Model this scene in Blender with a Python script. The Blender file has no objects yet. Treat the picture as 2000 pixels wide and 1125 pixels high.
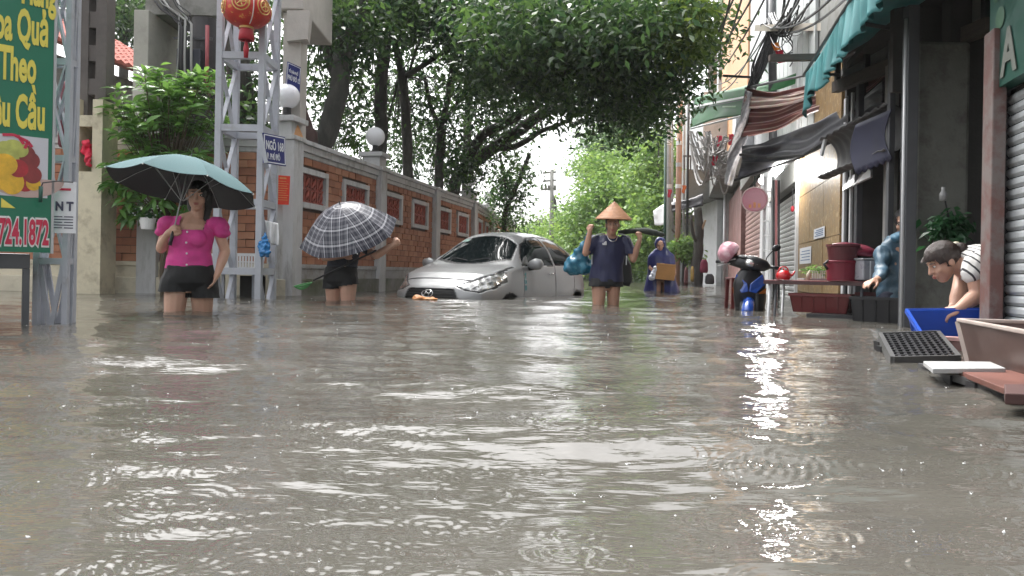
import bpy, bmesh, math, random
import numpy as np
from mathutils import Vector, Matrix, noise

random.seed(7)
RNG = np.random.default_rng(11)
SC = bpy.context.scene
COL = SC.collection
PI = math.pi

# ------------------------------------------------------------------ camera, light, exposure
CAM_H, FOC, HY, ROLL = 0.36, 1450.0, 532.0, math.radians(1.0)
CR, SR = math.cos(ROLL), math.sin(ROLL)
cd = bpy.data.cameras.new('camera')
cam = bpy.data.objects.new('camera', cd)
COL.objects.link(cam)
cd.sensor_width = 36.0
cd.lens = 36.0 * FOC / 2000.0
cd.shift_y = -(562.5 - HY) / 2000.0
cd.clip_start, cd.clip_end = 0.02, 2000.0
m = Matrix(((CR, -SR, 0, 0), (0, 0, -1, 0), (SR, CR, 0, CAM_H), (0, 0, 0, 1)))
cam.matrix_world = m
SC.camera = cam
cd.dof.use_dof = False

W = bpy.data.worlds.new('World')
SC.world = W
W.use_nodes = True
wn, wl = W.node_tree.nodes, W.node_tree.links
wn.clear()
SUN_EL, SUN_ROT = math.radians(62), math.radians(-25)
sky = wn.new('ShaderNodeTexSky')
sky.sky_type = 'NISHITA'
sky.sun_disc = False
sky.sun_elevation = SUN_EL
sky.sun_rotation = SUN_ROT
sky.air_density = 1.0
sky.dust_density = 6.0
sky.ozone_density = 1.0
hs = wn.new('ShaderNodeHueSaturation')
hs.inputs['Saturation'].default_value = 0.12
hs.inputs['Value'].default_value = 1.0
bg = wn.new('ShaderNodeBackground')
bg.inputs['Strength'].default_value = 0.15
wo = wn.new('ShaderNodeOutputWorld')
wl.new(sky.outputs[0], hs.inputs['Color'])
wl.new(hs.outputs[0], bg.inputs['Color'])
wl.new(bg.outputs[0], wo.inputs['Surface'])

sd = bpy.data.lights.new('sun', 'SUN')
sd.energy = 0.9
sd.angle = math.radians(25)
sd.color = (1.0, 0.97, 0.93)
sun = bpy.data.objects.new('sun', sd)
COL.objects.link(sun)
_d = Vector((math.sin(SUN_ROT) * math.cos(SUN_EL), math.cos(SUN_ROT) * math.cos(SUN_EL), math.sin(SUN_EL)))
sun.rotation_euler = _d.to_track_quat('Z', 'Y').to_euler()

SC.view_settings.view_transform = 'Standard'
SC.view_settings.look = 'None'
SC.view_settings.exposure = 1.75
SC.view_settings.gamma = 1.0
SC.view_settings.use_curve_mapping = False
SC.cycles.max_bounces = 6
SC.cycles.diffuse_bounces = 3
SC.cycles.glossy_bounces = 3
SC.cycles.transmission_bounces = 4
SC.cycles.transparent_max_bounces = 8
SC.cycles.caustics_reflective = False
SC.cycles.caustics_refractive = False
SC.cycles.use_denoising = True
SC.cycles.sample_clamp_indirect = 8.0

GZ = -0.55                     # the drowned road below the water surface (water is z = 0)

# ------------------------------------------------------------------ measuring helpers (photo pixel + distance -> point)
def P(px, py, Y):
    a, b = (px - 1000.0) * Y / FOC, (HY - py) * Y / FOC
    return Vector((CR * a - SR * b, Y, CAM_H + SR * a + CR * b))

def on_water(px, Y):
    a = (px - 1000.0) * Y / FOC
    return Vector(((a + SR * -CAM_H) / CR, Y, 0.0))

def S(Y):
    return FOC / Y

# ------------------------------------------------------------------ materials
MATS = {}
def nodes_of(name):
    mt = bpy.data.materials.new(name)
    mt.use_nodes = True
    return mt, mt.node_tree.nodes, mt.node_tree.links

def mat(name, c, r=0.55, v=0.14, s=5.0, b=0.0, bs=45.0, metal=0.0, c2=None, c2s=2.5, c2a=0.5, c2w=0.12, coat=0.0, spec=0.5, stretch=None, emit=0.0, rv=0.15):
    if name in MATS:
        return MATS[name]
    mt, n, l = nodes_of(name)
    bs_ = n['Principled BSDF']
    tc = n.new('ShaderNodeTexCoord')
    mp = n.new('ShaderNodeMapping')
    l.new(tc.outputs['Object'], mp.inputs[0])
    if stretch:
        mp.inputs['Scale'].default_value = stretch
    nz = n.new('ShaderNodeTexNoise')
    nz.inputs['Scale'].default_value = s
    nz.inputs['Detail'].default_value = 6
    nz.inputs['Roughness'].default_value = 0.65
    l.new(mp.outputs[0], nz.inputs['Vector'])
    rp = n.new('ShaderNodeValToRGB')
    rp.color_ramp.elements[0].position = 0.3
    rp.color_ramp.elements[1].position = 0.7
    lo = [max(0, x * (1 - v)) for x in c] + [1]
    hi = [min(1, x * (1 + v)) for x in c] + [1]
    rp.color_ramp.elements[0].color = lo
    rp.color_ramp.elements[1].color = hi
    l.new(nz.outputs['Fac'], rp.inputs[0])
    out = rp.outputs[0]
    if c2:
        n2 = n.new('ShaderNodeTexNoise')
        n2.inputs['Scale'].default_value = c2s
        n2.inputs['Detail'].default_value = 8
        n2.inputs['Roughness'].default_value = 0.7
        l.new(mp.outputs[0], n2.inputs['Vector'])
        mr = n.new('ShaderNodeMapRange')
        mr.inputs['From Min'].default_value = c2a - c2w
        mr.inputs['From Max'].default_value = c2a + c2w
        l.new(n2.outputs['Fac'], mr.inputs[0])
        mx = n.new('ShaderNodeMix')
        mx.data_type = 'RGBA'
        l.new(mr.outputs[0], mx.inputs[0])
        l.new(out, mx.inputs[6])
        mx.inputs[7].default_value = (*c2, 1)
        out = mx.outputs[2]
    l.new(out, bs_.inputs['Base Color'])
    rr = n.new('ShaderNodeMapRange')
    rr.inputs['To Min'].default_value = max(0.02, r - rv)
    rr.inputs['To Max'].default_value = min(1, r + rv)
    l.new(nz.outputs['Fac'], rr.inputs[0])
    l.new(rr.outputs[0], bs_.inputs['Roughness'])
    bs_.inputs['Metallic'].default_value = metal
    bs_.inputs['Specular IOR Level'].default_value = spec
    if coat:
        bs_.inputs['Coat Weight'].default_value = coat
        bs_.inputs['Coat Roughness'].default_value = 0.04
    if emit:
        bs_.inputs['Emission Color'].default_value = (*c, 1)
        bs_.inputs['Emission Strength'].default_value = emit
    if b:
        n3 = n.new('ShaderNodeTexNoise')
        n3.inputs['Scale'].default_value = bs
        n3.inputs['Detail'].default_value = 4
        l.new(mp.outputs[0], n3.inputs['Vector'])
        bp = n.new('ShaderNodeBump')
        bp.inputs['Strength'].default_value = b
        bp.inputs['Distance'].default_value = 0.01
        l.new(n3.outputs['Fac'], bp.inputs['Height'])
        l.new(bp.outputs[0], bs_.inputs['Normal'])
    MATS[name] = mt
    return mt

def leaf_mat(name, c1, c2, rough=0.35, trans=0.35):
    mt, n, l = nodes_of(name)
    bs_ = n['Principled BSDF']
    at = n.new('ShaderNodeAttribute')
    at.attribute_name = 'tint'
    mx = n.new('ShaderNodeMix')
    mx.data_type = 'RGBA'
    l.new(at.outputs['Fac'], mx.inputs[0])
    mx.inputs[6].default_value = (*c1, 1)
    mx.inputs[7].default_value = (*c2, 1)
    l.new(mx.outputs[2], bs_.inputs['Base Color'])
    bs_.inputs['Roughness'].default_value = rough
    tr = n.new('ShaderNodeBsdfTranslucent')
    hv = n.new('ShaderNodeHueSaturation')
    hv.inputs['Hue'].default_value = 0.48
    hv.inputs['Value'].default_value = 1.7
    l.new(mx.outputs[2], hv.inputs['Color'])
    l.new(hv.outputs[0], tr.inputs['Color'])
    ms = n.new('ShaderNodeMixShader')
    ms.inputs[0].default_value = trans
    l.new(bs_.outputs[0], ms.inputs[1])
    l.new(tr.outputs[0], ms.inputs[2])
    l.new(ms.outputs[0], n['Material Output'].inputs['Surface'])
    return mt

def stripe_mat(name, cols, scale, axis=0, rough=0.6, v=0.1):
    """Cloth print: repeating bands along one object axis."""
    mt, n, l = nodes_of(name)
    bs_ = n['Principled BSDF']
    uv = n.new('ShaderNodeUVMap')
    sx = n.new('ShaderNodeSeparateXYZ')
    l.new(uv.outputs[0], sx.inputs[0])
    mu = n.new('ShaderNodeMath'); mu.operation = 'MULTIPLY'; mu.inputs[1].default_value = scale
    l.new(sx.outputs[axis], mu.inputs[0])
    fr = n.new('ShaderNodeMath'); fr.operation = 'FRACT'
    l.new(mu.outputs[0], fr.inputs[0])
    rp = n.new('ShaderNodeValToRGB')
    rp.color_ramp.interpolation = 'CONSTANT'
    e = rp.color_ramp.elements
    while len(e) < len(cols):
        e.new(0.5)
    for i, (p, c) in enumerate(cols):
        e[i].position = p
        e[i].color = (*c, 1)
    l.new(fr.outputs[0], rp.inputs[0])
    nz = n.new('ShaderNodeTexNoise'); nz.inputs['Scale'].default_value = 9
    mx = n.new('ShaderNodeMix'); mx.data_type = 'RGBA'; mx.blend_type = 'MULTIPLY'
    mx.inputs[0].default_value = 0.5
    l.new(rp.outputs[0], mx.inputs[6]); l.new(nz.outputs['Color'], mx.inputs[7])
    mx.inputs[0].default_value = v
    l.new(mx.outputs[2], bs_.inputs['Base Color'])
    bs_.inputs['Roughness'].default_value = rough
    return mt

# ------------------------------------------------------------------ mesh collector
class MB:
    def __init__(s):
        s.v, s.f, s.uv = [], [], {}
    def add(s, vs, fs):
        o = len(s.v)
        s.v.extend([tuple(x) for x in vs])
        s.f.extend([tuple(i + o for i in f) for f in fs])
        return s
    def frame(s, o, ex, ey, ez, lo, hi):
        """A box in the frame (o; ex, ey, ez) from lo to hi."""
        vs = []
        for z in (lo[2], hi[2]):
            for (x, y) in ((lo[0], lo[1]), (hi[0], lo[1]), (hi[0], hi[1]), (lo[0], hi[1])):
                vs.append(o + ex * x + ey * y + ez * z)
        return s.add(vs, [(3, 2, 1, 0), (4, 5, 6, 7), (0, 1, 5, 4), (1, 2, 6, 5), (2, 3, 7, 6), (3, 0, 4, 7)])
    def box(s, c, d, rz=0.0):
        ex = Vector((math.cos(rz), math.sin(rz), 0)); ey = Vector((-math.sin(rz), math.cos(rz), 0))
        h = [x / 2 for x in d]
        return s.frame(Vector(c), ex, ey, Vector((0, 0, 1)), (-h[0], -h[1], -h[2]), h)
    def beam(s, p, q, w, h=None, up=(0, 0, 1)):
        p, q = Vector(p), Vector(q)
        h = h or w
        ez = (q - p)
        L = ez.length
        if L < 1e-6:
            return s
        ez /= L
        u = Vector(up)
        if abs(ez.dot(u)) > 0.98:
            u = Vector((0, 1, 0))
        ex = u.cross(ez).normalized(); ey = ez.cross(ex)
        return s.frame(p, ex, ey, ez, (-w / 2, -h / 2, 0), (w / 2, h / 2, L))
    def tube(s, pts, rs, n=10, cap=True, jit=0.0):
        pts = [Vector(p) for p in pts]
        if not hasattr(rs, '__len__'):
            rs = [rs] * len(pts)
        vs, fs = [], []
        ref = None
        for i, p in enumerate(pts):
            t = (pts[min(i + 1, len(pts) - 1)] - pts[max(i - 1, 0)])
            t = t.normalized() if t.length > 1e-9 else Vector((0, 0, 1))
            if ref is None:
                ref = Vector((1, 0, 0)) if abs(t.x) < 0.9 else Vector((0, 1, 0))
            a = (ref - t * ref.dot(t)).normalized()
            ref = a
            b = t.cross(a)
            for k in range(n):
                an = 2 * PI * k / n
                rr = rs[i] * (1 + jit * (random.random() - 0.5))
                vs.append(p + (a * math.cos(an) + b * math.sin(an)) * rr)
        for i in range(len(pts) - 1):
            for k in range(n):
                k2 = (k + 1) % n
                fs.append((i * n + k, i * n + k2, (i + 1) * n + k2, (i + 1) * n + k))
        if cap:
            fs.append(tuple(range(n - 1, -1, -1)))
            fs.append(tuple((len(pts) - 1) * n + k for k in range(n)))
        return s.add(vs, fs)
    def capsule(s, p, q, r1, r2, n=12):
        p, q = Vector(p), Vector(q)
        d = (q - p)
        if d.length < 1e-6:
            d = Vector((0, 0, 1e-4))
        u = d.normalized()
        pts, rs = [], []
        for a in (-88, -60, -30):
            a = math.radians(a); pts.append(p + u * (r1 * math.sin(a))); rs.append(r1 * math.cos(a))
        pts.append(p); rs.append(r1); pts.append(q); rs.append(r2)
        for a in (30, 60, 88):
            a = math.radians(a); pts.append(q + u * (r2 * math.sin(a))); rs.append(r2 * math.cos(a))
        return s.tube(pts, rs, n)
    def chain(s, pts, rs, n=12):
        for i in range(len(pts) - 1):
            s.capsule(pts[i], pts[i + 1], rs[i], rs[i + 1], n)
        return s
    def ell(s, c, r, M=None, n=14, m_=10):
        c = Vector(c)
        vs, fs = [], []
        for i in range(m_ + 1):
            th = -PI / 2 + PI * (i * 0.998 + m_ * 0.001) / m_
            for k in range(n):
                a = 2 * PI * k / n
                p = Vector((r[0] * math.cos(th) * math.cos(a), r[1] * math.cos(th) * math.sin(a), r[2] * math.sin(th)))
                if M is not None:
                    p = M @ p
                vs.append(c + p)
        for i in range(m_):
            for k in range(n):
                k2 = (k + 1) % n
                fs.append((i * n + k, i * n + k2, (i + 1) * n + k2, (i + 1) * n + k))
        fs.append(tuple(range(n - 1, -1, -1))); fs.append(tuple(m_ * n + k for k in range(n)))
        return s.add(vs, fs)
    def loft(s, rings, n=20, side=(1, 0, 0), power=2.0):
        """Closed body through elliptic rings (centre, half width along side, half depth)."""
        cs = [Vector(r[0]) for r in rings]
        sd_ = Vector(side)
        vs, fs = [], []
        for i, (c, rx, ry) in enumerate(rings):
            c = cs[i]
            t = (cs[min(i + 1, len(cs) - 1)] - cs[max(i - 1, 0)]).normalized()
            a = (sd_ - t * sd_.dot(t)).normalized(); b = t.cross(a)
            for k in range(n):
                an = 2 * PI * k / n
                ca, sa = math.cos(an), math.sin(an)
                e = 2.0 / power
                vs.append(c + a * rx * math.copysign(abs(ca) ** e, ca) + b * ry * math.copysign(abs(sa) ** e, sa))
        for i in range(len(rings) - 1):
            for k in range(n):
                k2 = (k + 1) % n
                fs.append((i * n + k, i * n + k2, (i + 1) * n + k2, (i + 1) * n + k))
        fs.append(tuple(range(n - 1, -1, -1))); fs.append(tuple((len(rings) - 1) * n + k for k in range(n)))
        return s.add(vs, fs)
    def lathe(s, o, prof, n=20, axis=(0, 0, 1), closed=False):
        o = Vector(o); ax = Vector(axis).normalized()
        a = Vector((1, 0, 0)) if abs(ax.x) < 0.9 else Vector((0, 1, 0))
        a = (a - ax * a.dot(ax)).normalized(); b = ax.cross(a)
        vs, fs = [], []
        for (r, z) in prof:
            for k in range(n):
                an = 2 * PI * k / n
                vs.append(o + ax * z + (a * math.cos(an) + b * math.sin(an)) * max(r, 1e-4))
        for i in range(len(prof) - 1):
            for k in range(n):
                k2 = (k + 1) % n
                fs.append((i * n + k, i * n + k2, (i + 1) * n + k2, (i + 1) * n + k))
        return s.add(vs, fs)
    def poly(s, pts):
        return s.add(pts, [tuple(range(len(pts)))])
    def slab(s, pts, th):
        """A flat polygon given thickness along -normal."""
        pts = [Vector(p) for p in pts]
        nrm = (pts[1] - pts[0]).cross(pts[2] - pts[0]).normalized()
        k = len(pts)
        vs = pts + [p - nrm * th for p in pts]
        fs = [tuple(range(k)), tuple(range(2 * k - 1, k - 1, -1))]
        for i in range(k):
            j = (i + 1) % k
            fs.append((i, i + k, j + k, j))
        return s.add(vs, fs)
    def grid(s, fn, nu, nv, th=0.0):
        """Sheet fn(u, v) -> point, u and v in 0..1; stores UVs; th gives the cloth thickness."""
        o = len(s.v)
        for j in range(nv + 1):
            for i in range(nu + 1):
                s.uv[len(s.v)] = (i / nu, j / nv)
                s.v.append(tuple(fn(i / nu, j / nv)))
        w = nu + 1
        for j in range(nv):
            for i in range(nu):
                s.f.append((o + j * w + i, o + j * w + i + 1, o + (j + 1) * w + i + 1, o + (j + 1) * w + i))
        return s

def link(name, me, m_=None, parent=None):
    ob = bpy.data.objects.new(name, me)
    COL.objects.link(ob)
    if m_ is not None:
        me.materials.append(m_)
    if parent is not None:
        ob.parent = parent
    return ob

def root_of(o):
    while o.parent is not None:
        o = o.parent
    return o

def part(name, mb, m_, parent=None, smooth=False, bevel=0.0, solid=0.0, local=False, stuff=False):
    """One mesh object. Its points are world points unless local; a part's mesh is stored relative to its thing's root."""
    off = Vector((0, 0, 0))
    if parent is not None and not local:
        off = root_of(parent).location
    me = bpy.data.meshes.new(name)
    me.from_pydata([(x - off.x, y - off.y, z - off.z) for (x, y, z) in mb.v], [], mb.f)
    if mb.uv:
        ul = me.uv_layers.new(name='UVMap')
        for lp in me.loops:
            ul.data[lp.index].uv = mb.uv.get(lp.vertex_index, (0, 0))
    if smooth:
        me.polygons.foreach_set('use_smooth', [True] * len(me.polygons))
    me.update()
    ob = link(name, me, m_, parent)
    if solid:
        md = ob.modifiers.new('solid', 'SOLIDIFY'); md.thickness = solid; md.offset = 0
    if bevel:
        md = ob.modifiers.new('bevel', 'BEVEL'); md.width = bevel; md.segments = 2; md.limit_method = 'ANGLE'
    if stuff:
        ob['kind'] = 'stuff'
    return ob

def tag(o, label=None, cat=None, group=None, kind=None):
    if label: o['label'] = label
    if cat: o['category'] = cat
    if group: o['group'] = group
    if kind: o['kind'] = kind
    return o

def thing(name, label, cat, loc=(0, 0, 0), rz=0.0, group=None):
    o = bpy.data.objects.new(name, None)
    o.empty_display_size = 0.1
    COL.objects.link(o)
    o.location = Vector(loc)
    o.rotation_euler = (0, 0, rz)
    return tag(o, label, cat, group)

def lettering(name, body, size, origin, ex, ez, m_, parent, align='LEFT', sx=1.0, bold=0.0, ext=0.002, off=0.003):
    """Text lying on a plane: ex runs along the line, ez is up on the sign, the face looks along ex x ez."""
    cu = bpy.data.curves.new(name, 'FONT')
    cu.body = body
    cu.size = size
    cu.align_x = align
    cu.extrude = ext
    cu.offset = bold
    cu.resolution_u = 3
    tmp = bpy.data.objects.new('tmp', cu)
    COL.objects.link(tmp)
    dg = bpy.context.evaluated_depsgraph_get()
    me = bpy.data.meshes.new_from_object(tmp.evaluated_get(dg))
    bpy.data.objects.remove(tmp)
    ex, ez = Vector(ex).normalized(), Vector(ez).normalized()
    nn = ex.cross(ez)
    # text local x -> ex, y -> ez, z -> nn (towards the reader)
    r0 = root_of(parent).location if parent is not None else Vector((0, 0, 0))
    M = Matrix(((ex.x * sx, ez.x, nn.x, 0), (ex.y * sx, ez.y, nn.y, 0), (ex.z * sx, ez.z, nn.z, 0), (0, 0, 0, 1)))
    M.translation = Vector(origin) + nn * off - r0
    me.transform(M)
    me.name = name
    me.materials.clear()
    return link(name, me, m_, parent)

def np_mesh(name, V, F, m_=None, parent=None, smooth=False, tint=None):
    me = bpy.data.meshes.new(name)
    k = F.shape[1]
    me.vertices.add(len(V)); me.loops.add(F.size); me.polygons.add(len(F))
    me.vertices.foreach_set('co', np.ascontiguousarray(V, dtype=np.float32).ravel())
    me.loops.foreach_set('vertex_index', np.ascontiguousarray(F, dtype=np.int32).ravel())
    me.polygons.foreach_set('loop_start', np.arange(0, F.size, k, dtype=np.int32))
    me.polygons.foreach_set('loop_total', np.full(len(F), k, dtype=np.int32))
    if smooth:
        me.polygons.foreach_set('use_smooth', np.ones(len(F), dtype=bool))
    me.update(calc_edges=True)
    me.validate()
    if tint is not None:
        a = me.attributes.new('tint', 'FLOAT', 'POINT')
        a.data.foreach_set('value', np.ascontiguousarray(tint, dtype=np.float32))
    return link(name, me, m_, parent)

def baked(ob):
    """Apply an object's modifiers into its mesh."""
    dg = bpy.context.evaluated_depsgraph_get()
    me = bpy.data.meshes.new_from_object(ob.evaluated_get(dg))
    old = ob.data
    ob.modifiers.clear()
    ob.data = me
    me.name = ob.name
    bpy.data.meshes.remove(old)
    return ob

def skin_over(name, mb, m_, parent, voxel=0.007, smooth=4, cut=None, wrinkle=0.0, wscale=14.0, thick=0.0, wstretch=(1, 1, 1)):
    """One continuous surface over overlapping closed shapes; cut(x, y, z) removes faces (necklines, hems)."""
    ob = part(name, mb, m_, parent, local=True)
    md = ob.modifiers.new('r', 'REMESH'); md.mode = 'VOXEL'; md.voxel_size = voxel; md.use_smooth_shade = True
    if smooth:
        sm = ob.modifiers.new('s', 'SMOOTH'); sm.factor = 0.5; sm.iterations = smooth
    baked(ob)
    me = ob.data
    if wrinkle:
        nv = len(me.vertices)
        co = np.empty(nv * 3); me.vertices.foreach_get('co', co); co = co.reshape(-1, 3)
        no = np.empty(nv * 3); me.vertices.foreach_get('normal', no); no = no.reshape(-1, 3)
        d = np.array([noise.noise((c[0] * wscale * wstretch[0], c[1] * wscale * wstretch[1], c[2] * wscale * wstretch[2])) for c in co])
        co += no * (d * wrinkle)[:, None]
        me.vertices.foreach_set('co', co.ravel()); me.update()
    if cut is not None:
        bm = bmesh.new(); bm.from_mesh(me)
        kill = [f for f in bm.faces if cut(*f.calc_center_median())]
        bmesh.ops.delete(bm, geom=kill, context='FACES')
        bm.to_mesh(me); bm.free()
    me.polygons.foreach_set('use_smooth', [True] * len(me.polygons))
    if not me.materials:
        me.materials.append(m_)
    if thick:
        md = ob.modifiers.new('t', 'SOLIDIFY'); md.thickness = thick; md.offset = 1
    return ob
# ================================================================== THE SETTING
Z = Vector((0, 0, 1))
# ---- drowned road
pv = MB().add([(1.2, -5, GZ + .001), (10.5, 38, GZ + .001), (60, 38, GZ + .001), (60, -5, GZ + .001), (1.2, -5, -.42), (10.5, 38, -.42), (60, 38, -.42), (60, -5, -.42)], [(4, 5, 6, 7)[::-1], (0, 4, 5, 1)[::-1]])
tag(part('pavement', pv, mat('wet_paving', (.16, .155, .15), r=.7, b=.3)), kind='structure')
g = MB().poly([(-300, -40, GZ), (300, -40, GZ), (300, 600, GZ), (-300, 600, GZ)])
tag(part('road', g, mat('asphalt', (0.06, 0.058, 0.055), r=0.85, b=0.3)), kind='structure')

# ---- flood water: real waves, drop rings and wakes as geometry, finest ripple as relief
def water_material():
    mt, n, l = nodes_of('muddy_water')
    b = n['Principled BSDF']
    tc = n.new('ShaderNodeTexCoord')
    nz = n.new('ShaderNodeTexNoise'); nz.inputs['Scale'].default_value = 0.9; nz.inputs['Detail'].default_value = 5
    l.new(tc.outputs['Object'], nz.inputs['Vector'])
    rp = n.new('ShaderNodeValToRGB')
    rp.color_ramp.elements[0].position = 0.32; rp.color_ramp.elements[1].position = 0.68
    rp.color_ramp.elements[0].color = (0.068, 0.065, 0.055, 1)
    rp.color_ramp.elements[1].color = (0.092, 0.085, 0.074, 1)
    l.new(nz.outputs['Fac'], rp.inputs[0]); l.new(rp.outputs[0], b.inputs['Base Color'])
    b.inputs['Roughness'].default_value = 0.03
    b.inputs['IOR'].default_value = 1.48
    mp = n.new('ShaderNodeMapping'); mp.inputs['Scale'].default_value = (5, 24, 1)
    l.new(tc.outputs['Object'], mp.inputs[0])
    n2 = n.new('ShaderNodeTexNoise'); n2.inputs['Scale'].default_value = 1.0; n2.inputs['Detail'].default_value = 3
    l.new(mp.outputs[0], n2.inputs['Vector'])
    mp3 = n.new('ShaderNodeMapping'); mp3.inputs['Scale'].default_value = (22, 75, 1)
    l.new(tc.outputs['Object'], mp3.inputs[0])
    n3 = n.new('ShaderNodeTexNoise'); n3.inputs['Scale'].default_value = 1.0; n3.inputs['Detail'].default_value = 2
    l.new(mp3.outputs[0], n3.inputs['Vector'])
    ma = n.new('ShaderNodeMath'); ma.operation = 'MULTIPLY_ADD'; ma.inputs[1].default_value = 0.22
    l.new(n3.outputs['Fac'], ma.inputs[0]); l.new(n2.outputs['Fac'], ma.inputs[2])
    bp = n.new('ShaderNodeBump'); bp.inputs['Strength'].default_value = 0.55; bp.inputs['Distance'].default_value = 0.007
    l.new(ma.outputs[0], bp.inputs['Height']); l.new(bp.outputs[0], b.inputs['Normal'])
    return mt

def make_water():
    nr, nc = 860, 430
    ys = 0.30 * (70 / 0.30) ** np.linspace(0, 1, nr)
    u = np.linspace(-1, 1, nc)
    tx = np.sign(u) * (0.82 * np.abs(u) + 2.2 * np.clip(np.abs(u) - 0.93, 0, 1) ** 1.0 * 4)
    Yg, Tg = np.meshgrid(ys, tx, indexing='ij')
    X = Yg * Tg + np.sign(Tg) * np.clip(np.abs(Tg) - 0.8, 0, 9) * 3
    Zw = np.zeros_like(X)
    rng = np.random.default_rng(5)
    for i in range(110):
        lam = 0.06 * (22.0 ** rng.random())
        th = PI / 2 + rng.normal(0, 0.38)
        if rng.random() < .2:
            th = rng.uniform(0, 2 * PI)
        k = 2 * PI / lam
        slope = 0.0150 if lam > 0.3 else 0.0165
        A = slope / k
        fade = 1 / (1 + (Yg / (lam * 48)) ** 4)          # short waves leave the mesh with distance
        fade *= (0.55 + 0.45 * np.clip(Yg / 2.0, 0, 1))
        mod = 0.35 + 0.65 * (0.5 + 0.5 * np.sin(X * rng.normal(0, 0.9) + Yg * rng.normal(0, 0.9) + rng.uniform(0, 6)))
        Zw += A * fade * mod * np.sin(k * (X * math.cos(th) + Yg * math.sin(th)) + rng.uniform(0, 2 * PI))
    # gentle swell patches
    Zw += 0.0035 * np.sin(3.1 * Yg + 1.3 * X + 0.7) * np.clip(Yg / 1.5, 0.15, 1) + 0.003 * np.sin(4.4 * Yg - 1.1 * X)* np.clip(Yg / 1.5, 0.15, 1)
    # rings left by the rain
    for i in range(330):
        cy = 0.55 + 3.4 * rng.random() ** 1.5
        cx = cy * rng.uniform(-0.75, 0.75)
        R = rng.uniform(0.01, 0.075) * (0.7 + 0.25 * cy)
        lam = 0.011 + 0.008 * cy
        A = 0.00075 * (0.6 + 0.5 * cy) * (1 if cy < 1.9 else .45) * rng.uniform(0.5, 1.2)
        sel = (np.abs(X - cx) < R + 3 * lam) & (np.abs(Yg - cy) < R + 3 * lam)
        if not sel.any():
            continue
        r = np.hypot(X[sel] - cx, Yg[sel] - cy)
        Zw[sel] += A * np.cos(2 * PI * (r - R) / lam) * np.exp(-((r - R) / (1.3 * lam)) ** 2)
        Zw[sel] += 0.6 * A * np.cos(2 * PI * (r - R * .45) / lam) * np.exp(-((r - R * .45) / (1.0 * lam)) ** 2)
    # wakes round the legs of the people wading
    for (cx, cy, s) in WAKES:
        sel = (np.hypot(X - cx, Yg - cy) < 1.6)
        r = np.hypot(X[sel] - cx, Yg[sel] - cy)
        Zw[sel] += s * 0.004 * np.cos(2 * PI * r / 0.16) * np.exp(-r / 0.45)
    V = np.stack([X, Yg, Zw], -1).reshape(-1, 3)
    idx = np.arange(nr * nc).reshape(nr, nc)
    F = np.stack([idx[:-1, :-1], idx[:-1, 1:], idx[1:, 1:], idx[1:, :-1]], -1).reshape(-1, 4)
    wm = water_material()
    w = np_mesh('flood_water', V, F, wm, smooth=True)
    tag(w, kind='structure')
    far = MB().poly([(-250, -30, -0.05), (250, -30, -0.05), (250, 500, -0.05), (-250, 500, -0.05)])
    part('outer_water', far, wm, w, local=True)
    return w
PINK, PLAID, MAN, RAIN = on_water(371, 6.02), on_water(667, 8.6), on_water(1184, 8.7), on_water(1293, 15.5)
WAKES = [(PINK.x - .08, PINK.y, .9), (PINK.x + .09, PINK.y, .9), (PLAID.x, PLAID.y, .9), (MAN.x - .1, MAN.y, 1.3), (MAN.x + .1, MAN.y, 1), (RAIN.x, RAIN.y, 1), (2.5, 8.0, .6), (-2.9, 8.4, .5)]
make_water()

# ---- bricks
def brick_mat():
    mt, n, l = nodes_of('wet_red_brick')
    b = n['Principled BSDF']
    oi = n.new('ShaderNodeObjectInfo')
    tc = n.new('ShaderNodeTexCoord')
    nz = n.new('ShaderNodeTexNoise'); nz.inputs['Scale'].default_value = 7; nz.inputs['Detail'].default_value = 7
    l.new(tc.outputs['Object'], nz.inputs['Vector'])
    ad = n.new('ShaderNodeMath'); ad.operation = 'MULTIPLY_ADD'; ad.inputs[1].default_value = 0.55
    l.new(nz.outputs['Fac'], ad.inputs[0])
    ml = n.new('ShaderNodeMath'); ml.operation = 'MULTIPLY'; ml.inputs[1].default_value = 0.5
    l.new(oi.outputs['Random'], ml.inputs[0]); l.new(ml.outputs[0], ad.inputs[2])
    rp = n.new('ShaderNodeValToRGB')
    e = rp.color_ramp.elements
    e[0].position = 0.12; e[0].color = (0.19, 0.072, 0.040, 1)
    e[1].position = 0.92; e[1].color = (0.41, 0.20, 0.115, 1)
    k = e.new(0.5); k.color = (0.33, 0.132, 0.070, 1)
    l.new(ad.outputs[0], rp.inputs[0]); l.new(rp.outputs[0], b.inputs['Base Color'])
    b.inputs['Roughness'].default_value = 0.62
    n3 = n.new('ShaderNodeTexNoise'); n3.inputs['Scale'].default_value = 60; n3.inputs['Detail'].default_value = 4
    l.new(tc.outputs['Object'], n3.inputs['Vector'])
    bp = n.new('ShaderNodeBump'); bp.inputs['Strength'].default_value = 0.4; bp.inputs['Distance'].default_value = 0.006
    l.new(n3.outputs['Fac'], bp.inputs['Height']); l.new(bp.outputs[0], b.inputs['Normal'])
    return mt
BRICK = brick_mat()
MORTAR = mat('dark_mortar', (0.085, 0.06, 0.05), r=0.9, b=0.3)
GREYP = mat('pale_grey_wall_paint', (0.48, 0.48, 0.485), r=0.6, v=0.12, s=3, c2=(0.20, 0.19, 0.17), c2s=3.5, c2a=0.63, stretch=(1.5, 1.5, .35), b=0.12, bs=30)
PLINTHP = mat('grey_plinth_paint', (0.38, 0.38, 0.39), r=0.6, v=0.12, s=3, c2=(0.20, 0.18, 0.15), c2s=3, c2a=0.56, b=0.15, bs=30)
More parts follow.
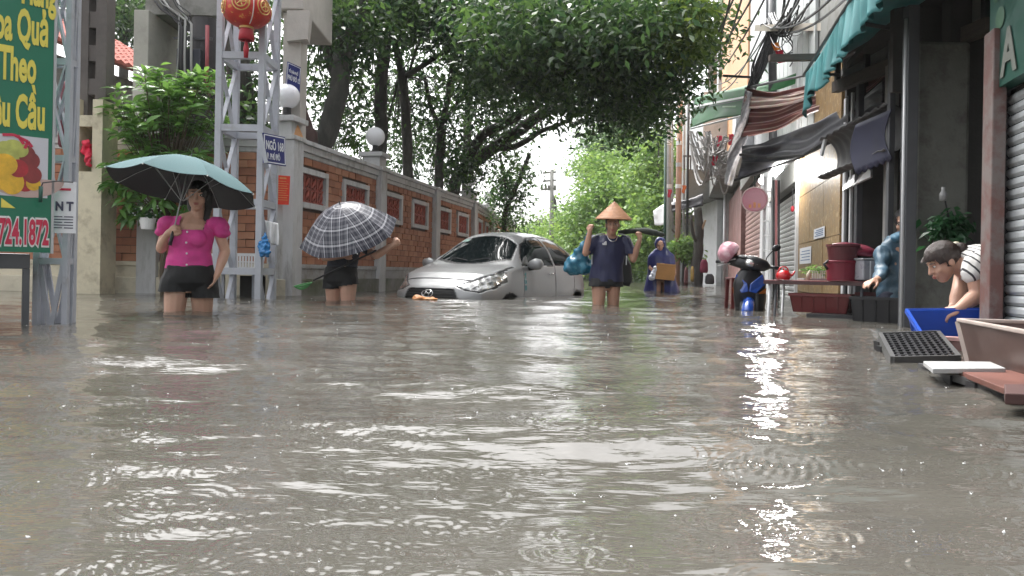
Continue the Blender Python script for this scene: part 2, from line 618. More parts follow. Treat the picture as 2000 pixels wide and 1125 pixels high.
CONC = mat('wet_concrete', (0.24, 0.235, 0.22), r=0.7, v=0.18, s=4, c2=(0.12, 0.12, 0.10), c2s=3, c2a=0.58, b=0.3, bs=35)
TIDE = mat('tide_stained_concrete', (0.22, 0.215, 0.20), r=0.7, v=0.2, s=4, c2=(0.09, 0.10, 0.055), c2s=2.2, c2a=0.5, b=0.3, bs=35)
CREAM = mat('cream_render', (0.56, 0.51, 0.40), r=0.75, v=0.1, s=4, c2=(0.33, 0.29, 0.22), c2s=5, c2a=0.64, b=0.3, bs=30)
TERRA = mat('terracotta_fretwork', (0.27, 0.055, 0.035), r=0.6, v=0.25, s=14, c2=(0.10, 0.03, 0.025), c2s=9, c2a=0.6, b=0.3)
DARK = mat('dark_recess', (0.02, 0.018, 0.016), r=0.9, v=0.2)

def brick_mesh(L, Hh, D):
    mb = MB().frame(Vector((0, 0, 0)), Vector((1, 0, 0)), Vector((0, 1, 0)), Z, (-L / 2, -D / 2, -Hh / 2), (L / 2, D / 2, Hh / 2))
    me = bpy.data.meshes.new('brick')
    v = [(x + random.uniform(-.0025, .0025), y + random.uniform(-.004, .004), z + random.uniform(-.002, .002)) for (x, y, z) in mb.v]
    me.from_pydata(v, [], mb.f); me.materials.append(BRICK)
    return me

def lay_bricks(root, A, ex, ey, T, holes, z0=0.42, z1=1.90, maxi=300, L=0.235, H=0.106, cam_first=True):
    """Bricks along ex from A, faces towards ey; holes = (t0, t1, z0, z1). The first maxi as objects, the rest as one part."""
    fulls = [brick_mesh(L - .008, H - .009, .05) for _ in range(5)]
    halves = {}
    todo = []
    nrow = int(round((z1 - z0) / H)); Hh = (z1 - z0) / nrow
    for r in range(nrow):
        za = z0 + r * Hh
        t = -L * (0.5 if r % 2 else 0)
        while t < T:
            a, b = max(t, 0), min(t + L, T)
            segs = [(a, b)]
            for (h0, h1, hz0, hz1) in holes:
                if za + Hh * .7 > hz0 and za + Hh * .3 < hz1:
                    ns = []
                    for (p, q) in segs:
                        if h1 <= p or h0 >= q: ns.append((p, q))
                        else:
                            if h0 > p: ns.append((p, h0))
                            if h1 < q: ns.append((h1, q))
                    segs = ns
            for (p, q) in segs:
                if q - p > 0.03: todo.append((p, q, za + Hh / 2))
            t += L
    todo.sort(key=lambda k: k[0])
    rot = math.atan2(ex.y, ex.x)
    rest = MB()
    base = root.location
    for i, (p, q, zc) in enumerate(todo):
        c = A + ex * ((p + q) / 2) + ey * (0.012 + random.uniform(-.005, .005)) + Z * zc
        if i < maxi:
            w = q - p
            if abs(w - L) < 1e-4: me = random.choice(fulls)
            else:
                kk = round(w, 2)
                if kk not in halves: halves[kk] = brick_mesh(max(.02, w - .008), H - .009, .05)
                me = halves[kk]
            ob = bpy.data.objects.new('brick', me); COL.objects.link(ob)
            ob.parent = root; ob.location = c - base; ob.rotation_euler = (0, random.uniform(-.004, .004), rot)
        else:
            w = (q - p - .008) / 2
            rest.frame(c, ex, ey, Z, (-w, -.025, -H / 2 + .005), (w, .025, H / 2 - .005))
    if rest.v:
        part('brick_courses', rest, BRICK, root, stuff=True)

def vent_panel(root, A, ex, ey, t0, t1, z0, z1):
    """Openwork terracotta panel in a pale frame: part > sub-part."""
    fr = MB(); w = .075
    fr.frame(A, ex, ey, Z, (t0, .0, z0), (t1, .075, z0 + w)); fr.frame(A, ex, ey, Z, (t0, .0, z1 - w), (t1, .075, z1))
    fr.frame(A, ex, ey, Z, (t0, .0, z0 + w), (t0 + w, .073, z1 - w)); fr.frame(A, ex, ey, Z, (t1 - w, .0, z0 + w), (t1, .073, z1 - w))
    f = part('vent_panel', fr, GREYP, root)
    a, b, c, d = t0 + w, t1 - w, z0 + w, z1 - w
    part('backing', MB().frame(A, ex, ey, Z, (a, .001, c), (b, .006, d)), DARK, f)  # dark plate on the solid wall, shade of the openings put into colour
    fw = MB()
    n = 4
    for i in range(n):
        cx = a + (b - a) * (i + .5) / n
        fw.frame(A, ex, ey, Z, (cx - (b - a) / n * .5, .008, c), (cx - (b - a) / n * .36, .03, d))
        for (zz, rr) in ((c + (d - c) * .26, .07), (c + (d - c) * .72, .07)):
            o = A + ex * cx + Z * zz + ey * .022
            pts = [o + ex * (math.cos(q * PI / 6) * rr * .9) + Z * (math.sin(q * PI / 6) * rr * 1.2) for q in range(13)]
            fw.tube(pts, .016, 5, cap=False)
            fw.tube([o - ex * .05 - Z * .07, o + Z * .0, o + ex * .05 + Z * .07], [.02, .03, .02], 5)
        fw.frame(A, ex, ey, Z, (cx - .1, .008, (c + d) / 2 - .018), (cx + .1, .028, (c + d) / 2 + .018))
    fw.frame(A, ex, ey, Z, (a, .006, c), (b, .03, c + .03)); fw.frame(A, ex, ey, Z, (a, .006, d - .03), (b, .03, d))
    part('fretwork', fw, TERRA, f)

def masonry(root, A, ex, ey, T, piers, zt=2.12, base_top=.22, plinth=True, cream=False):
    B = A
    part('core', MB().frame(A, ex, ey, Z, (0, -.2, GZ), (T, .0, 1.92)), MORTAR, root)
    cp = MB()
    cp.frame(A, ex, ey, Z, (0, -.22, 1.90), (T, .05, 1.965)).frame(A, ex, ey, Z, (0, -.25, 1.965), (T, .085, 2.06)).frame(A, ex, ey, Z, (0, -.28, 2.06), (T, .12, zt))
    part('coping', cp, GREYP, root, bevel=.006)
    pl = MB().frame(A, ex, ey, Z, (0, .0, .215), (T, .06, .36)).frame(A, ex, ey, Z, (0, .0, .36), (T, .075, .42))
    part('plinth', pl, CREAM if cream else PLINTHP, root, bevel=.006)
    part('footing', MB().frame(A, ex, ey, Z, (0, .0, GZ), (T, .12, .215)), CREAM if cream else TIDE, root, bevel=.01)
    for (t, cap) in piers:
        pm = MB().frame(A, ex, ey, Z, (t - .13, -.24, GZ), (t + .13, .135, 2.06))
        pm.frame(A, ex, ey, Z, (t - .16, -.3, 2.058), (t + .16, .16, 2.118))
        if cap:
            pm.frame(A, ex, ey, Z, (t - .14, -.2, 2.115), (t + .14, .1, 2.30)).frame(A, ex, ey, Z, (t - .2, -.26, 2.298), (t + .2, .16, 2.37))
        part('pier', pm, GREYP, root, bevel=.008)

WD, WN = Vector((.2192, .9757, 0)), Vector((.9757, -.2192, 0))
WA = Vector((-3.0, 9.9, 0))
def wall_t(px):
    return (7576 / (1325.8 - px) - 9.9) / .9757
wall = thing('brick_wall', 'long red brick boundary wall with grey coping and framed terracotta openwork panels along the flooded street', 'wall', WA)
masonry(wall, WA, WD, WN, 9.05, [(0.02, True), (2.97, True), (5.94, False), (8.92, True)])
panels = []
for (a, b) in ((567, 630), (661, 711), (741, 778), (798, 829), (848, 874), (887, 909)):
    panels.append((wall_t(a), wall_t(b)))
for (a, b) in panels:
    vent_panel(wall, WA, WD, WN, a, b, 1.2, 1.75)
lay_bricks(wall, WA, WD, WN, 9.05, [(a, b, 1.2, 1.75) for a, b in panels] + [(t - .13, t + .13, -1, 3) for t in (0.02, 2.97, 5.94, 8.92)])

WB = WA + WD * 9.05
WD2 = Vector((.097, .9953, 0)); WN2 = Vector((.9953, -.097, 0))
wall2 = thing('brick_wall', 'farther stretch of the brick wall behind the silver car, bending away beyond the third globe lamp', 'wall', WB)
masonry(wall2, WB, WD2, WN2, 10, [(3.5, True), (6.8, False), (9.8, True)])
for t in (.5, 2.0, 4.0, 5.4):
    vent_panel(wall2, WB, WD2, WN2, t, t + .9, 1.2, 1.75)
lay_bricks(wall2, WB, WD2, WN2, 10, [(t, t + .9, 1.2, 1.75) for t in (.5, 2.0, 4.0, 5.4)], maxi=0)

LA, LX, LY = Vector((-9.6, 9.9, 0)), Vector((1, 0, 0)), Vector((0, -1, 0))
lwall = thing('brick_wall', 'dark red brick wall with cream plinth behind the woman in pink and the leafy bush', 'wall', LA)
masonry(lwall, LA, LX, LY, 6.62, [(4.78, False), (1.5, False)], cream=True)
lay_bricks(lwall, LA + LX * 3.0, LX, LY, 3.55, [(1.65, 1.91, -1, 3)])
lay_bricks(lwall, LA, LX, LY, 3.0, [], maxi=0)

GLOBE = mat('milk_glass', (0.80, 0.80, 0.84), r=0.25, v=0.03)
BLACKM = mat('black_metal', (0.02, 0.02, 0.022), r=0.45, v=0.2)
for (p, lab) in ((WA + WD * .02, 'white globe lamp half hidden by the lattice tower and blue street plate'),
                 (WA + WD * 2.97, 'large white globe lamp on the pier above the plaid umbrella'),
                 (WA + WD * 8.92, 'white globe lamp on the pier above the silver car bonnet'),
                 (WB + WD2 * 3.5, 'smallest white globe lamp, on the farthest visible wall pier')):
    o = p + Vector((0, 0, 2.37)) - (WN * .05)
    t = thing('globe_lamp', lab, 'lamp', o, group='globe lamps on the boundary wall')
    part('neck', MB().lathe(o, [(.0, 0), (.09, 0), (.09, .03), (.055, .05), (.05, .13), (.075, .15), (0, .152)], 14), BLACKM, t, smooth=False)
    part('globe', MB().ell(o + Z * .29, (.165, .165, .165), n=24, m_=16), GLOBE, t, smooth=True)
# ================================================================== LEFT SIDE
GSTEEL = mat('grey_painted_steel', (0.40, 0.415, 0.46), r=0.42, v=0.1, s=5, c2=(0.24, 0.22, 0.2), c2s=7, c2a=0.68, b=0.05)
DSTEEL = mat('dark_grey_steel', (0.075, 0.078, 0.085), r=0.45, v=0.2, s=4)
LSTEEL = mat('light_steel_panel', (0.42, 0.43, 0.44), r=0.4, v=0.08)
SIGNG = mat('green_vinyl', (0.008, 0.155, 0.085), r=0.35, v=0.05, s=2)
YELLOW = mat('yellow_print', (0.72, 0.62, 0.10), r=0.45, v=0.05)
REDP = mat('red_print', (0.52, 0.025, 0.07), r=0.45, v=0.06)
WHITE = mat('white_plastic', (0.74, 0.74, 0.74), r=0.4, v=0.05)
WHITEP = mat('white_paper', (0.72, 0.73, 0.76), r=0.6, v=0.04)
INK = mat('dark_ink', (0.06, 0.06, 0.10), r=0.6, v=0.1)
NAVYP = mat('navy_enamel', (0.022, 0.028, 0.16), r=0.35, v=0.1)

# ---- fruit shop advert board
ex = Vector((.76, .65, 0)).normalized(); nn = ex.cross(Z)
R0 = P(98, 493, 4.45)
def sign_at(px, z):
    q = (px - 1000) / FOC
    t = (q * R0.y - R0.x) / (ex.x - q * ex.y)
    return Vector((R0.x + ex.x * t, R0.y + ex.y * t, z))
def sz(py): return .36 + (516.5 - py) / 326.0
board = thing('advert_board', 'tall green fruit shop advert board with yellow lettering, fruit picture and red phone number', 'sign', (R0.x, R0.y, 0))
part('panel', MB().frame(Vector((R0.x, R0.y, 0)), ex, nn, Z, (-1.15, -.035, sz(494)), (0, 0, 2.7)), SIGNG, board)
part('edge_strip', MB().frame(Vector((R0.x, R0.y, 0)), ex, nn, Z, (0.001, -.037, sz(494) - .004), (.016, .004, 2.7)), LSTEEL, board)
for (body, px, py, k) in (('Hàng', 100, 17, 1), ('Hoa Quả', 87, 92, 1), ('Theo', 64, 167, 1), ('Yêu Cầu', 83, 255, 1)):
    lettering('lettering', body, .268, sign_at(px, sz(py)), ex, Z, YELLOW, board, 'RIGHT', .315, .009, off=.004)
wout = lettering('lettering', '6.724.1872', .205, sign_at(94, sz(478)), ex, Z, WHITE, board, 'RIGHT', .33, .018, ext=.001, off=.003)
lettering('lettering', '6.724.1872', .205, sign_at(94, sz(478)), ex, Z, REDP, board, 'RIGHT', .33, .006, ext=.001, off=.007)
pic = part('picture', MB().frame(sign_at(90, 0), ex, nn, Z, (-1.0, 0, sz(388)), (0, .003, sz(272))), mat('picture_print', (0.55, 0.55, 0.60), r=.4, v=.06), board)
FR = {'mango': (0.68, 0.40, 0.03), 'apple': (0.36, 0.022, 0.03), 'grape': (0.40, 0.42, 0.10), 'plum': (0.22, 0.03, 0.03), 'basket': (0.50, 0.36, 0.33)}
bw = MB()
o = sign_at(46, sz(352))
bk = [sign_at(46, sz(352)) + ex * (math.cos(a) * .16) * 1.25 + Z * (math.sin(a) * .115 if a > PI else .0) + nn * .004 for a in [PI + PI * i / 14 for i in range(15)]]
part('printed_basket', MB().slab(bk[::1], .001), mat('print_basket', FR['basket'], v=.1), pic)
for (px, py, r, kind, sq) in ((8, 302, 17, 'grape', 1), (22, 296, 15, 'grape', 1), (33, 300, 14, 'grape', 1), (14, 318, 15, 'grape', 1), (46, 308, 15, 'plum', 1.25), (56, 318, 14, 'plum', 1.2),
                              (5, 330, 19, 'mango', 1.1), (20, 362, 18, 'mango', 1.3), (32, 335, 15, 'apple', 1.15), (4, 362, 15, 'mango', 1.1), (45, 358, 17, 'apple', 1.2), (60, 345, 14, 'plum', 1.2), (62, 362, 11, 'mango', 1.2)):
    c = sign_at(px, sz(py)); rr = r / 326.0
    k = random.uniform(.004, .007)
    pts = [c + ex * (math.cos(a) * rr * 1.1) + Z * (math.sin(a) * rr * sq) + nn * k for a in [2 * PI * i / 20 for i in range(20)]]
    part('printed_fruit', MB().slab(pts, .001), mat('print_' + kind, FR[kind], r=.35, v=.35, s=9), pic)
rb = MB()
for (a, b_) in (((0, 274), (22, 272)), ((22, 272), (50, 282)), ((50, 282), (44, 296)), ((50, 282), (58, 292)), ((30, 272), (42, 288))):
    rb.beam(sign_at(a[0], sz(a[1])) + nn * .006, sign_at(b_[0], sz(b_[1])) + nn * .006, .016, .003, nn)
part('printed_ribbon', rb, REDP, pic)
part('swoosh', MB().slab([sign_at(0, sz(393)) + nn * .004, sign_at(0, sz(411)) + nn * .004, sign_at(28, sz(411)) + nn * .004, sign_at(14, sz(402)) + nn * .004], .001), YELLOW, board)

# ---- lattice post behind the board
def truss(name, label, cat, x0, x1, y0, y1, zb, zt, levels, pw, m_, xfaces, group=None, brace=.03):
    t = thing(name, label, cat, ((x0 + x1) / 2, (y0 + y1) / 2, GZ), group=group)
    for (x, y) in ((x0, y0), (x1, y0), (x0, y1), (x1, y1)):
        part('post', MB().beam((x, y, zb), (x, y, zt), pw), m_, t, bevel=.004)
    for z in levels:
        for (a, b_) in (((x0, y0), (x1, y0)), ((x0, y1), (x1, y1)), ((x0, y0), (x0, y1)), ((x1, y0), (x1, y1))):
            A_, B_ = Vector((*a, z)), Vector((*b_, z)); d = (B_ - A_).normalized() * (pw / 2)
            part('rail', MB().beam(A_ + d, B_ - d, pw * .8, pw * 1.1), m_, t)
    zs = [zb] + list(levels) + [zt]
    for k in range(len(zs) - 1):
        a, b_ = zs[k] + pw * .5, zs[k + 1] - pw * .5
        for (p, q) in xfaces:
            p, q = Vector((*p, 0)), Vector((*q, 0)); d = (q - p).normalized()
            off = Vector((d.y, -d.x, 0)) * .008
            part('brace', MB().beam(p + d * pw * .4 + Z * a + off, q - d * pw * .4 + Z * b_ + off, brace, .012), m_, t)
            part('brace', MB().beam(q - d * pw * .4 + Z * a - off, p + d * pw * .4 + Z * b_ - off, brace, .012), m_, t)
    return t
xl, xr, yl = -2.955, -2.775, 4.62
truss('lattice_post', 'slim grey lattice post standing in the water behind the green advert board', 'post', xl, xr, yl, yl + .07, GZ, 3.2, (.38, 1.02, 1.62, 2.3), .036, GSTEEL,
      [((xl, yl), (xr, yl)), ((xl, yl + .07), (xr, yl + .07)), ((xr, yl), (xr, yl + .07))], brace=.028)

# ---- cabinet under the board
cb = thing('metal_cabinet', 'dark grey metal stall cabinet with a pale panel, under the green advert board', 'cabinet', on_water(20, 4.35))
c0 = on_water(62, 4.4)
part('top', MB().frame(c0, ex, nn, Z, (-1.2, -.5, .33), (0, -.02, .42)), DSTEEL, cb, bevel=.006)
for (a, b_) in ((-.035, 0), (-.24, -.16), (-1.2, -1.12)):
    part('leg', MB().frame(c0, ex, nn, Z, (a, -.06, GZ), (b_, -.025, .33)), DSTEEL, cb)
part('side_panel', MB().frame(c0, ex, nn, Z, (-1.12, -.052, .03), (-.24, -.035, .33)), LSTEEL, cb)
part('lower_rail', MB().frame(c0, ex, nn, Z, (-1.12, -.06, -.02), (-.24, -.02, .028)), BLACKM, cb)
part('back_panel', MB().frame(c0, ex, nn, Z, (-1.2, -.5, GZ), (-.16, -.48, .33)), DSTEEL, cb)

# ---- paper notice, green hook, wine red sleeve
q0 = P(100, 455, 4.53)
pst = thing('notice_sheet', 'white laminated notice with red heading hung beside the green advert board', 'notice', q0)
ny = Vector((.97, .22, 0)).normalized()
sh = MB().frame(q0, ny, ny.cross(Z), Z, (0, -.004, 0), (.135, 0, .315))
part('sheet', sh, WHITEP, pst, bevel=.003)
pr = MB()
nf = ny.cross(Z)
for r in range(5):
    pr.frame(q0, ny, nf, Z, (.012, .001, .03 + r * .017), (.06 + .01 * (r % 2), .002, .036 + r * .017)); pr.frame(q0, ny, nf, Z, (.07, .001, .03 + r * .017), (.12, .002, .036 + r * .017))
part('print', pr, INK, pst)
lettering('lettering', 'N T', .075, q0 + Z * .14 + ny * .02, ny, Z, INK, pst, 'LEFT', .8, .003)
hd = MB().frame(q0, ny, nf, Z, (.01, .001, .262), (.105, .002, .276))
part('heading', hd, REDP, pst)
hk = thing('hook', 'small dark green hook with handle hanging on the edge of the advert board', 'hook', P(80, 385, 4.36))
hp = [P(142, 356, 4.55), P(110, 354, 4.42), P(84, 357, 4.34), P(80, 366, 4.33)]
part('wire', MB().tube(hp, .004, 6), BLACKM, hk)
part('handle', MB().tube([P(80, 364, 4.33), P(79, 395, 4.33)], [.012, .010], 8), mat('dark_green_plastic', (.01, .07, .05), r=.35), hk, smooth=True)
o = P(133, 224, 4.95)
hb = thing('hanging_sleeve', 'wine red padded sleeve hanging from the lattice post beside the advert board', 'sleeve', o)
part('body', MB().loft([(o - Z * .22, .045, .035), (o - Z * .2, .055, .045), (o, .052, .045), (o + Z * .19, .05, .042), (o + Z * .215, .03, .03)], 16, power=3), mat('wine_red_cloth', (.16, .012, .03), r=.5, v=.25, b=.2, bs=20), hb, smooth=True)
part('strap', MB().tube([o + Z * .21, o + Z * .3 + Vector((.01, 0, 0)), o + Z * .42], .006, 6), BLACKM, hb)

# ---- utility pole on its rendered base
UY = 9.4; u = on_water(181, UY)
up = thing('utility_pole', 'weathered concrete utility pole with slots, rising from a tall cream rendered base with a niche', 'utility pole', (u.x, u.y, GZ))
bsx, bsy = .20, .18
bm_ = MB()
def ubox(mb, x0, x1, z0, z1, y0=-.18, y1=.18): mb.frame(u, Vector((1, 0, 0)), Vector((0, 1, 0)), Z, (x0, y0, z0), (x1, y1, z1))
ubox(bm_, -.2, .2, GZ, 1.52); ubox(bm_, -.2, -.085, 1.52, 2.42); ubox(bm_, .075, .2, 1.52, 2.42); ubox(bm_, -.085, .075, 2.08, 2.22); ubox(bm_, -.085, .075, 1.52, 2.08, .1, .18)
part('base', bm_, mat('stained_cream_render', (0.60, 0.54, 0.40), r=.75, v=.12, s=3, c2=(.30, .25, .18), c2s=4.5, c2a=.62, b=.4, bs=25), up)
sf = MB()
for (x0, x1) in ((-.165, -.04), (.055, .185)):
    ubox(sf, x0, x1, 2.2, 5.2, -.1, .1)
z = 2.5
while z < 5.2:
    ubox(sf, -.04, .055, z, z + .2, -.085, .085); z += .42
part('shaft', sf, mat('old_concrete', (.10, .088, .082), r=.8, v=.25, s=5, b=.4), up)
rc = thing('red_cloth', 'crumpled bright red cloth stuffed in the niche of the cream pole base', 'cloth', (u.x, u.y - .12, 1.8))
mb = MB()
for (x, y, z, r) in ((0, 0, .02, .055), (.03, -.05, -.05, .05), (-.03, -.04, -.02, .05), (.04, -.09, -.13, .045), (.06, -.1, -.2, .03), (0, -.06, .06, .05)):
    mb.ell((x, y, z), (r, r * .8, r * 1.1))
skin_over('cloth', mb, mat('bright_red_cloth', (.60, .012, .05), r=.6, v=.2), rc, voxel=.01, wrinkle=.02, wscale=28)

# ---- house with a red tiled roof behind the wall
hx, hn = WD, WN
E0 = P(150, 90, 13.0)
hs_ = thing('tiled_house', 'house with a red tiled roof showing between the utility pole and the concrete pillar', 'house', (E0.x - 3, E0.y + 2, GZ))
part('wall', MB().frame(Vector((E0.x, E0.y, 0)) - hn * .35, hx, hn, Z, (-1.5, -5, GZ), (3.4, 0, E0.z - .15)), CONC, hs_)
def roof_pt(a, b_): return Vector((E0.x, E0.y, E0.z)) + hx * a - hn * (b_ * .93) + Z * (b_ * .52)
rt = MB()
nt = 26; rows = 14
for i in range(nt):
    for j in range(rows):
        a0 = -1.8 + 5.5 * i / nt; a1 = a0 + 5.5 / nt; b0 = 3.6 * j / rows; b1 = b0 + 3.6 / rows * 1.08
        p = [roof_pt(a0, b0), roof_pt(a1, b0), roof_pt(a1, b1), roof_pt(a0, b1)]
        mid0, mid1 = (p[0] + p[1]) / 2 + Z * .045, (p[2] + p[3]) / 2 + Z * .045
        lift = Z * .02
        rt.add([p[0] + lift, mid0 + lift, p[1] + lift, p[2], mid1, p[3], p[0] - Z * .03, p[1] - Z * .03], [(0, 1, 4, 5), (1, 2, 3, 4), (6, 7, 2, 1, 0)])
rf = part('roof', MB().slab([roof_pt(-1.8, 0), roof_pt(3.7, 0), roof_pt(3.7, 3.65), roof_pt(-1.8, 3.65)], .08), mat('roof_board', (.25, .09, .07), r=.8), hs_)
part('roof_tiles', rt, mat('red_roof_tile', (.32, .085, .06), r=.9, v=.3, s=6), rf, stuff=True)

# ---- concrete gate pillar and the dark service pole behind the bush
cp = thing('concrete_pillar', 'plain pale concrete pillar rising above the leafy bush', 'pillar', (-5.26, 10.9, GZ))
part('shaft', MB().frame(Vector((0, 0, 0)), LX, Vector((0, 1, 0)), Z, (-5.36, 10.4, GZ), (-5.15, 11.4, 3.95)), mat('pale_concrete', (.40, .39, .35), r=.7, v=.12, c2=(.2, .19, .17), c2a=.63, b=.25), cp, bevel=.01)
part('capping_beam', MB().frame(Vector((0, 0, 0)), LX, Vector((0, 1, 0)), Z, (-5.3, 10.6, 3.955), (-3.9, 11.35, 4.5)), CONC, cp)
a = on_water(392, 10.8)
dp = thing('service_pole', 'thick dark pole hung with black cables between the pillar and the lattice tower', 'utility pole', (a.x, a.y, GZ))
part('shaft', MB().tube([Vector((a.x, a.y, GZ)), Vector((a.x, a.y, 5.5))], [.21, .17], 18), mat('sooty_wood', (.030, .028, .032), r=.7, v=.3, b=.3), dp, smooth=True)
part('meter_box', MB().box((a.x - .06, a.y - .28, 3.15), (.34, .2, .55)), mat('dark_box', (.02, .022, .035), r=.5), dp, bevel=.01)
part('bracket', MB().beam((a.x - .35, a.y - .2, 3.62), (a.x + .2, a.y - .2, 3.62), .03), DSTEEL, dp)
ring = [Vector((a.x + .02 + .17 * math.cos(k * PI / 8), a.y - .25 + .17 * math.sin(k * PI / 8), 2.82)) for k in range(17)]
bkt = MB().tube(ring, .018, 6)
for k in range(0, 16, 1):
    bkt.tube([ring[k], ring[k] + Vector((0, 0, .14)) + (ring[k] - Vector((a.x, a.y - .25, 2.82))) * .25, ring[k] + Vector((0, 0, .3))], .007, 4)
part('insulator_basket', bkt, mat('rusty_wire', (.13, .08, .06), r=.6), dp)
part('red_conduit', MB().tube([P(404, 170, 10.4), P(405, 50, 10.4)], .028, 8), mat('faded_red_pipe', (.30, .06, .07), r=.5), dp, smooth=True)
for k in range(9):
    x = 338 + 4.5 * k + random.uniform(-3, 3)
    p0 = P(x - random.uniform(20, 80), -30, 10.5); p1 = P(350 + 3 * k, 30 + random.uniform(-10, 25), 10.4); p2 = P(348 + 3.2 * k, 110, 10.4); p3 = P(346 + 3.5 * k + random.uniform(-4, 4), 190, 10.45)
    part('cable', MB().tube([p0, (p0 + p1) / 2 - Z * .08, p1, p2, p3], random.choice([.008, .012, .018]), 6), BLACKM if k % 4 else mat('grey_cable', (.35, .35, .34), r=.5), dp, smooth=True)

# ---- lattice gate tower
tx0, tx1, ty0, ty1 = -3.345, -2.865, 8.4, 8.9
tw = truss('lattice_tower', 'square grey steel lattice tower standing in the flood at the alley mouth', 'tower', tx0, tx1, ty0, ty1, GZ, 4.6, (.32, 1.10, 1.94, 2.76, 3.7), .07, GSTEEL,
           [((tx1, ty0), (tx1, ty1)), ((tx0, ty0), (tx0, ty1))], brace=.045)

# ---- red lantern
LRED = mat('lantern_silk', (.50, .035, .025), r=.45, v=.18, s=9, c2=(.62, .25, .06), c2s=11, c2a=.60, c2w=.02)
LR2 = mat('lantern_red', (.42, .015, .03), r=.5, v=.15)
GOLD = mat('gold_trim', (.60, .38, .12), r=.35, v=.15, metal=.3)
o = P(482, 20, 8.15)
ln = thing('paper_lantern', 'round red and gold festival lantern with a tassel hanging high on the lattice tower', 'lantern', o)
body = MB(); n = 48; vs = []; fs = []
for i in range(17):
    th = -PI / 2 * .86 + PI * .86 * i / 16
    for k in range(n):
        rib = 1 + .022 * abs(math.sin(k / n * PI * 12)) - .011
        rr = .255 * math.cos(th) ** .8 * rib
        vs.append(o + Vector((rr * math.cos(2 * PI * k / n), rr * math.sin(2 * PI * k / n), .185 * math.sin(th) / math.sin(PI / 2 * .86))))
for i in range(16):
    for k in range(n):
        fs.append((i * n + k, i * n + (k + 1) % n, (i + 1) * n + (k + 1) % n, (i + 1) * n + k))
body.add(vs, fs)
part('body', body, LRED, ln, smooth=True)
med = MB()
for (dx) in (-.3, .95):
    for q in range(8):
        aa = dx + q * PI / 2
def on_lantern(az, el, k=1.012):
    rr = .255 * max(.02, math.cos(el)) ** .8 * k
    return o + Vector((rr * math.sin(az), -rr * math.cos(az), .185 * math.sin(el) / math.sin(PI / 2 * .86) * k))
for az0 in (-1.0, .1, 1.15, 2.3):
    for rad in (.36, .22):
        med.tube([on_lantern(az0 + rad * math.cos(t * PI / 10), .05 + rad * 1.3 * math.sin(t * PI / 10)) for t in range(21)], .007, 5, cap=False)
    for q in range(5):
        med.tube([on_lantern(az0 + .2 * math.cos(q * 1.257), .05 + .26 * math.sin(q * 1.257)), on_lantern(az0, .05)], .007, 5)
part('gold_medallion', med, GOLD, ln, stuff=True)
part('seam', MB().tube([on_lantern(.62, e / 10 - 1.2) for e in range(25)], .006, 5), mat('silver_trim', (.7, .66, .62), r=.4), ln)
part('collar', MB().lathe(o - Z * .18, [(.075, 0), (.075, -.03), (.085, -.03)], 18), GOLD, ln)
part('skirt', MB().lathe(o - Z * .21, [(.07, 0), (.078, -.06), (.083, -.12), (.06, -.12)], 22), LR2, ln, smooth=True)
part('tassel', MB().tube([o - Z * .32, o - Z * .38, o - Z * .42, o - Z * .52], [.005, .022, .03, .024], 10), LR2, ln, smooth=True)
part('cord', MB().tube([o + Z * .18, o + Z * .9], .006, 5), GOLD, ln)

# ---- enamel alley sign, street plate, red notice
def plate(name, label, tl, bl, br, tr, th, m_, rim):
    t = thing(name, label, 'sign', tl)
    fr = MB().slab([tl, bl, br, tr], th)
    part('plate', fr, m_, t)
    ux, uz = (tr - tl).normalized(), (tl - bl).normalized()
    n_ = ux.cross(uz).normalized()
    rm = MB()
    k = .02
    def ins(s_, q): return tl + (tr - tl) * s_ + (bl - tl) * q + n_ * .002
    c = [ins(.04, .05), ins(.04, .95), ins(.96, .95), ins(.96, .05)]
    for i in range(4): rm.beam(c[i], c[(i + 1) % 4], rim, .002, n_)
    part('border', rm, WHITEP, t)
    return t, ins, ux, uz
tl, bl, tr = P(514, 259, 8.22), P(516, 318, 8.22), P(557, 268, 8.52); br = bl + tr - tl
t, ins, ux, uz = plate('alley_sign', 'navy enamel sign reading NGÕ 168 fixed at a slant to the lattice tower', tl, bl, br, tr, .02, NAVYP, .012)
lettering('lettering', 'NGÕ 168', .14, ins(.09, .52), ux, uz, WHITEP, t, 'LEFT', .47, .002)
lettering('lettering', 'Đ. PHÚ ĐÔ', .095, ins(.12, .85), ux, uz, WHITEP, t, 'LEFT', .42, .001)
part('side_frame', MB().beam(P(507, 258, 8.2), P(520, 318, 8.2), .03, .04), GSTEEL, t)

gp = thing('gate_pier', 'grey rendered gate pier and projecting beam above the end of the brick wall', 'pier', (-2.95, 10.4, 2.3))
part('pier', MB().frame(P(570, 250, 10.1) * 1 - Z * P(570, 250, 10.1).z, LX, Vector((0, 1, 0)), Z, (-.14, 0, 2.13), (.11, .3, 3.85)), mat('beam_render', (.42, .39, .36), r=.7, v=.1, b=.2), gp, bevel=.01)
b0 = P(548, 70, 10.0)
part('beam', MB().frame(Vector((b0.x, 10.0, 0)), LX, Vector((0, 1, 0)), Z, (-.1, 0, 3.852), (.30, 1.6, 5.4)), mat('beam_render', (.42, .39, .36), r=.7, v=.1, b=.2), gp, bevel=.02)
part('bracket', MB().slab([P(560, 80, 9.98), P(600, 76, 10.02), P(606, 20, 10.02), P(560, 20, 9.98)][::-1], -.25), MATS['beam_render'], gp)
tl, bl, br, tr = P(562, 120, 9.86), P(558, 170, 9.86), P(585, 184, 10.0), P(588, 132, 10.0)
t, ins, ux, uz = plate('street_plate', 'small blue enamel street plate on the grey gate pier above the wall', tl, bl, br, tr, .015, NAVYP, .008)
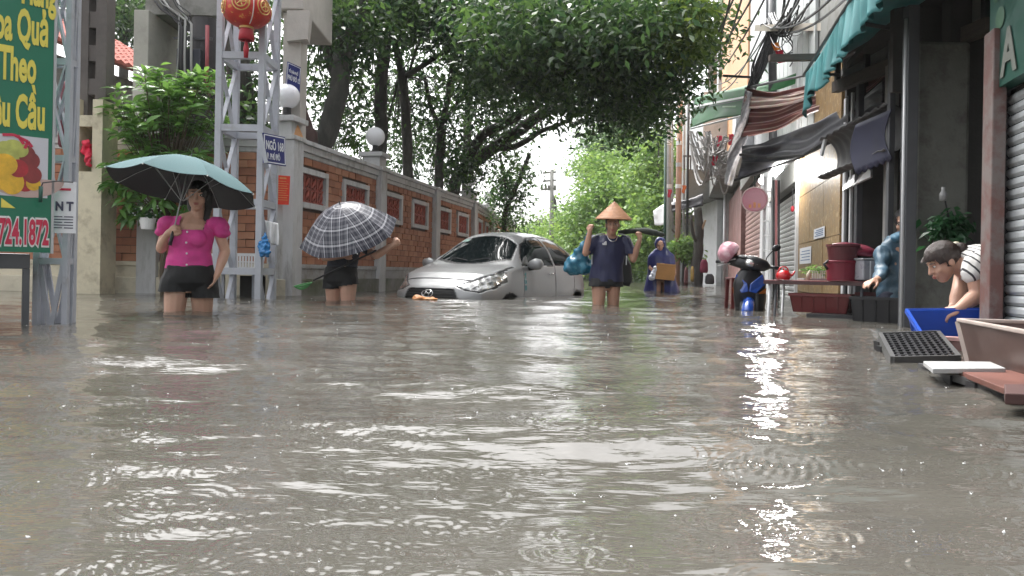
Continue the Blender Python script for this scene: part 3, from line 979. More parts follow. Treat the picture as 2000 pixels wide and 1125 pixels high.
lettering('lettering', 'PHÚ ĐÔ 12', .085, ins(.08, .66), ux, uz, WHITEP, t, 'LEFT', .42, .002)
lettering('lettering', 'TỔ DÂN PHỐ', .05, ins(.12, .38), ux, uz, WHITEP, t, 'LEFT', .45, .001)
tl, bl, br, tr = P(541, 342, 9.35), P(539, 399, 9.35), P(564, 400, 9.5), P(567, 344, 9.5)
nt_ = thing('red_notice', 'orange red printed notice posted at the start of the brick wall', 'notice', tl)
part('sheet', MB().slab([tl, bl, br, tr], .008), mat('orange_red_sheet', (.72, .045, .02), r=.45, v=.08), nt_)
ux, uz = (tr - tl), (bl - tl); n_ = ux.normalized().cross(-uz.normalized())
pl = MB()
for k in range(9):
    w = random.uniform(.55, .82)
    pl.beam(tl + ux * .1 + uz * (.2 + .08 * k) + n_ * .002, tl + ux * (.1 + w) + uz * (.2 + .08 * k) + n_ * .002, .007, .001, n_)
pl.beam(tl + ux * .2 + uz * .09 + n_ * .002, tl + ux * .7 + uz * .09 + n_ * .002, .02, .001, n_)
part('print', pl, mat('pale_orange_ink', (.75, .33, .12), r=.5), nt_)
part('backing_board', MB().slab([P(528, 392, 9.38), P(528, 545, 9.38), P(552, 545, 9.52), P(552, 396, 9.52)], .04), GREYP, nt_)

# ---- straw hat on the coping
o = P(569, 262, 9.95); o.z = 2.13
sh = thing('straw_hat', 'orange straw hat left lying on the wall coping beside the gate pier', 'hat', o)
part('cone', MB().lathe(o + Vector((.0, .0, .02)), [(.17, 0), (.12, .07), (.05, .15), (.0, .19), (.0, .185), (.048, .145), (.165, -.004), (.17, 0)], 24, axis=(.35, -.2, .9)), mat('orange_straw', (.50, .25, .10), r=.6, v=.2, stretch=(4, 4, 20)), sh, smooth=True)

# ---- trestle table and white baskets behind the woman
TY = 9.0
a, b_ = on_water(404, TY), on_water(503, TY)
tb = thing('trestle_table', 'low grey table with white plastic baskets on it beside the lattice tower', 'table', ((a.x + b_.x) / 2, TY + .2, GZ))
part('top', MB().frame(Vector((0, 0, 0)), LX, Vector((0, 1, 0)), Z, (a.x, TY, .29), (b_.x, TY + .42, .335)), GSTEEL, tb, bevel=.005)
for x in (a.x + .06, b_.x - .05):
    for y in (TY + .04, TY + .38):
        part('leg', MB().beam((x, y, GZ), (x, y, .288), .035), GSTEEL, tb)
part('skirt_panel', MB().frame(Vector((0, 0, 0)), LX, Vector((0, 1, 0)), Z, (a.x + .3, TY + .3, GZ), (b_.x, TY + .32, .26)), DARK, tb)
def basket(label, x0, x1, y0, y1, z0, h, m_, grp=None, nbar=9):
    t = thing('plastic_basket', label, 'basket', ((x0 + x1) / 2, (y0 + y1) / 2, z0), group=grp)
    c = Vector((0, 0, 0)); e1 = Vector((0, 1, 0))
    part('floor', MB().frame(c, LX, e1, Z, (x0, y0, z0), (x1, y1, z0 + .012)), m_, t)
    rim = MB()
    for zz, hh in ((z0 + h - .03, .03), (z0 + h * .45, .012), (z0 + .012, .02)):
        g = .002 if hh < .03 else .006
        rim.frame(c, LX, e1, Z, (x0 - g, y0 - g, zz), (x1 + g, y0 + .012, zz + hh)).frame(c, LX, e1, Z, (x0 - g, y1 - .012, zz), (x1 + g, y1 + g, zz + hh))
        rim.frame(c, LX, e1, Z, (x0 - g, y0 + .012, zz), (x0 + .012, y1 - .012, zz + hh)).frame(c, LX, e1, Z, (x1 - .012, y0 + .012, zz), (x1 + g, y1 - .012, zz + hh))
    part('rim', rim, m_, t)
    br_ = MB()
    for k in range(nbar + 1):
        x = x0 + .006 + (x1 - x0 - .012) * k / nbar
        for y in (y0 + .006, y1 - .006): br_.beam((x, y, z0 + .012), (x, y, z0 + h - .03), .014, .008)
    for k in range(1, nbar):
        y = y0 + (y1 - y0) * k / nbar
        for x in (x0 + .006, x1 - .006): br_.beam((x, y, z0 + .012), (x, y, z0 + h - .03), .008, .014)
    part('bars', br_, m_, t)
    return t
xa = P(442, 520, TY).x
basket('white plastic slatted basket on the grey table, next to the tower post', xa, b_.x - .04, TY + .03, TY + .36, .336, .2, WHITE, 'white baskets on the grey table')
basket('white plastic slatted basket on the grey table, half behind the woman in pink', a.x + .0, xa - .02, TY + .05, TY + .38, .336, .19, WHITE, 'white baskets on the grey table', 7)

# ---- bag and cloth hung on the tower
o = P(516, 478, 8.36)
bgt = thing('blue_bag', 'blue plastic bag hanging from the right hand post of the lattice tower', 'bag', (o.x, o.y, o.z))
mb = MB().ell((0, 0, -.03), (.07, .05, .10)).ell((.01, -.01, -.09), (.065, .05, .05)).chain([(0, 0, .04), (.01, 0, .13)], [.035, .012])
skin_over('bag', mb, mat('thin_blue_plastic', (.02, .17, .42), r=.25, v=.3, s=8), bgt, voxel=.008, wrinkle=.022, wscale=30)
o = P(531, 452, 8.42)
wc = thing('white_cloth', 'white cloth draped from the lattice tower above the blue bag', 'cloth', o)
def fn(u_, v_):
    return P(517 + 26 * u_ + 8 * v_ - 6 * u_ * v_, 430 + 45 * v_ + 6 * u_, 8.45 + .05 * math.sin(u_ * 9 + v_ * 3))
part('drape', MB().grid(fn, 14, 12), WHITE, wc, smooth=True, solid=.004)

# ---- leafy bush
LEAFG = leaf_mat('bush_leaf', (.036, .12, .026), (.17, .34, .07), rough=.28, trans=.3)
def leaf_template(L, Wd, droop):
    v = []; f = []
    st = [(0, .06), (.25, .8), (.55, 1.0), (.8, .55), (1, .03)]
    for (s_, w) in st:
        z = -droop * s_ * s_ * L
        v += [(s_ * L, -w * Wd / 2, z + .12 * Wd * w), (s_ * L, 0, z), (s_ * L, w * Wd / 2, z + .12 * Wd * w)]
    for i in range(4):
        for k in range(2):
            a_ = i * 3 + k
            f.append((a_, a_ + 3, a_ + 4, a_ + 1))
    return np.array(v), f
def leaf_frames(C, D, roll):
    """Rotation matrices whose x axis is D and whose z axis is as upright as possible, then rolled."""
    D = D / np.linalg.norm(D, axis=1, keepdims=True)
    up_ = np.tile(np.array([0, 0, 1.0]), (len(D), 1))
    y = np.cross(up_, D); y /= np.linalg.norm(y, axis=1, keepdims=True) + 1e-9
    z = np.cross(D, y)
    c, s_ = np.cos(roll)[:, None], np.sin(roll)[:, None]
    y2 = y * c + z * s_; z2 = z * c - y * s_
    return np.stack([D, y2, z2], -1)
bo = on_water(322, 9.3); bo.z = GZ
bush = thing('leafy_bush', 'large glossy green leafy bush growing against the wall behind the teal umbrella', 'bush', bo)
blobs = []
for (px, py, rx, rz, ry, k) in ((330, 235, 78, 75, .42, 40), (275, 260, 52, 65, .38, 22), (385, 250, 45, 70, .38, 22), (300, 180, 45, 40, .3, 13), (290, 330, 60, 50, .4, 20), (350, 320, 60, 45, .4, 16), (420, 165, 30, 30, .2, 6), (235, 200, 22, 30, .2, 5), (262, 400, 30, 50, .22, 10), (375, 180, 35, 30, .3, 8), (230, 350, 20, 40, .2, 6), (320, 395, 40, 40, .25, 8)):
    for _ in range(k):
        d = RNG.normal(size=3); d /= np.linalg.norm(d); d *= RNG.random() ** .4
        c = P(px + d[0] * rx, py - d[2] * rz, 9.3)
        blobs.append((c.x, c.y + d[1] * ry, c.z))
CT, DR = [], []
twig = MB()
trunk_top = Vector((bo.x, bo.y, .9))
for (x, y, z_) in blobs:
    out = np.array([x - bo.x, (y - bo.y) * 1.2, z_ - 1.3]); out /= np.linalg.norm(out) + .2
    nl = RNG.integers(9, 15)
    for q in range(nl):
        th = 2.4 * q
        d = np.array([math.cos(th), math.sin(th), .25]) * .9 + out * .8 + np.array([0, 0, RNG.normal(0, .25) - .35])
        CT.append(np.array([x, y, z_]) + RNG.normal(0, .035, 3)); DR.append(d)
    twig.tube([trunk_top, (trunk_top + Vector((x, y, z_))) / 2 + Vector((0, 0, .12)), Vector((x, y, z_))], [.008, .006, .004], 5)
CT, DR = np.array(CT), np.array(DR)
ro = RNG.normal(0, .5, len(CT)); sc_ = RNG.uniform(.75, 1.2, len(CT)); tint = np.clip(RNG.beta(2, 2.2, len(CT)) * .8 + (CT[:, 2] - 1) * .12, 0, 1)
R3 = leaf_frames(CT, DR, ro)
T0, TF = leaf_template(.165, .056, .45)
order = np.argsort(CT[:, 1])[:300]
first = set(order.tolist())
tmpl = []
for k in range(6):
    me = bpy.data.meshes.new('leaf')
    tv, tf = leaf_template(.165, .052 + .005 * (k % 3), .25 + .10 * k)
    me.from_pydata(tv.tolist(), [], tf); me.materials.append(LEAFG)
    at = me.attributes.new('tint', 'FLOAT', 'POINT'); at.data.foreach_set('value', [.15 + .14 * k] * len(tv))
    me.polygons.foreach_set('use_smooth', [True] * len(me.polygons))
    tmpl.append(me)
for i in order:
    ob = bpy.data.objects.new('leaf', tmpl[min(5, int(tint[i] * 6))]); COL.objects.link(ob); ob.parent = bush
    M = Matrix(R3[i].tolist()).to_4x4() @ Matrix.Scale(float(sc_[i]), 4)
    M.translation = Vector(CT[i]) - bo
    ob.matrix_basis = M
ii = np.array([i for i in range(len(CT)) if i not in first])
V = (np.einsum('nij,kj->nki', R3[ii], T0) * sc_[ii][:, None, None] + CT[ii][:, None, :]) - np.array(bo)
F = (np.array(TF)[None] + (np.arange(len(ii)) * len(T0))[:, None, None]).reshape(-1, 4)
fo = np_mesh('foliage', V.reshape(-1, 3), F, LEAFG, bush, smooth=True, tint=np.repeat(tint[ii], len(T0)))
fo['kind'] = 'stuff'
part('twigs', twig, mat('brown_twig', (.07, .05, .03), r=.8), bush, stuff=True)
part('stem', MB().tube([Vector((bo.x + .03, bo.y, GZ)), Vector((bo.x - .02, bo.y, .3)), trunk_top], [.05, .04, .03], 8), MATS['brown_twig'], bush, smooth=True)
# hanging pot with white flowers
o = P(288, 432, 9.2)
hp = thing('hanging_pot', 'white pot of small white flowers hanging behind the woman in pink', 'plant pot', o)
part('pot', MB().lathe(o - Z * .1, [(0, 0), (.07, 0), (.1, .13), (.105, .14), (.09, .135), (0, .12)], 18), WHITE, hp, smooth=False)
fl = MB(); lf = MB()
for k in range(70):
    d = Vector((random.gauss(0, .09), random.gauss(0, .06), abs(random.gauss(.03, .07)))); c = o + d + Z * .04
    if k < 22: fl.ell(c, (.012, .012, .009), n=7, m_=4)
    else:
        e1 = Vector((random.gauss(0, 1), random.gauss(0, 1), random.gauss(0, .4))).normalized(); e2 = e1.orthogonal()
        lf.add([c, c + e1 * .03 + e2 * .014, c + e1 * .07, c + e1 * .03 - e2 * .014], [(0, 1, 2, 3)])
part('flowers', fl, WHITE, hp, stuff=True)
part('foliage', lf, leaf_mat('pot_leaf', (.03, .09, .03), (.06, .15, .05)), hp, stuff=True)
part('hanger', MB().tube([o + Z * .02, o + Vector((0, .3, .9))], .004, 5), BLACKM, hp)
# ================================================================== TREES
BARK = mat('wet_bark', (.045, .040, .036), r=.75, v=.35, s=9, c2=(.12, .12, .10), c2s=5, c2a=.62, b=.7, bs=22, stretch=(1, 1, .35))
BARKL = mat('pale_bark', (.10, .095, .085), r=.75, v=.3, s=9, c2=(.05, .05, .045), c2s=4, c2a=.5, b=.6, bs=18, stretch=(1, 1, .4))
CANOPY = leaf_mat('canopy_leaf', (.010, .036, .018), (.075, .155, .036), rough=.38, trans=.36)
BRIGHTL = leaf_mat('lit_spray_palm_leaf', (.05, .11, .02), (.13, .20, .035), rough=.4, trans=.4)  # palm green; on the big crown it stands in for lit sprays
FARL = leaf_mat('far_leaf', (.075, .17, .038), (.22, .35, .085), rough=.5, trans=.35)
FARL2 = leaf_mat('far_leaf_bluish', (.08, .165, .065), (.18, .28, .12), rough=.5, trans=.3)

def leaf_cloud(name, centers, spread, per, L, Wd, mt, parent, droop=.5, squash=.7):
    centers = np.asarray(centers); n = len(centers) * per
    C = np.repeat(centers, per, 0) + RNG.normal(0, 1, (n, 3)) * np.array([spread, spread, spread * squash])
    D = RNG.normal(0, 1, (n, 3)); D[:, 2] = D[:, 2] * .5 - droop
    R_ = leaf_frames(C, D, RNG.normal(0, .9, n))
    T = np.array([(0, 0, 0), (.45, -.5, .06), (1, 0, -.12), (.45, .5, .06)]) * np.array([L, Wd, L])
    s_ = RNG.uniform(.6, 1.25, n)
    V = np.einsum('nij,kj->nki', R_, T) * s_[:, None, None] + C[:, None, :]
    off = np.array(root_of(parent).location)
    F = np.arange(n * 4).reshape(n, 4)
    tcl = np.repeat(RNG.random(len(centers)), per)
    tint = np.clip(.75 * tcl ** 1.4 + .35 * RNG.random(n) - .05, 0, 1)
    o = np_mesh(name, V.reshape(-1, 3) - off, F, mt, parent, smooth=False, tint=np.repeat(tint, 4))
    o['kind'] = 'stuff'
    return o

def blob_centers(blobs):
    """blobs: (px, py, Y, rx px, ry px, depth m, count)"""
    out = []
    for (px, py, Y, rx, ry, dy, k) in blobs:
        for _ in range(k):
            d = RNG.normal(size=3); d /= np.linalg.norm(d); d *= RNG.random() ** .45
            c = P(px + d[0] * rx, py - d[2] * ry, Y + d[1] * dy)
            out.append((c.x, c.y, c.z))
    return out

def path(pts, Y=None):
    out = []
    for p in pts:
        out.append(P(p[0], p[1], p[2] if len(p) > 2 else Y))
    return out

def smooth_path(pts, k=5):
    """Catmull-Rom through the points."""
    o = []
    n = len(pts)
    for i in range(n - 1):
        p0, p1, p2, p3 = pts[max(i - 1, 0)], pts[i], pts[i + 1], pts[min(i + 2, n - 1)]
        for q in range(k):
            t = q / k
            o.append(.5 * ((2 * p1) + (p2 - p0) * t + (2 * p0 - 5 * p1 + 4 * p2 - p3) * t * t + (3 * p1 - p0 - 3 * p2 + p3) * t ** 3))
    o.append(pts[-1])
    return o

def limb(name, pts, r0, r1, m_, parent, n=9):
    sp = smooth_path(pts, 5)
    rs = [r0 + (r1 - r0) * i / (len(sp) - 1) for i in range(len(sp))]
    rs = [r * (1 + .10 * noise.noise((i * .7, r0 * 50, 0))) for i, r in enumerate(rs)]
    sp = [p + Vector((noise.noise((p.z * 2, r0 * 90, 0)), 0, noise.noise((p.x * 2, 3, r0 * 70)))) * r0 * .35 for p in sp]
    return part(name, MB().tube(sp, rs, n, jit=.06), m_, parent, smooth=True)

def tree(label, base, trunk, r0, r1, limbs, blobs, spread=.33, per=48, L=.15, Wd=.062, mt=None, extra=None, bark=None, twigs=True, group='trees growing behind the brick wall', droop=.5):
    mt = mt or CANOPY; bark = bark or BARK
    t = thing('street_tree', label, 'tree', base, group=group)
    tp = path(trunk)
    limb('trunk', [Vector((tp[0].x, tp[0].y, GZ))] + tp, r0, r1, bark, t, 12)
    ends = [tp[-1]]
    for (pts, a, b_) in limbs:
        pp = path(pts); limb('branch', pp, a, b_, bark, t); ends.append(pp[-1]); ends.append(pp[len(pp) // 2])
    blobs = [(b_[:6] + (max(3, int(b_[6] * .5)),)) if (b_[1] > 140 and 830 < b_[0] < 1130) else b_ for b_ in blobs]      # thin lower fringe
    cs = blob_centers(blobs)
    if twigs and cs:
        tw_ = MB()
        for c in cs[::2]:
            c = Vector(c); e = min(ends, key=lambda q: (q - c).length)
            mid = (c + e) / 2 + Vector((0, 0, .1)) + Vector((RNG.normal(0, .1), RNG.normal(0, .1), RNG.normal(0, .1)))
            tw_.tube([e, mid, c], [.022, .014, .006], 4, cap=False)
        part('twigs', tw_, bark, t, stuff=True)
    cr = leaf_cloud('crown', cs, spread, per, L, Wd, mt, t, droop)
    if extra:
        leaf_cloud('lit_sprays', blob_centers(extra), spread * .8, per, L * 1.1, Wd, BRIGHTL, t, droop)  # yellowish sprays: light on the leaves put into their colour
    return t

b = P(632, 400, 13); b.z = GZ
tree('thick leaning pale trunk above the wall between the gate pier and the first globe lamp', b, [(612, 330, 13), (632, 270, 13), (652, 215, 13), (664, 165, 13), (668, 120, 13), (680, 60, 13), (686, -40, 13)], .20, .15,
     [([(664, 165, 13), (640, 110, 13), (630, 60, 13), (600, -20, 13)], .09, .05), ([(670, 120, 13), (700, 60, 12.8), (715, -10, 12.6)], .10, .06)],
     [(650, 20, 13.0, 60, 55, 1.2, 26), (690, 80, 13, 40, 60, 1.0, 14), (640, 190, 15, 40, 60, 1.0, 7), (700, 210, 15, 28, 50, 1, 8), (610, 170, 15, 25, 60, 1, 6), (600, -10, 12, 60, 30, 1, 12)], per=55, bark=BARKL)
b = P(742, 400, 15); b.z = GZ
tree('straight dark trunk rising right behind the first globe lamp', b, [(742, 340, 15), (743, 240, 15), (746, 150, 15), (752, 70, 15), (764, -40, 15)], .14, .12,
     [([(750, 80, 15), (715, 60, 14.5), (690, 90, 14.3), (678, 130, 14.2)], .06, .03), ([(757, 30, 15), (830, 40, 14.6), (900, 10, 14)], .09, .05), ([(755, 60, 15), (720, 20, 15), (700, -20, 15)], .08, .05)],
     [(735, 20, 14.6, 70, 60, 1.5, 60), (800, 10, 14.4, 70, 50, 1.5, 60), (690, 20, 14, 50, 60, 1.2, 36), (715, 130, 16, 40, 60, 1, 12), (730, 260, 17, 50, 50, 1, 8)])
b = P(797, 400, 15.6); b.z = GZ
tree('slim trunk forking at a knot, second dark stem right of the first globe lamp', b, [(797, 345, 15.6), (795, 260, 15.6), (788, 160, 15.6), (782, 145, 15.6)], .115, .10,
     [([(786, 150, 15.6), (775, 100, 15.6), (760, 40, 15.6), (756, -30, 15.6)], .08, .06), ([(790, 152, 15.6), (830, 125, 15.5), (875, 97, 15.4), (900, 82, 15.2), (950, 66, 15)], .065, .03), ([(800, 140, 15.6), (815, 90, 15.6), (840, 45, 15.6), (880, 60, 15.4), (895, 85, 15.3)], .03, .035), ([(838, 48, 15.4), (815, 20, 15.2), (800, -20, 15)], .03, .02)],
     [(850, 15, 15, 70, 45, 1.2, 46), (820, 110, 17, 45, 60, 1, 14), (770, 200, 17.5, 40, 60, 1, 12), (830, 190, 17.5, 40, 60, 1, 14), (770, 300, 18.5, 40, 40, 1, 10), (815, 290, 18.5, 25, 60, 1, 12)])
b = P(857, 420, 17); b.z = GZ
tree('y forked trunk with slender dark limbs behind the wall, left of the second globe lamp', b, [(857, 360, 17), (859, 300, 17), (861, 245, 17)], .11, .10,
     [([(860, 247, 17), (845, 220, 17), (836, 185, 17), (830, 150, 17)], .07, .04), ([(862, 245, 17), (876, 180, 17), (890, 90, 16.8), (895, 20, 16.5), (905, -30, 16)], .075, .05), ([(868, 240, 17), (890, 205, 17), (915, 180, 17)], .045, .025), ([(892, 92, 16.8), (870, 60, 16.5), (845, 30, 16), (835, -10, 16)], .07, .04), ([(893, 80, 16.7), (925, 75, 16.4), (960, 60, 16)], .035, .02), ([(896, 60, 16.6), (910, 20, 16.2), (930, -30, 16)], .06, .04)],
     [(900, 60, 15.5, 60, 60, 1.3, 36), (870, 200, 18, 45, 50, 1, 16), (840, 300, 19, 40, 60, 1, 16), (885, 310, 19, 30, 40, 1, 10), (960, 20, 14.5, 70, 50, 1.5, 60), (930, 150, 16, 55, 60, 1.2, 36)])
b = P(912, 420, 20); b.z = GZ
tree('straight creeper covered trunk standing behind the second globe lamp', b, [(911, 350, 20), (913, 260, 20), (916, 180, 20), (922, 90, 20)], .13, .10, [],
     [(916, 200, 19.6, 16, 60, .3, 16), (930, 100, 19, 60, 60, 1.2, 26), (985, 250, 20, 40, 50, 1, 14), (960, 180, 20, 50, 50, 1.2, 22)], per=60)
b = P(880, 440, 18); b.z = GZ
tree('huge spreading tree arching its limbs and dense crown over the flooded street', b, [(884, 390, 18), (893, 345, 18), (930, 315, 17.8)], .16, .14,
     [([(915, 325, 17.8), (960, 292, 17.5), (1005, 262, 17), (1045, 235, 16.5), (1085, 215, 16), (1130, 205, 15.5), (1185, 165, 15), (1240, 120, 14)], .165, .06),
      ([(905, 335, 17.9), (940, 270, 17.2), (985, 240, 16.8), (1035, 215, 16.2), (1062, 190, 15.8), (1090, 140, 15), (1110, 70, 14)], .125, .05),
      ([(960, 292, 17.5), (1010, 285, 17.2), (1060, 255, 17), (1100, 240, 16.6)], .09, .04),
      ([(1085, 215, 16), (1140, 220, 15.5), (1190, 235, 15), (1240, 230, 14.8)], .05, .02), ([(1062, 190, 15.8), (1000, 140, 15), (970, 100, 14.5)], .05, .03)],
     [(1010, 40, 13.0, 120, 62, 2.6, 100), (1130, 45, 12.6, 130, 66, 2.6, 125), (1245, 45, 12.4, 110, 68, 2.4, 100), (975, 130, 14, 50, 28, 1.2, 18), (1050, 138, 14.0, 70, 38, 1.6, 34), (1140, 140, 13.6, 75, 42, 1.6, 36), (1215, 140, 13.5, 60, 40, 1.5, 24), (1050, 195, 15, 60, 30, 1, 12), (1125, 195, 15, 60, 22, 1, 9), (1210, 215, 14.5, 40, 26, 1, 8), (1105, 222, 15, 22, 16, .5, 6), (1180, 205, 14, 30, 22, .6, 8), (1262, 222, 14, 26, 26, .6, 9), (1292, 185, 13.5, 22, 30, .6, 9), (1322, 165, 13.5, 18, 26, .6, 7), (1240, 262, 15, 14, 20, .4, 4), (900, 325, 17.4, 42, 34, .6, 40), (860, 250, 17.2, 40, 50, .8, 24), (1352, 118, 13, 16, 30, .5, 6), (1362, 40, 12.6, 14, 40, .6, 7), (1240, 190, 14, 40, 40, 1.3, 11), (1275, 150, 13.5, 45, 40, 1.3, 18), (1330, 110, 13.5, 28, 45, 1.2, 14),
      (970, 190, 16, 60, 35, 1.2, 26), (1010, 230, 17, 60, 30, 1, 16), (1080, 190, 16, 60, 30, 1, 26), (960, 265, 18, 50, 30, 1, 12), (990, 300, 18, 35, 30, 1, 9), (1150, 225, 15.5, 50, 18, 1, 8), (1230, 222, 15, 50, 22, .8, 14)],
     extra=[(1335, 75, 12.4, 28, 42, .8, 24), (1290, 40, 12, 50, 40, .8, 12), (1345, 20, 12, 24, 40, .8, 12)], per=52)
b = P(1000, 440, 21); b.z = GZ
tree('drooping bare limbed tree stem with hanging vines at the far end of the wall', b, [(985, 425, 21), (1000, 385, 20.6), (1020, 340, 20), (1035, 300, 19.5)], .085, .05,
     [([(1000, 385, 20.6), (985, 340, 20.4), (975, 300, 20)], .06, .03)], [(992, 370, 20.6, 15, 48, .5, 30), (1014, 328, 20, 16, 26, .5, 14), (985, 430, 21, 16, 28, .5, 18)], per=60)
b = P(590, 400, 12); b.z = GZ
tree('dark brown trunk leaning just behind the grey gate pier', b, [(606, 300, 12), (598, 255, 12), (588, 215, 12), (582, 180, 12), (578, 120, 12)], .13, .10, [], [(600, 130, 13, 20, 30, .6, 6), (590, 250, 14, 20, 30, .5, 4)], bark=mat('brown_bark', (.06, .032, .028), r=.8, v=.3, b=.6, bs=20))
b = P(240, 300, 22); b.z = GZ
tree('tree whose crown shows above the tiled roof left of the concrete pillar', b, [(240, 300, 22), (242, 150, 22), (240, 40, 22)], .2, .1, [], [(240, 20, 22, 55, 55, 2, 50), (265, 60, 22, 35, 40, 1, 14), (330, 0, 24, 60, 60, 2, 30), (160, 0, 24, 60, 40, 2, 20)], spread=.5, per=60, L=.17, Wd=.08, group='trees beyond the left hand wall')
b = P(470, 300, 14); b.z = GZ
tree('dark tree standing behind the lattice tower', b, [(468, 330, 13), (470, 200, 13), (462, 60, 13), (458, -40, 13)], .24, .2, [], [(470, 60, 14.5, 70, 90, 1, 30), (450, 200, 13.2, 60, 70, .6, 26), (490, 260, 13, 40, 50, .6, 14)], per=70, L=.14, Wd=.07, group='trees beyond the left hand wall', bark=BARK)
# palm frond by the first lamp
o = P(712, 300, 13.6)
pf = thing('palm_plant', 'bright green palm frond poking over the wall beside the first globe lamp', 'palm', (o.x, o.y, GZ))
for (tx_, ty_) in ((640, 275), (655, 262), (672, 250)):
    sp = smooth_path([P(718, 330, 13.6), P(700, 285, 13.6), P((700 + tx_) / 2, ty_ + 4, 13.6), P(tx_, ty_ + 14, 13.6)], 6)
    fr_ = part('frond', MB().tube(sp, [.012 - .0004 * i for i in range(len(sp))], 5), BRIGHTL, pf)
    lm = MB()
    for i in range(3, len(sp)):
        d = (sp[i] - sp[i - 1]).normalized()
        for sgn in (-1, 1):
            e = (d * .5 + Vector((0, .5 * sgn, -.8))).normalized() * .19
            lm.add([sp[i], sp[i] + e * .5 + d * .018, sp[i] + e, sp[i] + e * .5 - d * .018], [(0, 1, 2, 3)])
    part('leaflet', lm, BRIGHTL, fr_, stuff=True)

# ---- far trees closing the street
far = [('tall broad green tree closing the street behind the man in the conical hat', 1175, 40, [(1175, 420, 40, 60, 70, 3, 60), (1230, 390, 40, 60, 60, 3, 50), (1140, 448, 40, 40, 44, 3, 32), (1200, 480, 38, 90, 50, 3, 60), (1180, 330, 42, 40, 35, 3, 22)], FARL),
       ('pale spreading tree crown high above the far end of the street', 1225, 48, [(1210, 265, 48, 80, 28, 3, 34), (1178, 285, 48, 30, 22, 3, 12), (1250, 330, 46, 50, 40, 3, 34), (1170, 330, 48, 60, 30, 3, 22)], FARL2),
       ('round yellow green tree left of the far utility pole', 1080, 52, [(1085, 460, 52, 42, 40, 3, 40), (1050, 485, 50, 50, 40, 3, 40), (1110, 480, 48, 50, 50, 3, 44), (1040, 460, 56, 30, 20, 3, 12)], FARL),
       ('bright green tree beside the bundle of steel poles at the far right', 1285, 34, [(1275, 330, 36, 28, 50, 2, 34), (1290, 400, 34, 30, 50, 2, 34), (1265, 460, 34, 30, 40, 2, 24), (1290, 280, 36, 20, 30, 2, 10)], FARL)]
for (lab, px, Y, bl_, mt) in far:
    b = on_water(px, Y); b.z = GZ
    top = P(px, 380, Y)
    t = thing('broadleaf_tree', lab, 'tree', b, group='trees closing the far end of the street')
    limb('trunk', [b, (b + top) / 2 + Vector((.2, 0, 0)), top], .35, .12, BARK, t)
    cs = blob_centers(bl_)
    tw_ = MB()
    for c in cs[::3]:
        c = Vector(c); tw_.tube([top - Z * 2, (top + c) / 2 - Z * .4, c], [.09, .06, .02], 4, cap=False)
    part('twigs', tw_, BARK, t, stuff=True)
    leaf_cloud('crown', cs, .60, 110, .26, .15, mt, t, .35)
b = on_water(1140, 66); b.z = GZ
w = thing('far_wood', 'mass of green foliage behind the far trees', 'trees', b); w['kind'] = 'stuff'
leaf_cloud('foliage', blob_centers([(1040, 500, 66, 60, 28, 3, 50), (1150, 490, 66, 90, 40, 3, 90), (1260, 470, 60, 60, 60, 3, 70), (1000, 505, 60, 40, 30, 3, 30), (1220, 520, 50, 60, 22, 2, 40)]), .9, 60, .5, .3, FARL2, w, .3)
# far utility pole
a = on_water(1077, 45)
fp = thing('utility_pole', 'thin far utility pole with cross arms against the white sky', 'utility pole', (a.x, a.y, GZ))
part('pole', MB().tube([Vector((a.x, a.y, GZ)), P(1078, 332, 45)], [.16, .11], 8), CONC, fp, smooth=True)
for y in (336, 352, 368):
    part('cross_arm', MB().beam(P(1060, y + 2, 45), P(1086, y, 45), .1), CONC, fp)
for x in (1058, 1066, 1072, 1084):
    part('insulator', MB().tube([P(x, 372, 45), P(x, 362, 45)], .07, 6), CONC, fp)
# ================================================================== RIGHT SIDE
FO = Vector((1.8, 0, 0)); FD = Vector((.2192, .9757, 0)); FN = Vector((.9757, -.2192, 0))
def tF(px): return 2610.0 / (px - 1326.0) / .9757
def fz(px, py, t=None):
    Y = (t if t is not None else tF(px)) * .9757
    return CAM_H + (HY + SR * (px - 1000) - py) * Y / FOC
def fb(mb, t0, t1, d0, d1, z0, z1): return mb.frame(FO, FD, FN, Z, (t0, d0, z0), (t1, d1, z1))
def fp_(t, d, z): return FO + FD * t + FN * d + Z * z
SHUT = mat('grey_shutter_paint', (.42, .44, .45), r=.4, v=.1, s=4, c2=(.22, .22, .21), c2s=5, c2a=.66)
SHUTW = mat('white_shutter_paint', (.60, .61, .61), r=.4, v=.06, s=4, c2=(.4, .4, .38), c2s=4, c2a=.68)
SHUTB = mat('brown_shutter_paint', (.34, .20, .18), r=.45, v=.1, s=4)
PLAST = mat('grey_plaster', (.23, .235, .22), r=.8, v=.15, s=3, c2=(.13, .12, .10), c2s=3, c2a=.62, b=.3)
DKPL = mat('dark_plaster', (.06, .058, .055), r=.85, v=.25, s=3, b=.3)  # dark plaster tone for the shop interior and the wall above
WOODD = mat('dark_wood', (.085, .07, .06), r=.7, v=.3, s=6, b=.3, stretch=(1, 1, 6))
OCHRE = mat('ochre_marble', (.24, .145, .052), r=.45, v=.35, s=11, c2=(.40, .28, .14), c2s=13, c2a=.58, c2w=.04)
WALLW = mat('pale_wall_paint', (.55, .56, .57), r=.7, v=.06, s=2, c2=(.38, .38, .37), c2s=2.5, c2a=.64)
WALLO = mat('peach_wall_paint', (.60, .34, .18), r=.7, v=.08, s=2, c2=(.42, .25, .15), c2s=2, c2a=.66)
CLAD = mat('pale_cladding', (.50, .53, .52), r=.45, v=.06, s=3)
WSTEEL = mat('white_steel', (.60, .61, .62), r=.4, v=.1)

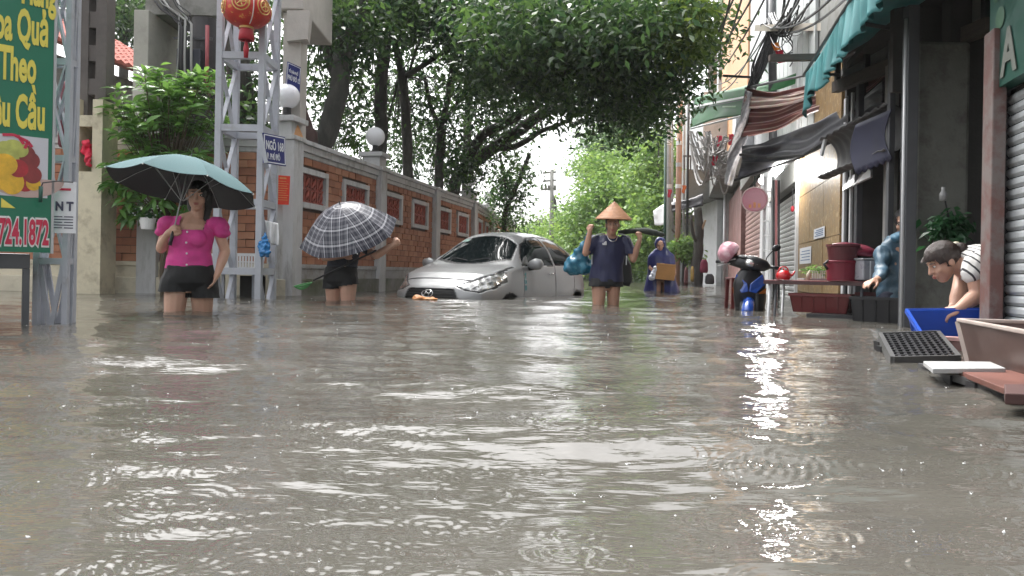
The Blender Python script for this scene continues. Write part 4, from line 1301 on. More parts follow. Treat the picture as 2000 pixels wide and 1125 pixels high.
def shutter(parent, t0, t1, d, z0, z1, pitch, m_, individually, name='shutter'):
    sh_ = part(name, fb(MB(), t0, t1, d + .03, d + .05, z0, z1), DARK, parent)
    n_ = int((z1 - z0) / pitch)
    def slat_mb(z):
        mb = MB()
        prof = [(0, .0), (.014, .3), (.014, .72), (0, .93)]
        vs = []
        for (dd, k) in prof:
            vs += [fp_(t0, d - dd + .028, z + k * pitch), fp_(t1, d - dd + .028, z + k * pitch)]
        return mb.add(vs, [(2 * i, 2 * i + 2, 2 * i + 3, 2 * i + 1) for i in range(3)])
    if individually:
        for k in range(n_): part('slat', slat_mb(z0 + k * pitch), m_, sh_)
    else:
        mb = MB()
        for k in range(n_):
            q = slat_mb(z0 + k * pitch); mb.add(q.v, q.f)
        part('slats', mb, m_, sh_, stuff=True)
    return sh_

# ---- near shop: shutter, green fascia, red post, recess, pier
T1 = tF(1957)
s1 = thing('shop_building', 'nearest shop with a grey roller shutter and green fascia at the right edge', 'shop', (FO + FD * 4).to_tuple()[:2] + (GZ,))
shutter(s1, .6, T1, 0, -.3, fz(1965, 172), .0585, SHUT, True)
part('shutter_rail', fb(MB(), T1, T1 + .09, -.04, .06, GZ, fz(1965, 172) + .02), BLACKM, s1)
fas = part('fascia', fb(MB(), .5, T1 + .06, -.06, .02, fz(1965, 172) + .0, 2.5), mat('green_fascia', (.012, .07, .05), r=.4, v=.1, c2=(.05, .10, .09), c2a=.6), s1)
fa_o = fp_(4.3, -.062, fz(1965, 145))
lettering('lettering', 'A', .34, fp_(4.12, -.064, fz(1985, 142)), -FD, Z, mat('shade_dimmed_print', (.15, .16, .14), r=.5), fas, 'LEFT', .8, .01)  # white letter, its colour dimmed for the shade it stands in
gm = MB()
for (tt, zz, r) in ((4.15, 1.80, .06), (3.95, 1.88, .05), (4.2, 1.95, .05)):
    gm.lathe(fp_(tt, -.066, zz), [(r, 0), (r * .6, .002), (0, .003)], 16, axis=-FN)
part('painted_fruits', gm, mat('pale_green_print', (.05, .12, .07), r=.5), fas, stuff=True)
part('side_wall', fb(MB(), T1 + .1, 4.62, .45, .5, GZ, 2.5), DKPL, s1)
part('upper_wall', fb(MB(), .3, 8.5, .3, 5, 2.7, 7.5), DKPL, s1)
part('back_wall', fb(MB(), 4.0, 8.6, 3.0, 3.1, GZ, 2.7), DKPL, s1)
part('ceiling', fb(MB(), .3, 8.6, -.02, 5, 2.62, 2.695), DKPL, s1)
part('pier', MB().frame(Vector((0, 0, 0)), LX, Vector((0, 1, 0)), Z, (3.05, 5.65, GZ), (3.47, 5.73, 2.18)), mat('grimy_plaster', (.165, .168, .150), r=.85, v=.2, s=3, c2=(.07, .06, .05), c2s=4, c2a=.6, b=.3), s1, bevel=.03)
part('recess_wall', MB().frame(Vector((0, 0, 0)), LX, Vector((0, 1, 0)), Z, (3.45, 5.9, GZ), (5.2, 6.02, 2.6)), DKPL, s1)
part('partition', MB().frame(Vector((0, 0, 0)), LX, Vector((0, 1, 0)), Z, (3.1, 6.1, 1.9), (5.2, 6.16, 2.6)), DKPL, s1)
rp_ = thing('red_post', 'weathered red and grey painted post beside the near shutter, in front of the stooping woman', 'post', (fp_(4.33, 0, GZ)))
a0, a1 = tF(1944), tF(1921)
pm = MB(); fb(pm, a0 - .17, a0 - .03, -.09, -.02, GZ, 1.75)
part('post', pm, mat('worn_red_paint', (.12, .055, .047), r=.55, v=.25, s=4, c2=(.15, .125, .118), c2s=3.2, c2a=.52, c2w=.06), rp_, bevel=.006)

# clerestory beams under the roof edge, black posts
iA, iB = P(1632, 132, 8.2), P(1935, -8, 5.6)
sb = thing('roof_frame', 'dark timber eaves frame with small grey lights above the recess, holding the teal tarpaulin', 'roof frame', (iA + iB) / 2)
part('upper_beam', MB().beam(iA + Z * .14, iB + Z * .14, .07, .10), WOODD, sb)
part('lower_beam', MB().beam(iA - Z * .22, iB - Z * .22, .08, .12), WOODD, sb)
for k in (.02, .27, .45, .63, .82, .98):
    q = iA.lerp(iB, k); part('stud', MB().beam(q - Z * .17, q + Z * .1, .05), BLACKM, sb)
for k in range(5):
    q0_, q1_ = iA.lerp(iB, .05 + .19 * k), iA.lerp(iB, .05 + .19 * k + .16)
    w = Vector((.05, .06, 0))
    part('pane', MB().slab([q0_ - Z * .15 + w, q1_ - Z * .15 + w, q1_ + Z * .08 + w, q0_ + Z * .08 + w], .012), mat('grimy_pane', (.20, .20, .19), r=.4, v=.3), sb)
part('rafter', MB().beam(iA + Vector((-.7, .1, .12)), iA + Vector((1.6, .1, .2)), .07), WOODD, sb)
bp_ = on_water(1773, 5.55)
pp_ = thing('black_post', 'tall dark steel post standing in the water between the stall and the stooping woman', 'post', (bp_.x, bp_.y, GZ))
part('post', MB().box((bp_.x, bp_.y, (GZ + 2.4) / 2), (.085, .085, 2.4 - GZ)), DSTEEL, pp_, bevel=.006)
part('pipe', MB().tube([Vector((bp_.x - .05, bp_.y - .02, GZ)), Vector((bp_.x - .05, bp_.y - .02, 2.3))], .012, 8), LSTEEL, pp_, smooth=True)

# ---- dark open stall shop
s2 = thing('shop_building', 'dark open fronted shop with steel door posts behind the stall and the red drum', 'shop', fp_(7, 1, GZ))
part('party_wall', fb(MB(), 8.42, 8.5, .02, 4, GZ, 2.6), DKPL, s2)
for (px, w, m_, y0) in ((1643, .05, WSTEEL, 330), (1654, .03, WSTEEL, 350), (1668, .06, DSTEEL, 350), (1702, .09, PLAST, 330), (1728, .05, DSTEEL, 240), (1648, .04, BLACKM, 330)):
    t = tF(px) * 1.0; q = fp_(t, .03 if px != 1702 else .15, 0)
    part('door_post', MB().box((q.x, q.y, .9), (w, w, 2.9)), m_, s2, bevel=.004)
part('lintel_plate', MB().slab([P(1645, 372, 8.2), P(1700, 345, 7.0), P(1700, 325, 7.2), P(1645, 352, 8.4)], .02), LSTEEL, s2)
part('shelf', fb(MB(), 6.3, 8.2, 1.2, 1.25, GZ, 1.6), mat('dark_shelf', (.03, .028, .03), r=.7), s2)
for k in range(14):
    t = random.uniform(6.3, 8.2); z_ = random.choice((.2, .6, 1.0))
    q = fp_(t, 1.1, z_)
    part('goods_box', MB().box((q.x, q.y, q.z), (.15, .12, random.uniform(.1, .25)), .2), mat('goods_%d' % (k % 4), [(.10, .03, .03), (.06, .06, .08), (.10, .09, .05), (.03, .06, .05)][k % 4]), s2)

# rolled canopy under the tarpaulin
cv = thing('rolled_canopy', 'rolled grey canopy with scalloped edge slung under the dark tarpaulin over the stall', 'canopy', P(1670, 300, 7.2))
A_, B_ = P(1608, 312, 8.0), P(1742, 250, 6.5)
def barrel(u_, v_):
    c = A_.lerp(B_, u_); an = PI * (.35 + 1.25 * v_)
    r = .20 * (1 + .03 * math.sin(u_ * 60))
    side_ = Vector((.75, -.66, 0))
    sc__ = .03 * abs(math.sin(u_ * PI * 9)) if v_ > .98 else 0
    return c + Vector((-.88, -.25, 0)) * (math.cos(an) * -r) * -1 + Z * (-math.sin(an) * r * 1.05 + sc__)
part('canvas', MB().grid(barrel, 54, 22), mat('grey_canvas', (.10, .10, .10), r=.6, v=.25, s=6), cv, smooth=True, solid=.006)
part('bracket', MB().beam(P(1604, 305, 8.0), P(1612, 272, 7.95), .03), WSTEEL, cv)
nv = thing('navy_canopy', 'small navy scalloped canopy behind the rolled grey canopy', 'canopy', P(1700, 290, 6.6))
def nav(u_, v_):
    p = P(1672 + 70 * u_, 338 - 30 * u_ - 95 * (1 - v_) + (6 * abs(math.sin(u_ * PI * 6)) if v_ > .97 else 0), 6.9 - .5 * u_)
    return p + Vector((0, .12 * math.sin(v_ * PI), 0))
part('canvas', MB().grid(nav, 48, 10), mat('navy_canvas', (.018, .02, .045), r=.6, v=.2), nv, smooth=True, solid=.006)

# ---- ochre stone fronted house
T3, T4, T5, T6, T7, T8 = tF(1640), tF(1560), tF(1505), tF(1450), tF(1425), tF(1408)
s3 = thing('stone_house', 'narrow house front faced in ochre marbled stone between the dark shop and the white shutter', 'house', fp_(10, 1, GZ))
part('core', fb(MB(), T3 + .02, T4, .03, 4, GZ, 6.5), PLAST, s3)
zz = [GZ, .15, .85, 1.55, 2.25, 3.0]; tt = [T3, T3 + (T4 - T3) / 3, T3 + 2 * (T4 - T3) / 3, T4]
for i in range(5):
    for j in range(3):
        g_ = .004
        part('stone_panel', fb(MB(), tt[j] + g_, tt[j + 1] - g_, -.012 + random.uniform(-.003, .003), .03, zz[i] + g_, zz[i + 1] - g_), OCHRE, s3)
part('corner_trim', fb(MB(), T4 - .01, T4 + .12, -.05, .05, GZ, 3.4), WSTEEL, s3)
for (lab, x0, y0, x1, y1, px) in (('white paper sheet pasted low on the ochre stone wall', 1565, 515, 1587, 483, 1576), ('small white notice pasted higher on the ochre stone wall', 1592, 465, 1613, 445, 1602)):
    ta, tb_ = tF(x0), tF(x1)
    tm = tF(px)
    n_ = thing('paper_notice', lab, 'notice', fp_(tm, -.03, fz(px, y0)), group='paper notices on the ochre wall')
    part('sheet', fb(MB(), tb_, ta, -.024, -.02, fz(px, y0), fz(px, y1)), WHITEP, n_)
    m4 = MB()
    for k in range(4):
        z_ = fz(px, y0 + (y1 - y0) * (.2 + .18 * k)); fb(m4, tb_ + .08, ta - .08 - .1 * (k % 2), -.026, -.0245, z_, z_ + .012)
    part('print', m4, mat('blue_ink', (.12, .2, .35), r=.6), n_)

# ---- white shutter house with pale cladding over it
s4 = thing('shutter_house', 'house with a white roller shutter lit by the hanging bulb, pale panel cladding above', 'house', fp_(13, 1, GZ))
part('core', fb(MB(), T4, T5, .12, 4, GZ, 8.5), WALLW, s4)
zt4 = fz(1535, 372)
shutter(s4, T4 + .15, T5 - .15, .06, GZ, zt4, .085, SHUTW, False)
part('lintel', fb(MB(), T4 + .12, T5, -.06, .12, zt4, zt4 + .35), PLAST, s4)
part('jamb', fb(MB(), T5 - .15, T5, -.03, .12, GZ, zt4), WSTEEL, s4)
npan = 9
for k in range(npan):
    a, b_ = T4 - 1.2 + (T5 - T4 + 1.2) * k / npan, T4 - 1.2 + (T5 - T4 + 1.2) * (k + 1) / npan
    part('cladding_panel', fb(MB(), a + .02, b_ - .02, -.02, .115 if k > 2 else .02, 2.45, 7.5), CLAD, s4)
mat('beige_render', (.50, .45, .38), r=.7, v=.1)
part('balcony_frame', MB().beam(P(1480, 55, 12.5), P(1628, 52, 9.6), .1), MATS['beige_render'], s4)
part('balcony_post', MB().beam(P(1628, 56, 9.6), P(1630, -30, 9.6), .1), MATS['beige_render'], s4)
q = P(1548, 408, 11.9)
hg = thing('red_charm', 'small red ornament hanging on a cord in front of the white shutter', 'ornament', q)
part('knot', MB().ell(q, (.03, .03, .05), n=10, m_=8), LR2, hg, smooth=True)
part('cord', MB().tube([q + Z * .04, P(1549, 330, 11.9)], .006, 5), BLACKM, hg)

# ladder leaning by the pillar
ld = thing('steel_ladder', 'light steel ladder standing upright between the brown shutter and the white shutter', 'ladder', P(1502, 560, 13.8))
l0, l1, l2, l3 = P(1490, 575, 14.0), P(1494, 345, 14.0), P(1507, 580, 13.4), P(1510, 345, 13.4)
part('rail', MB().beam(l0, l1, .05), WSTEEL, ld); part('rail', MB().beam(l2, l3, .05), WSTEEL, ld)
for k in range(1, 8):
    part('rung', MB().beam(l0.lerp(l1, k / 8), l2.lerp(l3, k / 8), .03), WSTEEL, ld)
for (px, m_, r) in ((1516, mat('pinkish_pipe', (.42, .16, .16), r=.5), .022), (1511, BLACKM, .018), (1521, BLACKM, .02)):
    w_ = thing('standpipe', {1516: 'reddish vertical pipe beside the white shutter', 1511: 'thin black vertical pipe next to the ladder', 1521: 'black pole in front of the left edge of the white shutter'}[px], 'pipe', P(px, 580, 12.8))
    part('pipe', MB().tube([P(px, 600, 12.8), P(px, 352, 12.8)], r, 8), m_, w_, smooth=True)

# ---- brown shutter house, tall pale flank above
s5 = thing('tall_house', 'tall pale house with a brown roller shutter at street level', 'house', fp_(18, 1, GZ))
part('core', fb(MB(), T5, T6, .1, 5, GZ, 12), WALLW, s5)
part('pillar', fb(MB(), T5, T5 + 1.7, -.04, .1, GZ, 3.6), WALLW, s5)
shutter(s5, T5 + 1.75, T6 - .1, .04, GZ, fz(1465, 352), .12, SHUTB, False)
part('lintel', fb(MB(), T5 + 1.7, T6, -.1, .1, fz(1465, 352), fz(1465, 330)), PLAST, s5)
wf = part('window', fb(MB(), T5 + 1.2, T5 + 2.6, -.03, .1, 5.2, 6.8), DSTEEL, s5)
part('pane', fb(MB(), T5 + 1.3, T5 + 2.5, -.04, -.03, 5.3, 6.7), mat('dark_glass', (.04, .05, .055), r=.08, v=.05), wf)
part('meter_cabinet', fb(MB(), T6 - 1.6, T6 - .2, -.35, .09, 3.7, 4.9), mat('pale_box', (.5, .51, .54), r=.5), s5)
s6 = thing('peach_house', 'tall peach painted house above the row, dark red stone facing below', 'house', fp_(25, 1, GZ))
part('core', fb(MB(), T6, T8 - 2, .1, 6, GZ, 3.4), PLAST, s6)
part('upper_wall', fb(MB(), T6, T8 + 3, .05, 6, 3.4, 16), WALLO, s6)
part('upper_trim', fb(MB(), T8 + 3, T8 + 5.5, -.1, 6, 3.0, 16), WALLW, s6)
part('stone_facing', fb(MB(), T6, T7, -.06, .1, GZ, 3.0), mat('dark_red_stone', (.22, .11, .10), r=.6, v=.35, s=3, c2=(.35, .22, .2), c2s=2, c2a=.6, b=.4, bs=8), s6)
part('pillar', fb(MB(), T7, T8 - 2, -.15, .1, GZ, 3.4), WALLW, s6)
part('drain_pipe', MB().tube([fp_(T7 - .2, -.2, GZ), fp_(T7 - .2, -.2, 3.3)], .06, 8), WSTEEL, s6, smooth=True)
part('balcony', fb(MB(), T6 + .5, T8, -.7, .05, 3.3, 4.0), PLAST, s6)

# pink round sign
q = P(1474, 390, 13.6)
rs = thing('round_sign', 'round pink and red shop sign hung beside the brown shutter', 'sign', q)
ax = Vector((-.30, -.95, 0))
part('disc', MB().lathe(q, [(0, -.03), (.225, -.03), (.225, .0), (.2, .004), (0, .004)], 32, axis=ax), mat('pink_sign', (.36, .10, .15), r=.4, v=.12), rs)
part('rim', MB().tube([q + ax * .0 + (Vector((.95, -.3, 0)) * math.cos(a) + Z * math.sin(a)) * .228 for a in [2 * PI * i / 32 for i in range(33)]], .012, 6, cap=False), mat('pale_rim', (.6, .45, .45), r=.4), rs)
mt_ = MB()
for k, (dx, h) in enumerate(((-.08, .06), (.0, .1), (.08, .08))):
    c = q + ax * .008 + Vector((.95, -.3, 0)) * dx - Z * .15
    mt_.box((c.x, c.y, c.z + h / 2), (.045, .006, h), -.3)
part('cups_print', mt_, mat('orange_print', (.5, .16, .04), r=.5), rs)
part('arm', MB().beam(q + Z * .23, P(1474, 345, 13.9), .03), BLACKM, rs)

# ---- bulbs that are lit
EM, n_, l_ = nodes_of('lit_bulb')
e_ = n_.new('ShaderNodeEmission'); e_.inputs['Color'].default_value = (1, .98, .95, 1); e_.inputs['Strength'].default_value = 90
l_.new(e_.outputs[0], n_['Material Output'].inputs['Surface'])
for (lab, px, py, Y, r, wts) in (('lit bare white bulb hanging under the dark tarpaulin', 1518, 327, 11.0, .085, 2.5), ('smaller lit bulb farther back above the round pink sign', 1488, 353, 14.5, .06, 1.5)):
    q = P(px, py, Y)
    b_ = thing('light_bulb', lab, 'light bulb', q)
    part('bulb', MB().ell(q, (r, r, r), n=16, m_=12), EM, b_, smooth=True)
    part('cap', MB().lathe(q + Z * r * .9, [(r * .5, 0), (r * .5, .06), (0, .06)], 10), WHITE, b_)
    part('flex', MB().tube([q + Z * (r + .05), q + Z * (r + .3)], .006, 5), BLACKM, b_)
    ld_ = bpy.data.lights.new('bulb_light', 'POINT'); ld_.energy = wts; ld_.shadow_soft_size = r; ld_.color = (1, .98, .95)
    lo_ = bpy.data.objects.new('bulb_light', ld_); COL.objects.link(lo_); lo_.parent = b_; lo_.location = Vector((0, -.02, -(r + .03)))

# ================================================================== AWNINGS
def sheet(name, top, bot, m_, parent, nu=60, nv=14, sag=.0, fold=.0, nf=9, th=.006, seed=0):
    """Cloth between two polylines of points, with drag folds."""
    T_, B_ = smooth_path(top, 8), smooth_path(bot, 8)
    def at(pl, u_):
        x = u_ * (len(pl) - 1); i = min(int(x), len(pl) - 2)
        return pl[i].lerp(pl[i + 1], x - i)
    def fn(u_, v_):
        p = at(T_, u_).lerp(at(B_, u_), v_)
        w = math.sin(v_ * PI * nf + 2.2 * noise.noise((u_ * 5, seed, v_ * 2))) * noise.noise((u_ * 3.1, v_ * 2.3, seed + 4))
        return p + Vector((-.35, -.9, .2)) * (fold * w) - Z * (sag * math.sin(u_ * PI) * math.sin(v_ * PI))
    return part(name, MB().grid(fn, nu, nv), m_, parent, smooth=True, solid=th)

TEAL = mat('teal_tarpaulin', (.055, .215, .225), r=.42, v=.2, s=3, c2=(.15, .36, .36), c2s=7, c2a=.66, c2w=.05, stretch=(1, 1, .25))
ta = thing('teal_awning', 'large teal tarpaulin awning with a ragged hanging valance at the upper right', 'awning', Vector((2.6, 5.5, 2.4)))
def edge(Y, z): return Vector((1.35 + .2247 * Y, Y, z))
def val(u_, v_):
    Y = 3.4 + 4.75 * u_
    rag = .05 * noise.noise((u_ * 26, 0, 1)) + .03 * noise.noise((u_ * 80, 3, 1))
    z0, z1 = 2.60 - .05 * math.sin(u_ * PI * 3), 2.24 + rag - .13 * max(0, u_ - .93) / .07
    p = edge(Y, z0 + (z1 - z0) * v_)
    w = .035 * math.sin(u_ * 120 + 2 * noise.noise((u_ * 9, 1, 1))) * v_ + .05 * noise.noise((u_ * 12, v_, 7)) * v_
    return p + Vector((w, -w * .3, 0))
part('valance', MB().grid(val, 260, 12), TEAL, ta, smooth=True, solid=.004)
def under(u_, v_):
    Y = 3.4 + 4.75 * u_
    a = edge(Y, 2.60 - .05 * math.sin(u_ * PI * 3)); k = (8.15 - Y) / 2.6
    b = (iA + Z * .2).lerp(iB + Z * .2, k) if True else iA
    p = a.lerp(b, v_)
    return p - Z * (.10 * math.sin(v_ * PI) + .03 * noise.noise((u_ * 7, v_ * 5, 3)))
part('canvas', MB().grid(under, 50, 24), TEAL, ta, smooth=True, solid=.004)
for k in (.28, .62, .98):
    Y = 3.4 + 4.75 * k
    part('support_rod', MB().tube([edge(Y, 2.57), (iA).lerp(iB, (8.15 - Y) / 2.6) - Z * .1], .018, 6), DSTEEL, ta)
part('edge_pole', MB().tube([edge(3.3, 2.61), edge(8.25, 2.61)], .018, 6), DSTEEL, ta)

GREENA = mat('green_awning_cloth', (.028, .155, .050), r=.5, v=.12, s=3)
ga = thing('green_awning', 'green cloth awning with a white stripe reaching out beyond the striped awning', 'awning', P(1405, 215, 14.5))
c0, c1, c2_, c3 = P(1358, 190, 15.5), P(1459, 172, 13), P(1451, 226, 13), P(1349, 251, 15.5)
sheet('front_cloth', [c0, c0.lerp(c1, .5) + Z * .02, c1], [c3, c3.lerp(c2_, .5) + Z * .06, c2_], GREENA, ga, 40, 14, sag=-.02, fold=.04, nf=2)
off = Vector((-.012, -.03, .004))
part('stripe', MB().slab([c0.lerp(c3, .30) + off * 2, c0.lerp(c3, .37) + off * 2, c1.lerp(c2_, .40) + off * 2, c1.lerp(c2_, .33) + off * 2], .004), WHITE, ga)
part('stripe', MB().slab([c0.lerp(c3, .40) + off * 2, c0.lerp(c3, .43) + off * 2, c1.lerp(c2_, .46) + off * 2, c1.lerp(c2_, .43) + off * 2], .004), DSTEEL, ga)
sheet('roof_cloth', [P(1480, 165, 13), P(1530, 152, 12), P(1577, 133, 11.3)], [P(1459, 190, 13), P(1530, 172, 12), P(1579, 152, 11.3)], GREENA, ga, 30, 8, fold=.03, nf=2)
sheet('top_cloth', [c0, c1], [P(1440, 172, 20), P(1520, 150, 14)], GREENA, ga, 20, 10)
part('frame_bar', MB().tube([c3, c2_], .02, 6), LSTEEL, ga); part('frame_bar', MB().tube([c0, c3], .02, 6), LSTEEL, ga)
part('print', MB().slab([c3.lerp(c2_, .62) + (c0 - c3) * .40 + off * 2.2, c3.lerp(c2_, .62) + (c0 - c3) * .36 + off * 2.2, c3.lerp(c2_, .86) + (c1 - c2_) * .34 + off * 2.2, c3.lerp(c2_, .86) + (c1 - c2_) * .40 + off * 2.2], .002), mat('pale_green_ink', (.3, .45, .3), r=.6), ga)

STRIPE = stripe_mat('brown_striped_cloth', [(0, (.145, .035, .030)), (.5, (.42, .32, .30)), (.62, (.16, .045, .038)), (.9, (.36, .20, .17))], 5.0, axis=1, rough=.45, v=.5)
st_ = thing('striped_awning', 'sagging brown and white striped cloth awning between the green and teal awnings', 'awning', P(1580, 195, 10))
top = [P(1458, 172, 12.2), P(1515, 180, 11.4), P(1575, 166, 10.4), P(1640, 152, 9.2), P(1690, 140, 8.4), P(1738, 112, 7.4)]
bot = [P(1447, 268, 12.0), P(1512, 256, 11.2), P(1572, 226, 10.2), P(1640, 204, 9.0), P(1690, 182, 8.2), P(1738, 140, 7.4)]
sheet('cloth', top, bot, STRIPE, st_, 110, 34, fold=.16, nf=5, seed=2)
sheet('edge_flap', [P(1455, 180, 12), P(1470, 190, 11.8), P(1540, 186, 10.8), P(1600, 170, 9.9)], [P(1452, 205, 12), P(1470, 212, 11.7), P(1545, 203, 10.7), P(1600, 186, 9.8)], stripe_mat('pale_striped_cloth', [(0, (.52, .38, .33)), (.4, (.25, .08, .06)), (.6, (.6, .48, .42))], 2.2, axis=1, v=.4), st_, 50, 10, fold=.1, nf=2, seed=9)
part('pole', MB().tube([P(1456, 172, 12.3), P(1738, 112, 7.5)], .02, 6), DSTEEL, st_)

TARP = mat('black_tarpaulin', (.022, .022, .028), r=.38, v=.35, s=4, c2=(.06, .06, .07), c2s=9, c2a=.62, stretch=(1, 1, 3))
tp_ = thing('black_tarpaulin', 'sagging black tarpaulin stretched over the lit bulb toward the street', 'tarpaulin', P(1560, 270, 9.5))
top = [P(1449, 285, 11.6), P(1505, 272, 10.8), P(1560, 252, 9.8), P(1620, 225, 8.8), P(1670, 198, 8.0), P(1725, 158, 7.2)]
bot = [P(1449, 318, 11.3), P(1505, 316, 10.5), P(1558, 306, 9.6), P(1605, 282, 8.8), P(1660, 250, 8.0), P(1725, 212, 7.2)]
sheet('cloth', top, bot, TARP, tp_, 110, 30, fold=.15, nf=4, seed=5)
part('pole', MB().tube([P(1446, 302, 11.3), P(1500, 308, 10.6), P(1572, 302, 9.4), P(1640, 268, 8.4)], .022, 6), BLACKM, tp_)
part('rope', MB().tube([P(1435, 352, 11.5), P(1500, 330, 11), P(1570, 305, 9.5)], .018, 6), BLACKM, tp_)
sheet('inner_flap', [P(1450, 308, 11.6), P(1500, 314, 10.9), P(1560, 308, 10.0)], [P(1440, 350, 11.7), P(1490, 338, 11.4), P(1548, 318, 10.4)], TARP, tp_, 30, 10, fold=.06, nf=2)
lf_ = thing('grey_flap', 'long pale grey torn cloth strip hanging down at the outer corner of the awnings', 'cloth', P(1440, 270, 11.8))
def flap(u_, v_):
    xs = [(1462, 178), (1458, 225), (1446, 270), (1432, 310), (1422, 362)]
    x = v_ * 4; i = min(3, int(x)); f = x - i
    cx, cy = xs[i][0] * (1 - f) + xs[i + 1][0] * f, xs[i][1] * (1 - f) + xs[i + 1][1] * f
    w = 7 + 6 * math.sin(v_ * PI) + 3 * noise.noise((v_ * 9, 1, 1))
    return P(cx + (u_ - .5) * 2 * w, cy + 4 * (u_ - .5), 11.9 + .10 * math.sin(u_ * 6 + v_ * 9))
part('cloth', MB().grid(flap, 10, 50), mat('grey_torn_cloth', (.40, .39, .40), r=.6, v=.3, s=12, c2=(.15, .15, .16), c2s=8, c2a=.56), lf_, smooth=True, solid=.006)

# ================================================================== FAR RIGHT END OF THE ROW
def far_wall(mb, x0, x1, y0, y1, Y, dY=3.0):
    a, b_ = P(x0, y1, Y), P(x1, y0, Y)
    return mb.frame(Vector((0, 0, 0)), LX, Vector((0, 1, 0)), Z, (a.x, Y, a.z), (b_.x, Y + dY, b_.z))
s7 = thing('balcony_house', 'far house with a concrete balcony over an open shop, beyond the white pillar', 'house', P(1370, 560, 29))
part('upper_wall', far_wall(MB(), 1372, 1425, 180, 335, 30, 4), WALLW, s7)
part('balcony', far_wall(MB(), 1340, 1425, 332, 388, 28, 1.5), PLAST, s7)
rl = MB()
for k in range(12): rl.beam(P(1336 + 6.4 * k, 332, 27.9), P(1336 + 6.4 * k, 305, 27.9), .05)
rl.beam(P(1334, 305, 27.9), P(1410, 305, 27.9), .06)
part('railing', rl, DSTEEL, s7)
part('back_wall', far_wall(MB(), 1358, 1412, 390, 566, 31, .2), PLAST, s7)
part('side_wall', far_wall(MB(), 1398, 1412, 390, 566, 28, 3), WALLW, s7)
part('doorway', far_wall(MB(), 1372, 1392, 430, 566, 30.9, .1), DARK, s7)
part('poster', far_wall(MB(), 1385, 1399, 405, 435, 30.8, .05), mat('yellow_green_poster', (.4, .42, .08), r=.5, v=.4, s=20), s7)
s8 = thing('white_shutter_shop', 'far low shop with white shutters at the end of the row, behind the potted tree', 'shop', P(1320, 556, 33))
part('wall', far_wall(MB(), 1300, 1360, 420, 560, 33, 3), mat('cream_wall', (.55, .5, .45), r=.7), s8)
fs_ = MB()
for k in range(16):
    far_wall(fs_, 1313, 1352, 552 - 7 * (k + 1), 552 - 7 * k - 1.5, 32.85, .1)
part('shutter', fs_, SHUTW, s8, stuff=True)
part('tin_roof', MB().slab([P(1296, 400, 30), P(1372, 392, 28), P(1380, 366, 31), P(1312, 380, 33)], .08), mat('pale_tin', (.5, .5, .52), r=.4, v=.2), s8)
ba = thing('black_awning', 'small black cloth awning over the far open shop', 'awning', P(1340, 400, 27.5))
sheet('cloth', [P(1301, 396, 27.5), P(1340, 390, 27.2), P(1373, 378, 27)], [P(1303, 417, 27.2), P(1340, 408, 27), P(1373, 402, 26.8)], TARP, ba, 30, 8, fold=.12, nf=2)
sheet('white_flap', [P(1276, 412, 29), P(1290, 402, 28.4), P(1303, 396, 27.6)], [P(1279, 440, 29), P(1292, 440, 28.4), P(1301, 436, 27.6)], WHITE, ba, 20, 8, fold=.1, nf=2)
part('prop', MB().tube([P(1303, 440, 27.3), P(1345, 480, 27.3)], .03, 6), WOODD, ba)
# potted street tree and dark trunk
b = P(1334, 560, 26); b.z = GZ
pt_ = thing('street_tree', 'small round tree with a thin stem in front of the far white shutters', 'tree', b)
limb('trunk', [b, P(1336, 520, 26), P(1336, 490, 26)], .07, .04, BARK, pt_)
leaf_cloud('crown', blob_centers([(1335, 487, 26, 26, 20, .4, 40), (1350, 500, 26, 16, 14, .4, 12)]), .14, 50, .16, .07, FARL, pt_)
b = P(1362, 566, 25.5); b.z = GZ
dt = thing('dead_trunk', 'dark gnarled trunk hung with odds and ends in front of the far open shop', 'tree', b)
limb('trunk', [b, P(1362, 500, 25.5), P(1366, 450, 25.5), P(1362, 405, 25.5)], .2, .13, BARK, dt)
limb('branch', [P(1364, 480, 25.5), P(1352, 450, 25.3), P(1350, 420, 25.3)], .07, .04, BARK, dt)
limb('branch', [P(1366, 460, 25.5), P(1378, 430, 25.3)], .06, .03, mat('pale_stick', (.35, .24, .15), r=.7), dt)
for (px, py, w, h, c, nm, lb) in ((1375, 520, 16, 26, (.18, .02, .05), 'cloth_bundle', 'dark red cloth bundle hanging in the far open shop'), (1352, 535, 7, 30, (.4, .28, .08), 'broom_bundle', 'yellowish upright bundle leaning by the far dark trunk'), (1340, 540, 8, 36, (.10, .03, .03), 'dark_crate', 'dark red crate standing below the small round tree'), (1386, 545, 18, 20, (.05, .05, .055), 'dark_tub', 'dark tub in the doorway of the far open shop')):
    q = P(px, py, 25.2)
    t = thing(nm, lb, nm.split('_')[1], q)
    w_, h_ = w * 25.2 / FOC / 2, h * 25.2 / FOC / 2
    part('body', MB().loft([(q - Z * h_, w_ * .8, w_ * .7), (q - Z * h_ * .6, w_, w_ * .8), (q + Z * h_ * .5, w_ * .9, w_ * .7), (q + Z * h_, w_ * .5, w_ * .4)], 12, power=3), mat(nm + '_col', c, r=.7, v=.3), t, smooth=True)

